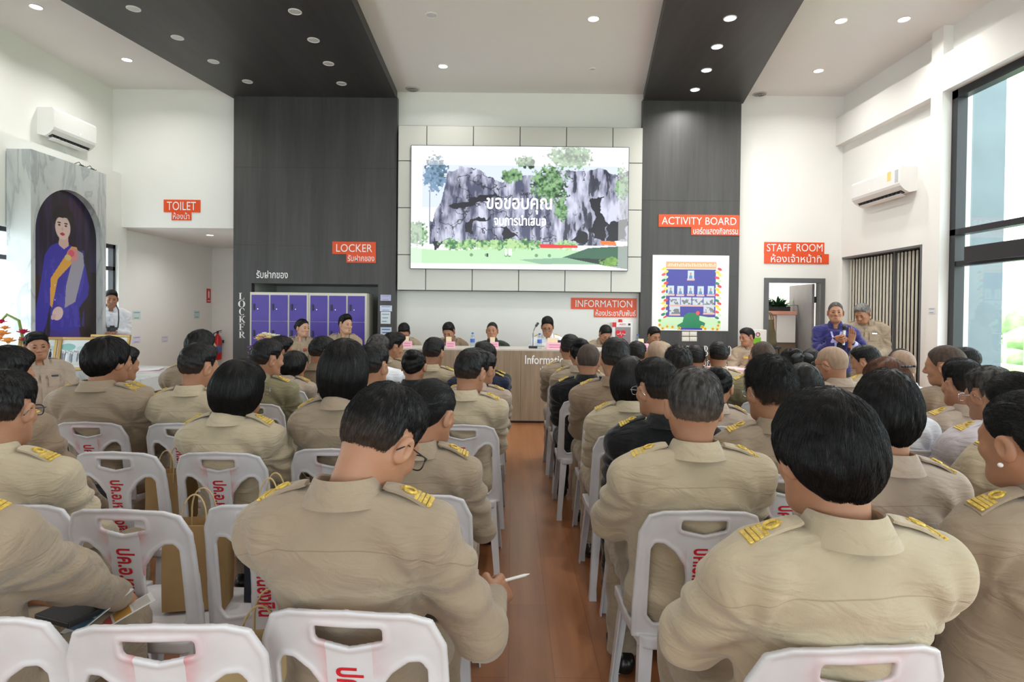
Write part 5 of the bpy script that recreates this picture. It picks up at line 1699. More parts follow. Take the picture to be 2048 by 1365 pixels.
cv.poly([(0.59, 0.79), (0.77, 0.80), (0.77, 0.82), (0.60, 0.825)], (236, 60, 56)); cv.poly([(0.87, 0.76), (1, 0.765), (1, 0.80), (0.88, 0.79)], (250, 130, 60)); cv.poly([(0.94, 0.76), (1, 0.765), (1, 0.80), (0.95, 0.80)], (255, 244, 240))
cv.poly([(0.70, 0.90), (0.82, 0.82), (1, 0.80), (1, 0.99), (0.92, 0.97), (0.80, 0.93)], (64, 108, 84)); cv.poly([(0.72, 0.90), (0.90, 0.91), (0.90, 0.95), (0.78, 0.93)], (34, 52, 48)); cv.poly([(0.50, 0.92), (0.72, 0.90), (0.86, 0.95), (0.60, 0.955)], (150, 190, 160))
leaves(0.92, 0.93, 0.05, 0.035, 40, [(150, 190, 90), (110, 160, 70)], 31)
for gx in (0.28, 0.35, 0.44, 0.455, 0.58, 0.64): cv.ell(gx, 0.885, 0.008, 0.014, (120, 160, 120))
for gx in (0.436, 0.452, 0.46): cv.rect(gx, 0.83, gx + 0.008, 0.89, (250, 250, 255))
cv.rect(0.352, 0.87, 0.358, 0.90, (40, 40, 46))
cv.put(((~inner) & (X >= 0)).astype(float) * 0.32, (255, 255, 255))
M_SCREEN = picmat('screen_picture', emit=0.72, rough=0.3)
cv.sheet('picture', frame((-sw_ / 2, 0, 0), BX, BZ), sw_, sh_, M_SCREEN, t)
M_CAP = mat('screen_caption', (1, 1, 1), 0.5, emit=(1, 1, 1), estr=0.9)
def cap(body, px0, py0, px1, py1):
    p = P(px0, py1, SY); q = P(px1, py0, SY)
    text(body, q.x - p.x, q.z - p.z, frame((p.x - t.location.x, -0.002, p.z - c.z), BX, BZ), M_CAP, t, 'caption', bold=0.01)
cap('ขอขอบคุณ', 973, 397, 1104, 428); cap('จบการนำเสนอ', 988, 431, 1092, 451)

# ------------------------------------------------------------------ lockers
M_PURPLE = mat('purple_locker_door', srgb(84, 66, 168), 0.4, var=0.03)
M_CREAM = mat('cream_steel', srgb(226, 222, 206), 0.4, var=0.02)
LY = 9.50
def locker(px0, px1, pytop, label):
    a, c = P(px0, pytop, LY), P(px1, pytop + 1.2, LY)
    w_, h_ = c.x - a.x, a.z
    t = empty('locker_cabinet', ((a.x + c.x) / 2, LY, 0), 0, label, 'locker', 'purple locker cabinets')
    b = B().lo_hi((-w_ / 2, 0.0, 0.04), (w_ / 2, 0.45, h_), 0.004)
    b.lo_hi((-w_ / 2, 0.01, 0), (w_ / 2, 0.44, 0.04))
    b.build('body', M_CREAM, t)
    n, m = 3, 4
    cw = (w_ - 0.03) / n; rh = (h_ - 0.10) / m
    for i in range(n):
        for j in range(m):
            x0 = -w_ / 2 + 0.015 + i * cw; z0 = 0.06 + j * rh
            d = B().lo_hi((x0 + 0.014, -0.012, z0 + 0.003), (x0 + cw - 0.014, 0, z0 + rh - 0.003), 0.002).build('door', M_PURPLE, t)
            B().lo_hi((x0 + 0.045, -0.026, z0 + rh * 0.42), (x0 + 0.070, -0.012, z0 + rh * 0.66), 0.004).build('handle', M_BLACK, d)
            B().cyl((x0 + 0.115, -0.017, z0 + rh * 0.46), (x0 + 0.115, -0.012, z0 + rh * 0.46), 0.008, seg=12).build('lock', M_CHROME, d)
    return t
locker(500, 617, 584.5, 'purple-doored locker cabinet on the left, beside the vertical white letters')
locker(617.6, 733.5, 586, 'purple-doored locker cabinet on the right, behind the seated officers')

# ------------------------------------------------------------------ small papers and notices
def notice(X0, Y0, plane, px0, py0, px1, py1, col, label, lines=3, accent=(120, 140, 200)):
    """sheet of paper fixed to a wall plane ('Y' faces the camera, 'X' faces the room's middle)"""
    if plane == 'Y':
        x, z, w_, h_ = wall_rect(px0, py0, px1, py1, Y0); y = Y0
        M = frame((0, -0.003, 0), BX, BZ); loc = (x, y, z)
    else:
        a, c = PX(px0, py1, X0), PX(px1, py0, X0)
        s = 1 if X0 < 0 else -1
        w_, h_ = abs(c.y - a.y), c.z - a.z
        loc = (X0, a.y, a.z)
        M = frame((0.003 * s, 0, 0), (0, 1 if s > 0 else -1, 0), BZ)
        if s < 0: M = frame((-0.003, 0, 0), (0, -1, 0), BZ)
    t = empty('notice', loc, 0, label, 'notice')
    b = B(); b.prism([M @ Vector(p) for p in ((0, 0, 0), (w_, 0, 0), (w_, h_, 0), (0, h_, 0))], M.to_3x3() @ Vector((0, 0, -0.0015)), M.to_3x3() @ Vector((0, 0, 0.0005)))
    b.build('sheet', mat('paper_%d_%d_%d' % col, srgb(*col), 0.6, var=0.01), t)
    b = B()
    for i in range(lines):
        y_ = h_ * (0.75 - 0.6 * i / max(1, lines - 1)); xx = w_ * (0.12 + 0.05 * (i % 2))
        b.prism([M @ Vector(p) for p in ((xx, y_, 0.001), (w_ * (0.88 - 0.12 * (i % 3)), y_, 0.001), (w_ * (0.88 - 0.12 * (i % 3)), y_ + h_ * 0.09, 0.001), (xx, y_ + h_ * 0.09, 0.001))], (0, 0, 0), M.to_3x3() @ Vector((0, 0, 0.0006)))
    b.build('print', mat('print_%d_%d_%d' % accent, srgb(*accent), 0.6), t)
    return t
notice(0, YD, 'Y', 761, 590, 782, 602, (190, 196, 232), 'small lilac card, topmost of the papers on the dark strip right of the lockers', 2, (200, 140, 150))
notice(0, YD, 'Y', 760, 611.5, 784, 623, (222, 226, 244), 'white card with blue print, second of the papers on the dark strip', 2, (90, 120, 200))
notice(0, YD, 'Y', 761.5, 624, 781, 648, (226, 234, 240), 'white A4 sheet in clear holder, third of the papers on the dark strip', 3, (150, 170, 190))
notice(0, YD, 'Y', 761, 655, 783, 676, (214, 226, 240), 'white sheet with a blue corner, lowest of the papers on the dark strip', 3, (60, 110, 190))
notice(-6.45, 0, 'X', 265, 622, 281, 640, (206, 228, 226), 'pale teal notice on the corridor side wall', 2, (110, 160, 165))
notice(-6.45, 0, 'X', 265, 672, 281, 688, (226, 224, 240), 'white and lilac notice lower on the corridor side wall', 2, (150, 140, 200))
notice(-6.45, 0, 'X', 323, 672, 336, 686, (222, 222, 232), 'faint lilac notice on the corridor wall farther along', 2, (180, 178, 205))
notice(-6.45, 0, 'X', 388, 622, 399, 638, (200, 220, 224), 'small pale teal notice deep in the corridor near the extinguisher', 2, (120, 160, 170))
notice(5.18, 0, 'X', 1857, 616, 1844, 628, (226, 228, 236), 'small paper notice on the white column beside the folding shutter', 2, (120, 130, 170))
# fire extinguisher with its sign
p0, p1 = PX(413, 606, -6.45), PX(421, 578, -6.45)
t = empty('extinguisher_sign', (-6.45, p0.y, p0.z), 0, 'red fire extinguisher sign high on the corridor wall', 'sign')
hh, ww = p1.z - p0.z, max(0.12, p1.y - p0.y)
B().lo_hi((0.0, 0, 0), (0.006, ww, hh)).build('panel', mat('sign_red', srgb(206, 30, 38), 0.4), t)
B().lo_hi((0.006, ww * .35, hh * .35), (0.0075, ww * .65, hh * .78)).lo_hi((0.006, ww * .42, hh * .78), (0.0075, ww * .58, hh * .86)).lo_hi((0.006, ww * .2, hh * .12), (0.0075, ww * .8, hh * .17)).build('symbol', M_LETTER, t)
p = P(428, 690, 12.3)
t = empty('fire_extinguisher', (p.x - .12, 12.70, 0.42), 0, 'red fire extinguisher hung on the corridor end wall', 'extinguisher')
M_RED = mat('extinguisher_red', srgb(200, 26, 34), 0.25)
prof = [(0.0, 0), (0.07, 0.0), (0.078, 0.03), (0.078, 0.42), (0.06, 0.49), (0.026, 0.53), (0.024, 0.56)]
B().loft([[(r * math.cos(2 * math.pi * k / 20), r * math.sin(2 * math.pi * k / 20), z) for k in range(20)] for r, z in prof[1:]]).build('cylinder', M_RED, t, True)
B().cyl((0, 0, 0.56), (0, 0, 0.60), 0.02).box((0.03, 0, 0.61), (0.11, 0.02, 0.014), Matrix.Rotation(R(-14), 3, 'Y')).box((0.035, 0, 0.585), (0.10, 0.018, 0.01)).build('valve', M_BLACK, t)
B().tube([(-0.02, 0, 0.58), (-0.08, 0, 0.56), (-0.105, 0, 0.45), (-0.10, 0, 0.25), (-0.095, 0, 0.15)], 0.011).build('hose', M_BLACK, t, True)
B().cyl((0, 0, 0.15), (0, 0, 0.30), 0.0788, seg=20, caps=False).build('label_band', mat('label_blue', srgb(90, 110, 170), 0.5), t)
B().lo_hi((-0.05, 0.07, 0.35), (0.05, 0.18, 0.41)).build('bracket', M_BLACK, t)

# ------------------------------------------------------------------ defibrillator cabinet
x, z, w_, h_ = wall_rect(1221, 645, 1261, 690, YB)
t = empty('defibrillator_cabinet', (x + w_ / 2, YB, z), 0, 'white wall cabinet with a red heart and red beacon under the INFORMATION sign', 'cabinet')
B().lo_hi((-w_ / 2, -0.16, 0), (w_ / 2, 0, h_), 0.008).build('body', M_WHITE, t)
d = B().lo_hi((-w_ / 2 + 0.05, -0.166, 0.03), (w_ / 2 - 0.03, -0.158, h_ * 0.80), 0.004).build('door', mat('smoked_window', srgb(150, 140, 146), 0.15), t)
hp = [(0.085 * 16 * math.sin(a) ** 3 / 17, 0, 0.085 * (13 * math.cos(a) - 5 * math.cos(2 * a) - 2 * math.cos(3 * a) - math.cos(4 * a)) / 17) for a in np.linspace(0, 2 * math.pi, 40, False)]
B().prism([(p_[0] - 0.03, 0, p_[2] + h_ * 0.5) for p_ in hp], (0, -0.17, 0), (0, -0.166, 0)).build('heart_emblem', mat('heart_red', srgb(226, 34, 44), 0.4), d)
bb = B(); zz = [(-.085, .0), (-.05, .0), (-.035, .035), (-.015, -.03), (.0, .02), (.02, .0), (.05, .0)]
bb.tube([(a_, -0.172, c_ + h_ * 0.48) for a_, c_ in zz], 0.005, 6); bb.build('pulse_line', M_LETTER, d)
B().lo_hi((-w_ / 2, -0.163, h_ * 0.80), (-w_ / 2 + 0.065, -0.16, h_)).build('red_corner', M_RED, t)
B().lo_hi((w_ / 2 - 0.07, -0.163, h_ * .87), (w_ / 2 - 0.035, -0.16, h_ * .96)).build('latch', M_BLACK, t)
B().cyl((-0.02, -0.08, h_), (-0.02, -0.08, h_ + 0.05), 0.035, 0.03, 16).build('beacon', M_RED, t)
text('AED', 0.1, 0.026, frame((-0.05, -0.1625, h_ * 0.885), BX, BZ), mat('red_print', srgb(206, 40, 50), 0.5), t)

# ------------------------------------------------------------------ activity board poster
x, z, w_, h_ = wall_rect(1304, 511, 1457, 662, YD)
t = empty('activity_board', (x, YD, z), 0, 'white and blue activity board with staff photographs and paper flowers', 'board')
B().lo_hi((0, -0.012, 0), (w_, 0, h_), 0.002).build('backing', M_WHITE, t)
cv = Canvas(230, 228, (244, 245, 247))
cv.rect(.18, .185, .83, .82, (66, 62, 160)); cv.rect(.175, .085, .835, .175, (244, 170, 120))
for i in range(26):
    cv.rect(.195 + i * .0245, .105 + .012 * (i % 3 == 0), .208 + i * .0245, .15, (252, 226, 204))
text_rows = [(.5, .20), (.24, .405), (.365, .41), (.5, .405), (.63, .41), (.765, .405)]
for cx_, cy_ in text_rows:
    cv.rect(cx_ - .038, cy_, cx_ + .042, cy_ + .105, (196, 220, 244)); cv.ell(cx_, cy_ + .045, .013, .024, (200, 150, 130)); cv.ell(cx_, cy_ + .09, .024, .03, (96, 140, 190)); cv.rect(cx_ - .05, cy_ + .108, cx_ + .052, cy_ + .135, (222, 180, 176))
for i, (x0, y0) in enumerate(((.225, .555), (.375, .555), (.525, .555), (.675, .555), (.225, .68), (.675, .66))):
    cv.rect(x0, y0, x0 + .14, y0 + .105, (206, 214, 226))
    m_ = (cv.X > x0) & (cv.X < x0 + .14) & (cv.Y > y0 + .03) & (cv.Y < y0 + .1) & (cv.noise(30, 30, 2, i) > 0.52)
    cv.put(m_.astype(float), (120, 124, 130)); cv.rect(x0 - .004, y0 + .105, x0 + .146, y0 + .124, (228, 178, 170))
for s, x0 in ((0, .155), (1, .86)):
    for i in range(18):
        y0 = .18 + i * .038
        cv.ell(x0 + (.02 if (i + s) % 2 else -.01), y0, .034, .020, [(246, 212, 60), (224, 60, 52), (30, 130, 96), (206, 240, 196), (236, 80, 70), (250, 226, 90)][(i * 5 + s) % 6], .4 if s else -.4, .2)
cv.poly([(.1, .86), (.2, .82), (.42, .82), (.36, .99), (.1, .97)], (206, 240, 196)); cv.poly([(.62, .80), (.8, .83), (.9, .88), (.9, .98), (.6, .98)], (206, 240, 196))
cv.poly([(.33, .93), (.40, .89), (.42, .80), (.47, .765), (.56, .765), (.62, .80), (.62, .86), (.70, .90), (.68, .96), (.5, .97), (.34, .96)], (28, 132, 88))
cv.ell(.60, .765, .026, .028, (236, 84, 70)); cv.rect(.34, .965, .66, .99, (72, 64, 170))
for fx, fy in ((.10, .93), (.14, .975), (.20, .95), (.27, .955), (.36, .97), (.66, .95), (.70, .975), (.80, .975), (.87, .93), (.86, .98), (.10, .87), (.88, .885)):
    cv.ell(fx, fy, .022, .022, (245, 200, 40) if fy > .9 else (120, 206, 70)); cv.ell(fx, fy, .008, .008, (130, 80, 30))
cv.sheet('poster', frame((0.004, -0.0135, 0.004), BX, BZ), w_ - 0.008, h_ - 0.008, picmat('poster_picture', 0, 0.25), t)
for i, (x0, y0) in enumerate(((1363.5, 663.5), (1379, 663.5), (1363.5, 674), (1379, 674))):
    x, z, w_, h_ = wall_rect(x0, y0, x0 + 14.5, y0 + 9, YD)
    t = empty('switch_plate', (x + w_ / 2, YD, z), 0, ('upper left', 'upper right', 'lower left', 'lower right')[i] + ' cream switch plate of four under the activity board', 'switch', 'switch plates')
    B().lo_hi((-w_ / 2, -0.01, 0), (w_ / 2, 0, h_), 0.002).build('plate', M_CREAM, t)
    for k in (-1, 0, 1):
        B().lo_hi((k * w_ * .27 - .012, -0.014, h_ * .25), (k * w_ * .27 + .012, -0.01, h_ * .75), 0.001).build('rocker', M_WHITE, t)

# ------------------------------------------------------------------ air conditioners
def aircon(X0, y0, y1, z0, h_, label, sgn, sticker):
    """wall unit on the plane X0; sgn is the side it faces"""
    L = abs(y1 - y0)
    t = empty('air_conditioner', (X0, (y0 + y1) / 2, z0), 0, label, 'air conditioner')
    D = 0.23
    prof = [(0, 0.02), (0.10, 0.0), (0.17, 0.035), (D - 0.012, 0.085), (D, 0.12), (D, h_ - 0.03), (D - 0.025, h_), (0, h_)]
    B().loft([[(sgn * a, y, c) for a, c in prof] for y in (-L / 2, -L / 2 + 0.004, L / 2 - 0.004, L / 2)]).build('body', M_WHITE, t)
    M_ = M_BLACK
    B().prism([(sgn * 0.115, 0, 0.002), (sgn * 0.172, 0, 0.030), (sgn * 0.168, 0, 0.036), (sgn * 0.112, 0, 0.008)], (0, -L * .44, 0), (0, L * .44, 0)).build('outlet', M_, t)
    B().prism([(sgn * 0.10, 0, -0.03), (sgn * 0.165, 0, -0.005), (sgn * 0.168, 0, -0.010), (sgn * 0.10, 0, -0.036)], (0, -L * .43, 0), (0, L * .43, 0)).build('flap', M_WHITE, t)
    b = B().box((sgn * 0.14, 0, 0.014), (0.006, L * .86, 0.006))
    for k in range(12):
        y = -L * .42 + L * .84 * k / 11
        b.box((sgn * 0.14, y, 0.008), (0.045, 0.006, 0.03))
    b.build('vane', M_GREYM, t)
    if sticker:
        B().lo_hi((sgn * D, sticker * L * .30 - .04, h_ * .55), (sgn * (D + .001), sticker * L * .30 + .04, h_ * .92)).build('energy_sticker', mat('sticker', srgb(236, 206, 120), 0.5), t)
        B().lo_hi((sgn * D, sticker * L * .44 - .035, h_ * .4), (sgn * (D + .001), sticker * L * .44 + .035, h_ * .9)).build('rating_sticker', mat('sticker2', srgb(190, 196, 200), 0.5), t)
    B().cyl((sgn * D, 0.1 * L, 0.16), (sgn * (D + 0.003), 0.1 * L, 0.16), 0.006).build('indicator_lamp', mat('indicator', (1, 1, 1), .4, emit=(1, 1, 1), estr=2), t)
    return t
p = PX(108, 214, XL + 0.23); q = PX(193, 243, XL + 0.23); r_ = PX(108, 262, XL + 0.23)
aircon(XL, p.y, q.y, r_.z - 0.06, p.z - r_.z + 0.06, 'white air conditioner on the left wall above the portrait arch', 1, 0)
p = PX(1800, 332, XR - 0.23); q = PX(1703, 355, XR - 0.23); r_ = PX(1798, 375, XR - 0.23)
aircon(XR, p.y, q.y, r_.z - 0.06, p.z - r_.z + 0.06, 'white air conditioner with energy sticker on the right wall', -1, -1)
p = PX(172, 300, XL)
tag(B().lo_hi((XL, 8.62, 3.66), (XL + 0.05, 8.68, 4.2)).build('pipe_cover', M_WALL), 'white boxed pipe running down the wall under the left air conditioner', 'pipe cover')

# ------------------------------------------------------------------ portrait arch
def marble():
    m, t, bs, new, ln = nt('grey_marble')
    tc = new('ShaderNodeTexCoord'); mp = new('ShaderNodeMapping'); mp.inputs['Rotation'].default_value = (R(35), R(20), R(30)); mp.inputs['Scale'].default_value = (1, 1, 0.35)
    ln(tc.outputs['Object'], mp.inputs[0])
    n0 = new('ShaderNodeTexNoise'); n0.inputs['Scale'].default_value = 2.2; n0.inputs['Detail'].default_value = 7; n0.inputs['Distortion'].default_value = 1.6
    ln(mp.outputs[0], n0.inputs['Vector'])
    r = ramp(t, srgb(206, 212, 212), srgb(214, 219, 218), 0.42, 0.62)
    e = r.color_ramp.elements.new(0.5); e.color = srgb(180, 187, 189)
    e = r.color_ramp.elements.new(0.525); e.color = srgb(206, 212, 211)
    ln(n0.outputs['Fac'], r.inputs[0]); ln(r.outputs[0], bs.inputs['Base Color'])
    bs.inputs['Roughness'].default_value = 0.3
    return m
M_MARBLE = marble()
PF, PB_ = -5.99, -6.31
py0, py1, pz = 7.47, 8.85, 3.46
t = empty('portrait_arch', (PF, (py0 + py1) / 2, 0), 0, 'tall grey marble arch framing a large portrait on the left wall', 'portrait stand')
yc = (py0 + py1) / 2; AR = 0.62; AZ = 2.46; A0 = 0.93
n = 28
arc_ = [(AR * math.cos(a), AZ + AR * math.sin(a)) for a in np.linspace(0, math.pi, n + 1)]
b = B(); bm = b.bm
hw = (py1 - py0) / 2
def V3(x, y, z): return bm.verts.new((x, y, z))
fr = [V3(0, hw, 0), V3(0, hw, pz), V3(0, -hw, pz), V3(0, -hw, 0)]
bk = [V3(-0.305, hw, 0), V3(-0.305, hw, pz), V3(-0.305, -hw, pz), V3(-0.305, -hw, 0)]
hole = [(AR, A0)] + arc_ + [(-AR, A0)]
hf = [V3(0, y, z) for y, z in hole]; hb = [V3(-0.10, y, z) for y, z in hole]
m_ = len(hole)
for i in range(m_): bm.faces.new((hf[i], hf[(i + 1) % m_], hb[(i + 1) % m_], hb[i]))
half = m_ // 2
bm.faces.new([fr[0], hf[0]] + [hf[i] for i in range(1, half + 1)] + [fr[1]]) if False else None
# front face as quads fanned to the outline
def outline(y, z):
    if z <= A0 + 1e-6: return (math.copysign(hw, y), A0)
    dy, dz = y, z - AZ
    if z <= AZ: return (math.copysign(hw, y), z)
    k = min(hw / max(abs(dy), 1e-6), (pz - AZ) / max(dz, 1e-6))
    return (dy * k, AZ + dz * k)
of = [V3(0, *outline(y, z)) for y, z in hole]
for i in range(m_ - 1): bm.faces.new((hf[i], hf[i + 1], of[i + 1], of[i]))
for i, (s) in ((half, 1),):
    pass
for s, rng in ((1, range(m_ - 1)), ):
    for i in rng:
        a_, c_ = of[i].co, of[i + 1].co
        if abs(abs(a_.y) - hw) < 1e-5 and abs(c_.z - pz) < 1e-5 and abs(abs(c_.y) - hw) > 1e-5: bm.faces.new((of[i], of[i + 1], fr[1] if a_.y > 0 else fr[2]))
        elif abs(abs(c_.y) - hw) < 1e-5 and abs(a_.z - pz) < 1e-5 and abs(abs(a_.y) - hw) > 1e-5: bm.faces.new((of[i], of[i + 1], fr[1] if c_.y > 0 else fr[2]))
bm.faces.new((of[0], hf[0], hf[-1], of[-1])); bm.faces.new((fr[0], of[0], of[-1], fr[3]))
bm.faces.new((fr[1], bk[1], bk[2], fr[2])); bm.faces.new((fr[2], bk[2], bk[3], fr[3])); bm.faces.new((fr[0], bk[0], bk[1], fr[1])); bm.faces.new((bk[0], bk[3], bk[2], bk[1]))
b.build('surround', M_MARBLE, t)
cv = Canvas(150, 252, (34, 22, 44))
nz = cv.noise(22, 3, 4, 9)
cv.put(np.clip((nz - 0.45) * 2.2, 0, 0.6), (66, 52, 104)); cv.rect(0, .55, .2, 1, (58, 22, 24)); cv.rect(.72, .5, 1, 1, (40, 24, 28))
# a lady in a violet-blue jacket with a yellow sash (a plain generic figure)
cv.poly([(.30, .86), (.72, .86), (.76, 1.0), (.26, 1.0)], (70, 50, 150))
cv.poly([(.40, .335), (.30, .36), (.22, .42), (.16, .60), (.08, .80), (.02, .93), (.14, .955), (.24, .84), (.31, .68), (.29, .87), (.52, .90), (.74, .865), (.72, .74), (.86, .66), (.88, .60), (.82, .46), (.76, .385), (.62, .345), (.53, .33)], (62, 52, 178))
cv.put(((cv.X > .22) & (cv.X < .8) & (cv.noise(14, 12, 3, 4) > .58) & (cv.Y > .36) & (cv.Y < .86) & (np.abs(cv.X - .5) < .34)).astype(float) * .35, (96, 88, 214))
cv.poly([(.60, .345), (.68, .345), (.72, .40), (.40, .56), (.32, .74), (.29, .72), (.30, .56)], (238, 176, 66))
cv.poly([(.62, .35), (.78, .38), (.80, .46), (.66, .70), (.50, .74), (.52, .60), (.60, .46)], (172, 168, 186))
cv.ell(.62, .40, .09, .045, (226, 150, 150)); cv.ell(.60, .39, .05, .022, (232, 96, 110)); cv.ell(.55, .42, .05, .02, (226, 206, 130))
cv.poly([(.43, .27), (.55, .27), (.56, .345), (.49, .37), (.41, .345)], (222, 186, 176))
cv.ell(.485, .175, .165, .085, (20, 16, 22), 0, .1); cv.ell(.475, .235, .115, .078, (234, 206, 198)); cv.poly([(.36, .19), (.42, .175), (.56, .17), (.60, .20), (.60, .15), (.36, .15)], (20, 16, 22))
for s in (-1, 1):
    cv.ell(.47 + s * .048, .222, .02, .0065, (60, 40, 44)); cv.ell(.47 + s * .05, .207, .028, .004, (50, 36, 38))
cv.ell(.468, .245, .014, .012, (222, 184, 174)); cv.ell(.468, .276, .036, .009, (196, 40, 66))
cv.ell(.40, .775, .085, .042, (236, 208, 204), -.5); cv.ell(.34, .795, .04, .016, (228, 190, 186), -.5); cv.ell(.06, .965, .05, .035, (228, 180, 176))
for y_ in (.60, .69): cv.ell(.36, y_, .008, .006, (226, 222, 232))
W_, H_ = 2 * AR, AZ + AR - A0
ym = (cv.X - .5) * W_; zm = A0 + (1 - cv.Y) * H_
msk = (zm < AZ) | (ym ** 2 + (zm - AZ) ** 2 < AR ** 2)
cv.sheet('portrait', frame((-0.095, -AR, A0), (0, 1, 0), BZ), W_, H_, picmat('portrait_picture', 0, 0.3), t, msk)
def wire(px, py, label):
    p = PX(px, py, PF - 0.05)
    t = empty('cable_end', (PF - 0.05, p.y, 3.46), 0, label, 'cable', 'loose cable ends on the arch')
    B().tube([(0, -0.12, 0.004), (-0.02, -0.06, 0.03), (0, -0.02, 0.06), (0.01, 0.02, 0.02), (0, 0.06, 0.008), (0.0, 0.11, 0.03)], 0.005, 6).build('cable', M_BLACK, t, True)
    B().lo_hi((-0.02, 0.0, 0.0), (0.02, 0.05, 0.03), 0.004).build('plug', M_BLACK, t)
wire(160, 342, 'black loose cable end on top of the marble arch, nearer the camera'); wire(182, 350, 'black loose cable end on the far top corner of the marble arch')

# ------------------------------------------------------------------ low display platform at the left
t = empty('display_platform', (-4.9, 6.6, 0), 0, 'low wide white marble platform with wooden front at the left', 'platform')
zt = 0.86
e = [PZ(285, 768, zt), PZ(365, 739, zt)]
x_f = (e[0].x + e[1].x) / 2
ptsq = [(-6.29, 5.92), (-4.0, 5.92), (x_f - 0.03, 5.1), (x_f, 6.6), (-5.2, 6.7), (-5.2, 7.44), (-6.29, 7.44)]
L0 = Vector((-4.9, 6.6, 0))
B().prism([(x - L0.x, y - L0.y, 0) for x, y in ptsq], (0, 0, zt - 0.13), (0, 0, zt)).build('marble_top', M_MARBLE, t)
cxm, cym = -5.0, 6.3
B().prism([(cxm + (x - cxm) * .97 - L0.x, cym + (y - cym) * .96 - L0.y, 0) for x, y in ptsq], (0, 0, 0), (0, 0, zt - 0.13)).build('wooden_base', woodmat('honey_wood', srgb(172, 118, 60), srgb(200, 148, 84), 'X', 2), t)
def photo_frame(px, py, d, w_, h_, rz, label, seed):
    p = PZ(px, py, zt)
    t = empty('framed_photograph', (p.x, p.y, zt), R(rz), label, 'photo frame', 'gilt framed photographs')
    Mr = Matrix.Rotation(R(-12), 4, 'X')
    b = B(); k = 0.028
    for lo, hi in (((-w_ / 2, -.012, 0), (w_ / 2, .012, k)), ((-w_ / 2, -.012, h_ - k), (w_ / 2, .012, h_)), ((-w_ / 2, -.012, k), (-w_ / 2 + k, .012, h_ - k)), ((w_ / 2 - k, -.012, k), (w_ / 2, .012, h_ - k))):
        b.lo_hi(lo, hi, 0.004)
    o = b.build('frame', mat('gilt_frame', srgb(176, 142, 84), 0.35, metal=0.4), t); o.matrix_local = Mr
    o = B().lo_hi((-w_ / 2 + .01, 0.002, 0.01), (w_ / 2 - .01, 0.010, h_ - .01)).build('backing', M_WHITE, t); o.matrix_local = Mr
    o = B().box((0, 0.10, h_ * .33), (0.04, 0.008, h_ * .72), Matrix.Rotation(R(24), 3, 'X')).build('easel_leg', M_BLACK, t)
    c_ = Canvas(104, 74, (222, 230, 236))
    c_.ell(.28, .22, .26, .16, (128, 186, 178)); c_.ell(.8, .28, .24, .12, (190, 212, 206)); c_.rect(0, .80, 1, 1, (206, 206, 200))
    rg = np.random.default_rng(seed)
    nz_ = c_.noise(16, 12, 4, seed)
    c_.put(((c_.Y > .36) & (c_.Y < .84) & (c_.X < .72) & (nz_ > .47)).astype(float) * .8, (168, 172, 180))
    for i in range(11):
        gx = .08 + .06 * i + .02 * rg.random(); gy = .40 + .08 * rg.random()
        cc = [(232, 234, 240), (128, 132, 144), (196, 202, 212), (92, 96, 108)][rg.integers(4)]
        c_.ell(gx, gy + .22, .035, .22, cc); c_.ell(gx, gy, .016, .034, (206, 166, 146)); c_.ell(gx, gy - .02, .017, .02, (46, 42, 44))
    c_.ell(.84, .62, .05, .24, (34, 36, 56)); c_.ell(.84, .37, .02, .042, (206, 166, 146)); c_.ell(.84, .34, .022, .025, (30, 28, 30))
    o = c_.sheet('photograph', Mr @ frame((-w_ / 2 + .05, -0.001, .05), BX, BZ), w_ - .1, h_ - .1, picmat('photo_picture', 0, 0.2) if 'photo_picture' not in MATS else MATS['photo_picture'], t)
    return t
photo_frame(74, 741, 0, 0.40, 0.34, 8, 'gilt photo frame partly behind the seated officer at left', 1)
photo_frame(143, 741, 0, 0.40, 0.34, 2, 'gilt photo frame showing a group, right of the seated officer', 2)
photo_frame(212, 737, 0, 0.44, 0.36, -4, 'gilt photo frame half hidden behind the very broad man', 3)
p = PZ(275, 743, zt)
t = empty('open_booklet', (p.x, p.y + .1, zt), R(20), 'white and pink booklet lying on the platform edge', 'booklet')
B().box((0.08, 0, .012), (.16, .22, .012), Matrix.Rotation(R(-4), 3, 'Y'), .003).box((-.08, 0, .012), (.16, .22, .012), Matrix.Rotation(R(4), 3, 'Y'), .003).build('pages', M_WHITE, t)
B().box((0, 0, .003), (.33, .23, .004)).build('cover', mat('pink_cover', srgb(226, 160, 186), .5), t)

# ------------------------------------------------------------------ flowers
def leaf_blade(b, a, d, L, w_, bend=0.3):
    a, d = Vector(a), Vector(d).normalized()
    side = d.cross(Vector((0, 0, 1)));
    if side.length < 1e-3: side = Vector((1, 0, 0))
    side.normalize()
    up = side.cross(d)
    rows = []
    for i in range(7):
        u = i / 6
        p = a + d * L * u - Vector((0, 0, 1)) * bend * L * u * u
        ww = w_ * math.sin(math.pi * (0.08 + 0.9 * u)) 
        rows.append([p - side * ww, p + up * 0.004, p + side * ww, p - up * 0.003])
    b.loft(rows)
def bloom(b, c, r, n=14, seed=0):
    rg = random.Random(seed)
    for ring, (k, rr, el) in enumerate(((5, .35, 70), (n // 2, .7, 42), (n, 1.0, 14))):
        for i in range(k):
            a = 2 * math.pi * (i + rg.random() * .4) / k + ring
            dd = Vector((math.cos(a) * math.cos(R(el)), math.sin(a) * math.cos(R(el)), math.sin(R(el))))
            M = dd.to_track_quat('X', 'Z').to_matrix()
            b.sph(Vector(c) + dd * r * .55 * rr, (r * .48, r * .34, r * .10), 8, M)
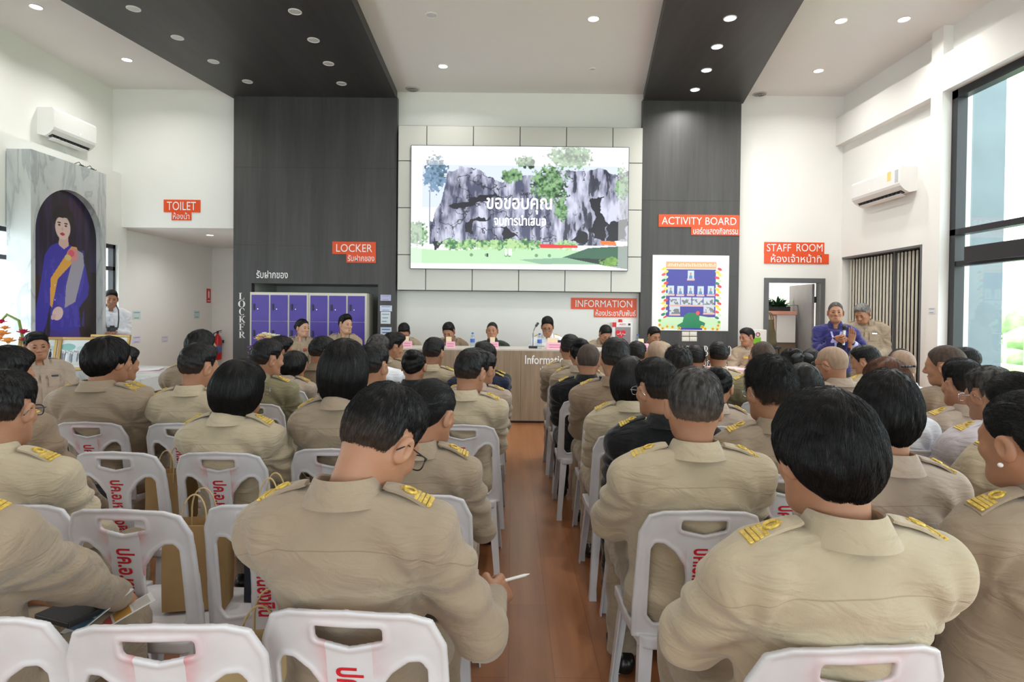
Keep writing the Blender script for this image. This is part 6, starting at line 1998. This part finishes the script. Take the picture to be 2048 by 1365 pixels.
def arrangement(loc, label, groups, leaves_, pot, handle=False, cat='flowers'):
    t = empty('flower_arrangement', loc, 0, label, cat)
    k = 0
    for nm, m, items in groups:
        for c_, r in items:
            b = B(); bloom(b, c_, r, 12, k); k += 1
            b.build(nm, m, t, True)
    rg = random.Random(5)
    b = B()
    for i in range(leaves_[0]):
        a = rg.random() * 6.28; e_ = rg.uniform(.1, .9)
        leaf_blade(b, (0, 0, leaves_[3]), (math.cos(a) * (1 - e_ * .6), math.sin(a) * (1 - e_ * .6), e_), leaves_[1] * rg.uniform(.7, 1.1), leaves_[2], rg.uniform(.1, .5))
    b.build('leaves', leaves_[4], t, True)
    if handle:
        B().tube([(-.17, 0, .2), (-.15, 0, .42), (-.02, 0, .56), (.10, 0, .5), (.16, 0, .22)], 0.014).build('basket_handle', mat('green_wrap', srgb(120, 146, 66), .5), t, True)
    r, h_, m = pot
    B().loft([[(q * math.cos(2 * math.pi * j / 20), q * math.sin(2 * math.pi * j / 20), z) for j in range(20)] for q, z in ((r * .72, 0), (r, h_), (r * .9, h_), (r * .85, h_ - .02))]).build('pot', m, t, True)
    return t
M_LEAF = mat('leaf_green', srgb(70, 120, 58), .5, var=.25, scale=12)
M_OR = mat('orange_petal', srgb(240, 168, 90), .6, var=.1, scale=20); M_CRIM = mat('crimson_petal', srgb(190, 24, 74), .6, var=.15, scale=20); M_LIME = mat('lime_petal', srgb(206, 222, 130), .6, var=.12, scale=20)
M_STRAW = mat('straw_petal', srgb(232, 206, 158), .7, var=.15, scale=14); M_VIO = mat('violet_petal', srgb(104, 74, 150), .6, var=.2, scale=18); M_WPET = mat('white_petal', srgb(236, 234, 214), .6, var=.06)
p = PZ(18, 741, zt)
arrangement((p.x, p.y, zt), 'basket of orange, crimson and lime flowers at the far left', [
    ('orange_bloom', M_OR, [((-.02, -.06, .36), .075), ((.05, -.07, .29), .07), ((-.07, -.04, .31), .06), ((.0, -.05, .42), .05)]),
    ('crimson_bloom', M_CRIM, [((.16, -.02, .38), .06), ((.19, -.03, .30), .06), ((.22, -.03, .20), .05), ((-.06, -.02, .48), .05)]),
    ('lime_bloom', M_LIME, [((.08, -.08, .19), .09), ((.15, -.06, .14), .07), ((.02, -.08, .12), .07)])], (26, .22, .03, .1, M_LEAF), (.14, .14, mat('basket', srgb(150, 110, 66), .7)), True)
# stand and flowers before the lockers, and beside the staff door
def pedestal(x, y, h_, label, m):
    t = empty('pedestal_table', (x, y, 0), 0, label, 'side table')
    B().lo_hi((-.28, -.28, h_ - .03), (.28, .28, h_), .006).build('table_top', m, t)
    for sx in (-1, 1):
        for sy in (-1, 1): B().lo_hi((sx * .24 - .02, sy * .24 - .02, 0), (sx * .24 + .02, sy * .24 + .02, h_ - .03)).build('leg', m, t)
p = P(526, 690, 8.3)
pedestal(p.x, 8.3, .68, 'small white side table hidden in front of the lockers', M_WHITE)
arrangement((p.x, 8.3, .68), 'dried straw and violet flower arrangement in front of the left lockers', [
    ('straw_bloom', M_STRAW, [((-.06 + .05 * i, -.03 * (i % 2), .40 + .05 * math.sin(i * .9)), .07) for i in range(5)]), ('pale_bloom', M_WPET, [((.02 + .06 * i, .0, .47 - .01 * i), .055) for i in range(4)]),
    ('violet_bloom', M_VIO, [((-.12 + .05 * (i % 4), -.05, .14 + .07 * (i // 4)), .075) for i in range(10)])], (22, .26, .028, .2, M_STRAW), (.1, .16, M_WHITE))
p = P(1578, 716, 7.6)
pedestal(p.x, 7.6, .55, 'small grey side table hidden before the staff doorway', M_GREYM)
arrangement((p.x, 7.6, .55), 'white flowers in gold paper-like leaves before the staff doorway', [
    ('white_bloom', M_WPET, [((-.08 + .05 * (i % 4), -.05, .36 + .045 * (i // 4)), .045) for i in range(10)])], (26, .36, .04, .2, mat('gold_leaf', srgb(226, 196, 130), .45, var=.15)), (.1, .2, M_GREYM))

# ------------------------------------------------------------------ staff room seen through the doorway
t = empty('planter_cabinet', (4.66, 10.3, 0), 0, 'pale cabinet with a planter on top inside the staff room', 'cabinet')
M_PINKW = mat('pale_pink_box', srgb(232, 206, 192), .6)
B().lo_hi((-.42, 0, 0), (.22, .4, 1.02), .006).build('body', mat('brown_cabinet', srgb(120, 104, 86), .6), t)
B().lo_hi((-.12, -.02, 1.02), (.2, .36, 1.50), .006).build('white_box', M_WHITE, t)
B().lo_hi((-.40, -.0, 1.02), (-.13, .36, 1.48), .004).build('pink_panel', M_PINKW, t)
B().lo_hi((-.42, -.06, 1.50), (.2, .4, 1.56), .004).build('shelf', mat('pink_shelf', srgb(226, 160, 140), .5), t)
t = empty('potted_shrub', (4.56, 10.45, 1.56), 0, 'dark green leafy plant on the cabinet inside the staff doorway', 'plant')
B().lo_hi((-.30, -.1, 0), (.24, .15, .08), .005).build('planter', M_BLACK, t)
rg = random.Random(2); b = B()
for i in range(150):
    a = rg.random() * 6.28; e_ = rg.uniform(-.1, 1)
    leaf_blade(b, (rg.uniform(-.25, .2), rg.uniform(-.08, .1), .07), (math.cos(a), math.sin(a) * .6, e_ + .25), rg.uniform(.14, .30), .026, rg.uniform(.1, .5))
b.build('foliage', mat('dark_leaf', srgb(34, 74, 44), .45, var=.3, scale=20), t, True)
t = empty('cloth_bag', (4.27, 9.99, .97), 0, 'olive green cloth bag standing in the staff doorway', 'bag')
def soft_bag(w_, d_, h_):
    g = Grid((-w_, -d_, -.02), (w_, d_, h_ + .05), .012)
    g.cap((0, 0, .06), (0, 0, h_ - .04), w_ * .85, w_ * .55, .02, 'u', (1, d_ / w_ * .8, 1))
    g.noise(.006, 40, 2); g.cut(lambda X, Y, Z: np.maximum(-Z, Z - h_) + 0 * X + 0 * Y)
    return npmesh('sack', *g.mesh())
link('sack', soft_bag(.17, .09, .45), mat('olive_cloth', srgb(112, 104, 78), .8, var=.12), t)
for y in (-.04, .04): B().tube([(-.07, y, .43), (-.05, y, .53), (0, y, .57), (.05, y, .53), (.07, y, .43)], .009).build('handle', MATS['olive_cloth'], t, True)
t = empty('stool', (4.30, 9.98, 0), 0, 'tall dark stool under the olive bag in the staff doorway', 'stool')
B().lo_hi((-.13, -.13, .93), (.13, .13, .97), .005).build('seat', M_BLACK, t)
for sx in (-1, 1):
    for sy in (-1, 1): B().cyl((sx * .10, sy * .1, .93), (sx * .12, sy * .12, 0), .015).build('leg', M_BLACK, t)
# white display box with red marks left of the doorway
x, z, w_, h_ = wall_rect(1508, 660, 1533, 730, 9.35)
t = empty('notice_stand', (x + w_ / 2, 9.35, 0), 0, 'white upright stand with a green panel left of the staff doorway', 'stand')
B().lo_hi((-w_ / 2 - .06, 0, 0), (w_ / 2, .12, z + h_), .006).build('body', M_WHITE, t)
B().lo_hi((-w_ / 2 - .04, -.004, z + h_ - .30), (w_ / 2 - .09, 0, z + h_ - .12)).build('green_panel', mat('green_print', srgb(130, 190, 40), .5), t)
b = B()
for q in (0, 1): b.tube([(-.04 + .03 * math.cos(a), -.004, z + h_ - .075 + .03 * math.sin(a)) for a in np.linspace(0, 6.28, 14, False)], .006, 6, True)
b.build('red_mark', MATS['red_print'], t)
# ================================================================== THE DESK AND THE PANEL
DY = 8.07
dz = 0.995
dx0, dx1 = P(772, 720, DY).x, P(1312, 720, DY).x
t = empty('information_desk', ((dx0 + dx1) / 2, DY, 0), 0, 'long wood-grain information desk under the big screen', 'desk')
hw = (dx1 - dx0) / 2
B().lo_hi((-hw, 0, 0.03), (hw, 0.04, dz - 0.02), 0.003).build('front_panel', M_OAK, t)
B().lo_hi((-hw, 0.0, dz - 0.02), (hw, 0.62, dz + 0.004), 0.003).build('desk_top', mat('desk_top', srgb(206, 200, 190), 0.4), t)
B().lo_hi((-hw, 0.02, 0), (hw, 0.08, 0.03)).build('plinth', M_BLACK, t)
for s in (-1, 1):
    B().lo_hi((s * hw, 0.04, 0.0), (s * (hw - 0.04), 0.60, dz - 0.02)).build('side_panel', M_OAK, t)
b = B()
for x in (-hw * .5, 0, hw * .5): b.lo_hi((x - .001, -.0012, .03), (x + .001, 0, dz - .02))
b.build('panel_joint', M_BLACK, t)
x, z, w_, h_ = wall_rect(1050, 711, 1138, 729, DY)
text('Information', w_, h_, frame((x - t.location.x, -.004, z), BX, BZ), M_LETTER, t, bold=.016)
x, z, w_, h_ = wall_rect(1080, 733, 1142, 746, DY)
text('ประชาสัมพันธ์', w_, h_, frame((x - t.location.x, -.004, z), BX, BZ), M_LETTER, t, bold=.012)
# second table at the right, with a pink cloth
tx0, tx1 = P(1436, 735, 7.9).x, P(1530, 735, 7.9).x
t = empty('side_desk', ((tx0 + tx1) / 2, 7.9, 0), 0, 'white table right of the desk where an officer turns away', 'table')
hw = (tx1 - tx0) / 2
B().lo_hi((-hw, 0, .73), (hw, .55, .76), .004).build('table_top', M_WHITE, t)
for sx in (-1, 1):
    for y in (.04, .51): B().lo_hi((sx * hw, y - .02, 0), (sx * (hw - .04), y + .02, .73)).build('leg', M_GREYM, t)
B().lo_hi((-hw - .004, -.006, .60), (hw + .004, .5, .768), .003).build('pink_cloth', mat('pink_cloth', srgb(242, 200, 206), .8), t)

# --- panel, facing the audience
BAR = [(-.085, .395, .055, .018, M_RED), (-.085, .375, .05, .012, M_BLACK), (.085, .40, .07, .03, M_GOLD)]
F = dict(face=True, collar=True, lean=-2, arms='table', ch=True)
def front(hx, hy, d, label, hair, shirt, yaw, pitch, **k):
    kk = dict(F); kk.update(k); rz = kk.pop('rz', 180)
    return sit(hx, hy, d, label, hair, shirt, yaw, pitch, rz=rz, clabel=' '.join(('chair under the ' + label.split(',')[0]).split()[:16]), **kk)
front(808, 650, 8.85, 'officer with glasses bowed over papers at the left end of the desk', 'short', 'khaki', -10, 34, glasses=M_FRAME_D, badge=BAR)
front(896, 646.5, 8.85, 'officer in dark brown uniform bowed over papers at the desk', 'short', 'brown', 12, 26, badge=BAR)
front(985, 645, 8.85, 'stocky man in dark green fatigues sitting upright at the desk', 'crop', 'camo', 6, -4, ep=None, s=1.02, fat=.01, hairmat_=H_BLACK)
front(1095, 630, 8.8, 'man in white dress uniform with gold shoulder boards reading at the desk microphone', 'side', 'white', 6, 18, ep='boards', glasses=M_FRAME_D, s=1.05, trousers='khaki',
      badge=[(.10, .40, .10, .022, M_GOLD), (.10, .37, .09, .03, M_RED), (.10, .33, .07, .03, M_GOLD), (-.10, .40, .035, .03, M_GOLD)])
front(1213, 653, 8.85, 'officer bowed so his face looks down, before the defibrillator cabinet', 'short', 'khaki', -14, 30, badge=BAR)
front(1308, 654, 8.85, 'officer leaning sideways at the right end of the desk', 'short', 'khaki', -16, 20, roll=14, tilt=-10, lean=4, badge=BAR)
front(1494, 655, 8.5, 'officer at the white table right of the desk, turned away to the left', 'short', 'tan', 62, 6, rz=172, badge=BAR)
# two officers before the lockers
front(604, 636, 8.75, 'woman officer with bun and red badges before the purple lockers', 'bun', 'khaki', -46, 0, arms='knees', rz=192, badge=BAR, skin=2, fem=True, ep='bars')
front(690, 628, 8.7, 'man officer with neat side parting before the purple lockers', 'side', 'khaki', -42, 0, arms='knees', rz=190, badge=BAR, skin=2, s=1.05)
# officer at the left, turned towards the room
front(70, 661, 5.35, 'officer in rosy khaki seated sideways at left beside the flowers, facing the room', 'short', 'pink', 4, 4, rz=-128, arms='wide', trousers='black', fat=.02, s=1.03, lean=-8, tilt=4,
      badge=[(-.085, .395, .055, .016, M_BLACK), (.085, .40, .05, .02, M_CHROME)], name='officer', ns=2500, hairscale=(1, 1, .95), full=.006)
# standing people
front(1671, 605, 6.9, 'standing speaker in indigo shirt with lilac trim holding a microphone', 'crop', 'indigo', 2, -4, rz=158, stand=True, arms='mic', ch=False, ep=None, hairmat_=H_SALT, trousers='black', name='speaker', s=0.97, lean=0, collar=True, skin=0,
      hands=(('open', (-.1, .12, 1), (.45, .85, 0)), ('grip', (-.85, .45, .25), (.25, .8, -.4))))
front(1722, 609, 7.8, 'grey-haired man in khaki standing behind the speaker, looking down', 'grey', 'tan', 26, 26, rz=152, stand=True, arms='fold', ch=False, s=1.06, trousers='khaki', badge=[(-.085, .395, .055, .016, M_CHROME)], lean=-2)
front(222, 579, 9.1, 'photographer in white shirt standing behind the marble arch', 'short', 'white', -2, 6, rz=-142, stand=True, arms='camera', ch=False, ep=None, trousers='black', lean=0, name='photographer', skin=0)
# lilac trim on the speaker's shirt
o, T, HM, ps = SITTERS['speaker']
shirt_o = [c for c in o.children if c.name.startswith('shirt')][0]
V = ps['shirt'][0]
def fy(x, z):
    k = (np.abs(V[:, 0] - x) < .02) & (np.abs(V[:, 2] - z) < .02)
    return float(V[k, 1].max()) if k.any() else .12
for s in (-1, 1):
    zs = [.02 + .045 * i for i in range(11)]
    rows = [[(s * (.022 + .030 * max(0, (z - .34) / .13)) + dx_, fy(s * .03, z) + dy_, z) for dx_, dy_ in ((-.010, -.004), (-.010, .006), (.010, .006), (.010, -.004))] for z in zs]
    B().loft(rows).build('lilac_trim', mat('lilac_cloth', srgb(176, 178, 226), .7), shirt_o, True)
    sh_, el_, wr_ = ps['arm'][(s + 1) // 2]
    dd = (wr_ - el_).normalized()
    B().cyl(wr_ - dd * .035, wr_ + dd * .012, .044, .043, 20).build('cuff', MATS['lilac_cloth'], shirt_o, True)
b = B(); b.lo_hi((-.05, 0, 0), (.05, .012, .30)); 
M_ = Matrix.Translation((0, fy(0, .3) - .002, .10))
c_ = b.build('dark_undershirt', mat('black_knit', srgb(28, 28, 34), .8), shirt_o); c_.matrix_local = M_
Bm = lambda v, oo: oo.matrix_world @ Vector(v)
bpy.context.view_layer.update()
# watch
sh_, el_, wr_ = ps['arm'][0]
wp = T @ wr_; dd = ((T @ wr_) - (T @ el_)).normalized()
B().cyl(wp + dd * .012, wp + dd * .028, .034, .034, 18).build('wristwatch', M_BLACK, o, True)
# hand-held microphone in the speaker's right fist
sh_, el_, wr_ = ps['arm'][1]
fist = T @ wr_ + Vector((-.085, .045, .02))
mw = o.matrix_world
base = mw @ (fist + Vector((.0, .0, -.07))); tip = mw @ (fist + Vector((-.01, -.02, .15)))
dd = (tip - base).normalized()
t = empty('microphone', base, 0, 'black and silver microphone held by the standing speaker', 'microphone')
z0 = Vector((0, 0, 0)); tl = tip - base
B().cyl(z0, tl * .78, .013, .018, 18).build('handle', mat('mic_silver', srgb(206, 208, 214), .35, metal=.3), t, True)
B().sph(tl * .92, .027, 18).build('grille', M_BLACK, t, True)
B().cyl(tl * .74, tl * .82, .021, .023, 18).build('collar_ring', M_BLACK, t, True)
# camera on the photographer's neck strap
o, T, HM, ps = SITTERS['photographer']
bpy.context.view_layer.update(); mw = o.matrix_world
cp = mw @ Vector((0.0, .25, 1.10))
t = empty('photo_camera', cp, o.rotation_euler.z, 'black camera with strap hanging on the photographer in white', 'camera')
B().lo_hi((-.07, -.035, -.045), (.07, .03, .045), .01).lo_hi((-.03, -.03, .04), (.03, .03, .07), .008).build('body', M_BLACK, t)
B().cyl((0, .03, 0), (0, .10, 0), .036, .038, 20).build('lens', M_BLACK, t, True)
for s in (-1, 1):
    nk = Vector((s * .055, .03 - .25 + .02, .40)); B().tube([(s * .072, -.01, .03), (s * .085, -.04, .16), (s * .085, -.09, .30), nk], .009).build('strap', M_BLACK, t, True)

# --- on the desk
M_PINKP = mat('pink_card', srgb(244, 186, 204), .6); M_CARD = mat('cream_card', srgb(246, 226, 190), .6)
def nameplate(px, pw, label, two=True):
    p = P(px, 695, 8.16)
    w_ = pw * 8.16 / FPX
    t = empty('name_plate', (p.x, 8.16, dz + .004), 0, label, 'name plate', 'pink name plates on the desk')
    B().prism([(0, -.03, 0), (0, .03, 0), (0, .004, .088), (0, -.004, .088)], (-w_ / 2, 0, 0), (w_ / 2, 0, 0)).build('card', M_PINKP, t)
    b = B()
    for i in range(2): b.prism([(-w_ * .36, -.0245 + .010 * i, .022 + .032 * i), (w_ * .36, -.0245 + .010 * i, .022 + .032 * i), (w_ * .36, -.0225 + .010 * i, .030 + .032 * i), (-w_ * .36, -.0225 + .010 * i, .030 + .032 * i)], (0, -.003, 0), (0, -.0015, 0))
    b.build('print', mat('pink_print', srgb(214, 120, 156), .6), t)
    if two:
        B().prism([(0, .04, 0), (0, .07, 0), (0, .064, .15), (0, .056, .15)], (-w_ * .30 - .03, 0, 0), (w_ * .30 - .03, 0, 0)).build('cream_card', M_CARD, t)
nameplate(815, 18, 'pink name plate before the bowed officer with glasses'); nameplate(901, 18, 'pink name plate before the officer in dark brown uniform'); nameplate(989, 16, 'pink name plate before the man in green fatigues')
nameplate(1110, 34, 'wide pink name plate before the man in white uniform'); nameplate(1232, 18, 'pink name plate before the officer by the defibrillator'); nameplate(1288, 18, 'pink name plate before the sideways-leaning officer')
M_BOT = glassmat('bottle_plastic', (.86, .93, .98, 1), .10); M_BLUE = mat('blue_label', srgb(70, 110, 200), .5); M_BCAP = mat('blue_cap', srgb(60, 100, 190), .4)
def bottle(px, d, z, label, h_=.21):
    p = P(px, 690, d)
    t = empty('water_bottle', (p.x, d, z), 0, label, 'bottle', 'water bottles')
    k = h_ / .21
    pr = [(.028, 0), (.031, .01), (.031, .06), (.029, .065), (.031, .07), (.031, .135), (.026, .16), (.012, .182), (.012, .192)]
    B().loft([[(r * math.cos(2 * math.pi * j / 18), r * math.sin(2 * math.pi * j / 18), q * k) for j in range(18)] for r, q in pr]).build('bottle_body', M_BOT, t, True)
    B().cyl((0, 0, .075 * k), (0, 0, .125 * k), .0318, seg=18, caps=False).build('bottle_label', M_BLUE, t, True)
    B().cyl((0, 0, .19 * k), (0, 0, .21 * k), .0145, seg=14).build('cap', M_BCAP, t)
bottle(945, 8.25, dz + .004, 'small water bottle with blue label between two seated officers on the desk'); bottle(1079, 8.22, dz + .004, 'water bottle with blue label beside the desk microphone'); bottle(1275, 8.25, dz + .004, 'water bottle on the right part of the desk')
p = P(1066, 690, 8.3)
t = empty('desk_microphone', (p.x, 8.3, dz + .004), 0, 'gooseneck desk microphone before the man in white uniform', 'microphone')
B().lo_hi((-.06, -.05, 0), (.06, .06, .03), .01).build('base', M_BLACK, t)
B().tube([(0, .02, .03), (.0, .02, .2), (.012, .03, .25), (.04, .05, .31)], .006).build('gooseneck', M_GREYM, t, True)
B().cyl((.04, .05, .305), (.07, .09, .345), .016, .018).build('head', M_BLACK, t, True)
p = P(1117, 690, 8.42)
t = empty('dark_case', (p.x, 8.42, dz + .004), 0, 'black object lying on the desk right of the man in white', 'case')
B().box((0, 0, .055), (.12, .1, .11), None, .02).build('case_body', M_BLACK, t)

# ================================================================== THINGS THE AUDIENCE CARRY
M_KRAFT = mat('kraft_paper', srgb(168, 134, 88), .75, var=.08, scale=8, bump=.1, bscale=40); M_KRAFTL = mat('kraft_light', srgb(196, 170, 124), .75, var=.06)
def paper_bag(loc, rz, w_, d_, h_, label, m, hm=None):
    t = empty('paper_bag', loc, rz, label, 'bag', 'shopping bags on the chairs')
    b = B(); th = .002
    n = 5
    rg = random.Random(int(abs(loc[0]) * 999))
    rows = []
    for i in range(n + 1):
        u = i / n
        k = 1 + .012 * rg.uniform(-1, 1); g_ = .018 * math.sin(math.pi * u)
        rows.append([(-w_ / 2 * k, -d_ / 2, h_ * u), (0, -d_ / 2 + .004, h_ * u), (w_ / 2 * k, -d_ / 2, h_ * u), (w_ / 2 * k - g_, 0, h_ * u), (w_ / 2 * k, d_ / 2, h_ * u), (0, d_ / 2, h_ * u), (-w_ / 2 * k, d_ / 2, h_ * u), (-w_ / 2 * k + g_, 0, h_ * u)])
    inner = [[(x * .985, y * .96, z + .002) for x, y, z in r] for r in rows[::-1]]
    V = [[b.bm.verts.new(p) for p in r] for r in rows + inner]
    for i in range(len(V) - 1):
        for k in range(8): b.bm.faces.new((V[i][k], V[i][(k + 1) % 8], V[i + 1][(k + 1) % 8], V[i + 1][k]))
    b.bm.faces.new(V[0][::-1]); b.bm.faces.new(V[-1])
    b.build('bag_body', m, t)
    for y in (-d_ / 2, d_ / 2):
        B().tube([(-w_ * .2, y, h_ - .04)] + [(-w_ * .2 * math.cos(a), y * (1 - .2 * math.sin(a)), h_ + .02 + .09 * math.sin(a)) for a in np.linspace(0, math.pi, 14)] + [(w_ * .2, y, h_ - .04)], .003, 6).build('handle', hm or M_KRAFTL, t, True)
    return t
def on_seat(c, dx, dy): return (c.location.x + dx, c.location.y + dy, .432)
paper_bag(on_seat(EMPTY['b'], .075, .04), R(8), .21, .10, .30, 'brown kraft paper bag on the empty chair in second row at left', M_KRAFT)
paper_bag(on_seat(EMPTY['d'], .085, .03), R(-4), .20, .10, .28, 'kraft paper bag on the empty chair in third row at left', M_KRAFT)
paper_bag(on_seat(EMPTY['c'], -.085, .05), R(4), .17, .09, .34, 'dark navy bag standing on the empty chair left of the writing man', mat('navy_bag', srgb(26, 30, 46), .6))
paper_bag(on_seat(EMPTY['a'], .10, .05), R(6), .22, .11, .24, 'light kraft paper bag on the nearest empty chair at bottom left', M_KRAFTL)
p = P(412, 1240, 1.75)
paper_bag((p.x, 1.72, 0), R(20), .22, .12, .27, 'kraft bag with twisted handles standing on the floor behind the nearest empty chair', M_KRAFT)
# the writer's pen, notebook
o, T, HM, ps = SITTERS['writer']
bpy.context.view_layer.update(); mw = o.matrix_world
wr = mw @ (T @ ps['arm'][1][2])
t = empty('pen', (wr.x + .02, wr.y + .10, wr.z - .005), 0, 'white pen in the right hand of the writing man', 'pen')
B().cyl((-.035, 0, 0), (.075, .02, .022), .0048, seg=10).build('barrel', M_WHITE, t, True)
B().cyl((.075, .02, .022), (.092, .0235, .0255), .0048, .001, 10).build('tip', M_WHITE, t, True)
t = empty('notebook', (wr.x - .13, wr.y + .10, wr.z - .045), R(8), 'dark notebook on the knees of the writing man', 'notebook')
B().lo_hi((-.11, -.09, 0), (.11, .09, .012), .002).build('cover', mat('navy_cover', srgb(30, 34, 60), .5), t)
B().lo_hi((-.105, -.085, .012), (.105, .085, .018)).build('pages', M_WHITE, t)
# cards held by the man at the left edge
p = P(196, 1222, 1.72)
def leaflet(loc, rot, cols, label):
    t = empty('leaflet', loc, 0, label, 'leaflet', 'leaflets on the lap at the left edge'); t.rotation_euler = rot
    B().lo_hi((-.05, -.085, 0), (.05, .085, .0015)).build('sheet', M_WHITE, t)
    for i, c_ in enumerate(cols):
        B().lo_hi((-.042, -.07 + i * .05, .0015), (.042, -.026 + i * .05, .002)).build('print', mat('leaf_%d_%d_%d' % c_, srgb(*c_), .4), t)
leaflet((p.x, p.y, p.z), (R(24), R(-12), R(-34)), [(50, 120, 150), (90, 170, 190), (90, 170, 190)], 'leaflet with blue pictures held by the man at left edge')
leaflet((p.x + .055, p.y + .02, p.z - .02), (R(20), R(-8), R(-52)), [(190, 50, 44), (200, 150, 70), (200, 200, 196)], 'leaflet with red and gold pictures beside the blue one')
p = P(140, 1222, 1.68)
t = empty('notebook', (p.x, p.y, p.z - .015), R(-20), 'black notebook under the leaflets at the left edge', 'notebook')
B().lo_hi((-.07, -.05, 0), (.07, .05, .016), .003).build('cover', M_BLACK, t)
# folder on the bowl-haired man's lap
p = P(1368, 1262, 1.62)
t = empty('document_folder', (p.x, p.y, p.z), R(-60), 'orange-edged folder with white papers on the lap of the bowl-haired man', 'folder')
M1 = Matrix.Rotation(R(-14), 4, 'Y')
o_ = B().lo_hi((-.01, -.07, 0), (.16, .07, .006), .001).build('folder_cover', mat('orange_folder', srgb(246, 160, 44), .45), t); o_.matrix_local = M1
o_ = B().lo_hi((.005, -.06, .006), (.16, .075, .010)).build('papers', M_WHITE, t); o_.matrix_local = M1
p = P(311, 800, 3.75)
t = empty('tablet', (p.x, p.y, p.z), R(30), 'white tablet held up beside the very broad man at left', 'tablet')
M1 = Matrix.Rotation(R(-50), 4, 'X')
o_ = B().lo_hi((-.05, -.07, 0), (.05, .07, .008), .003).build('casing', M_BLACK, t); o_.matrix_local = M1
o_ = B().lo_hi((-.044, -.062, .008), (.044, .062, .009)).build('display', M_WHITE, t); o_.matrix_local = M1
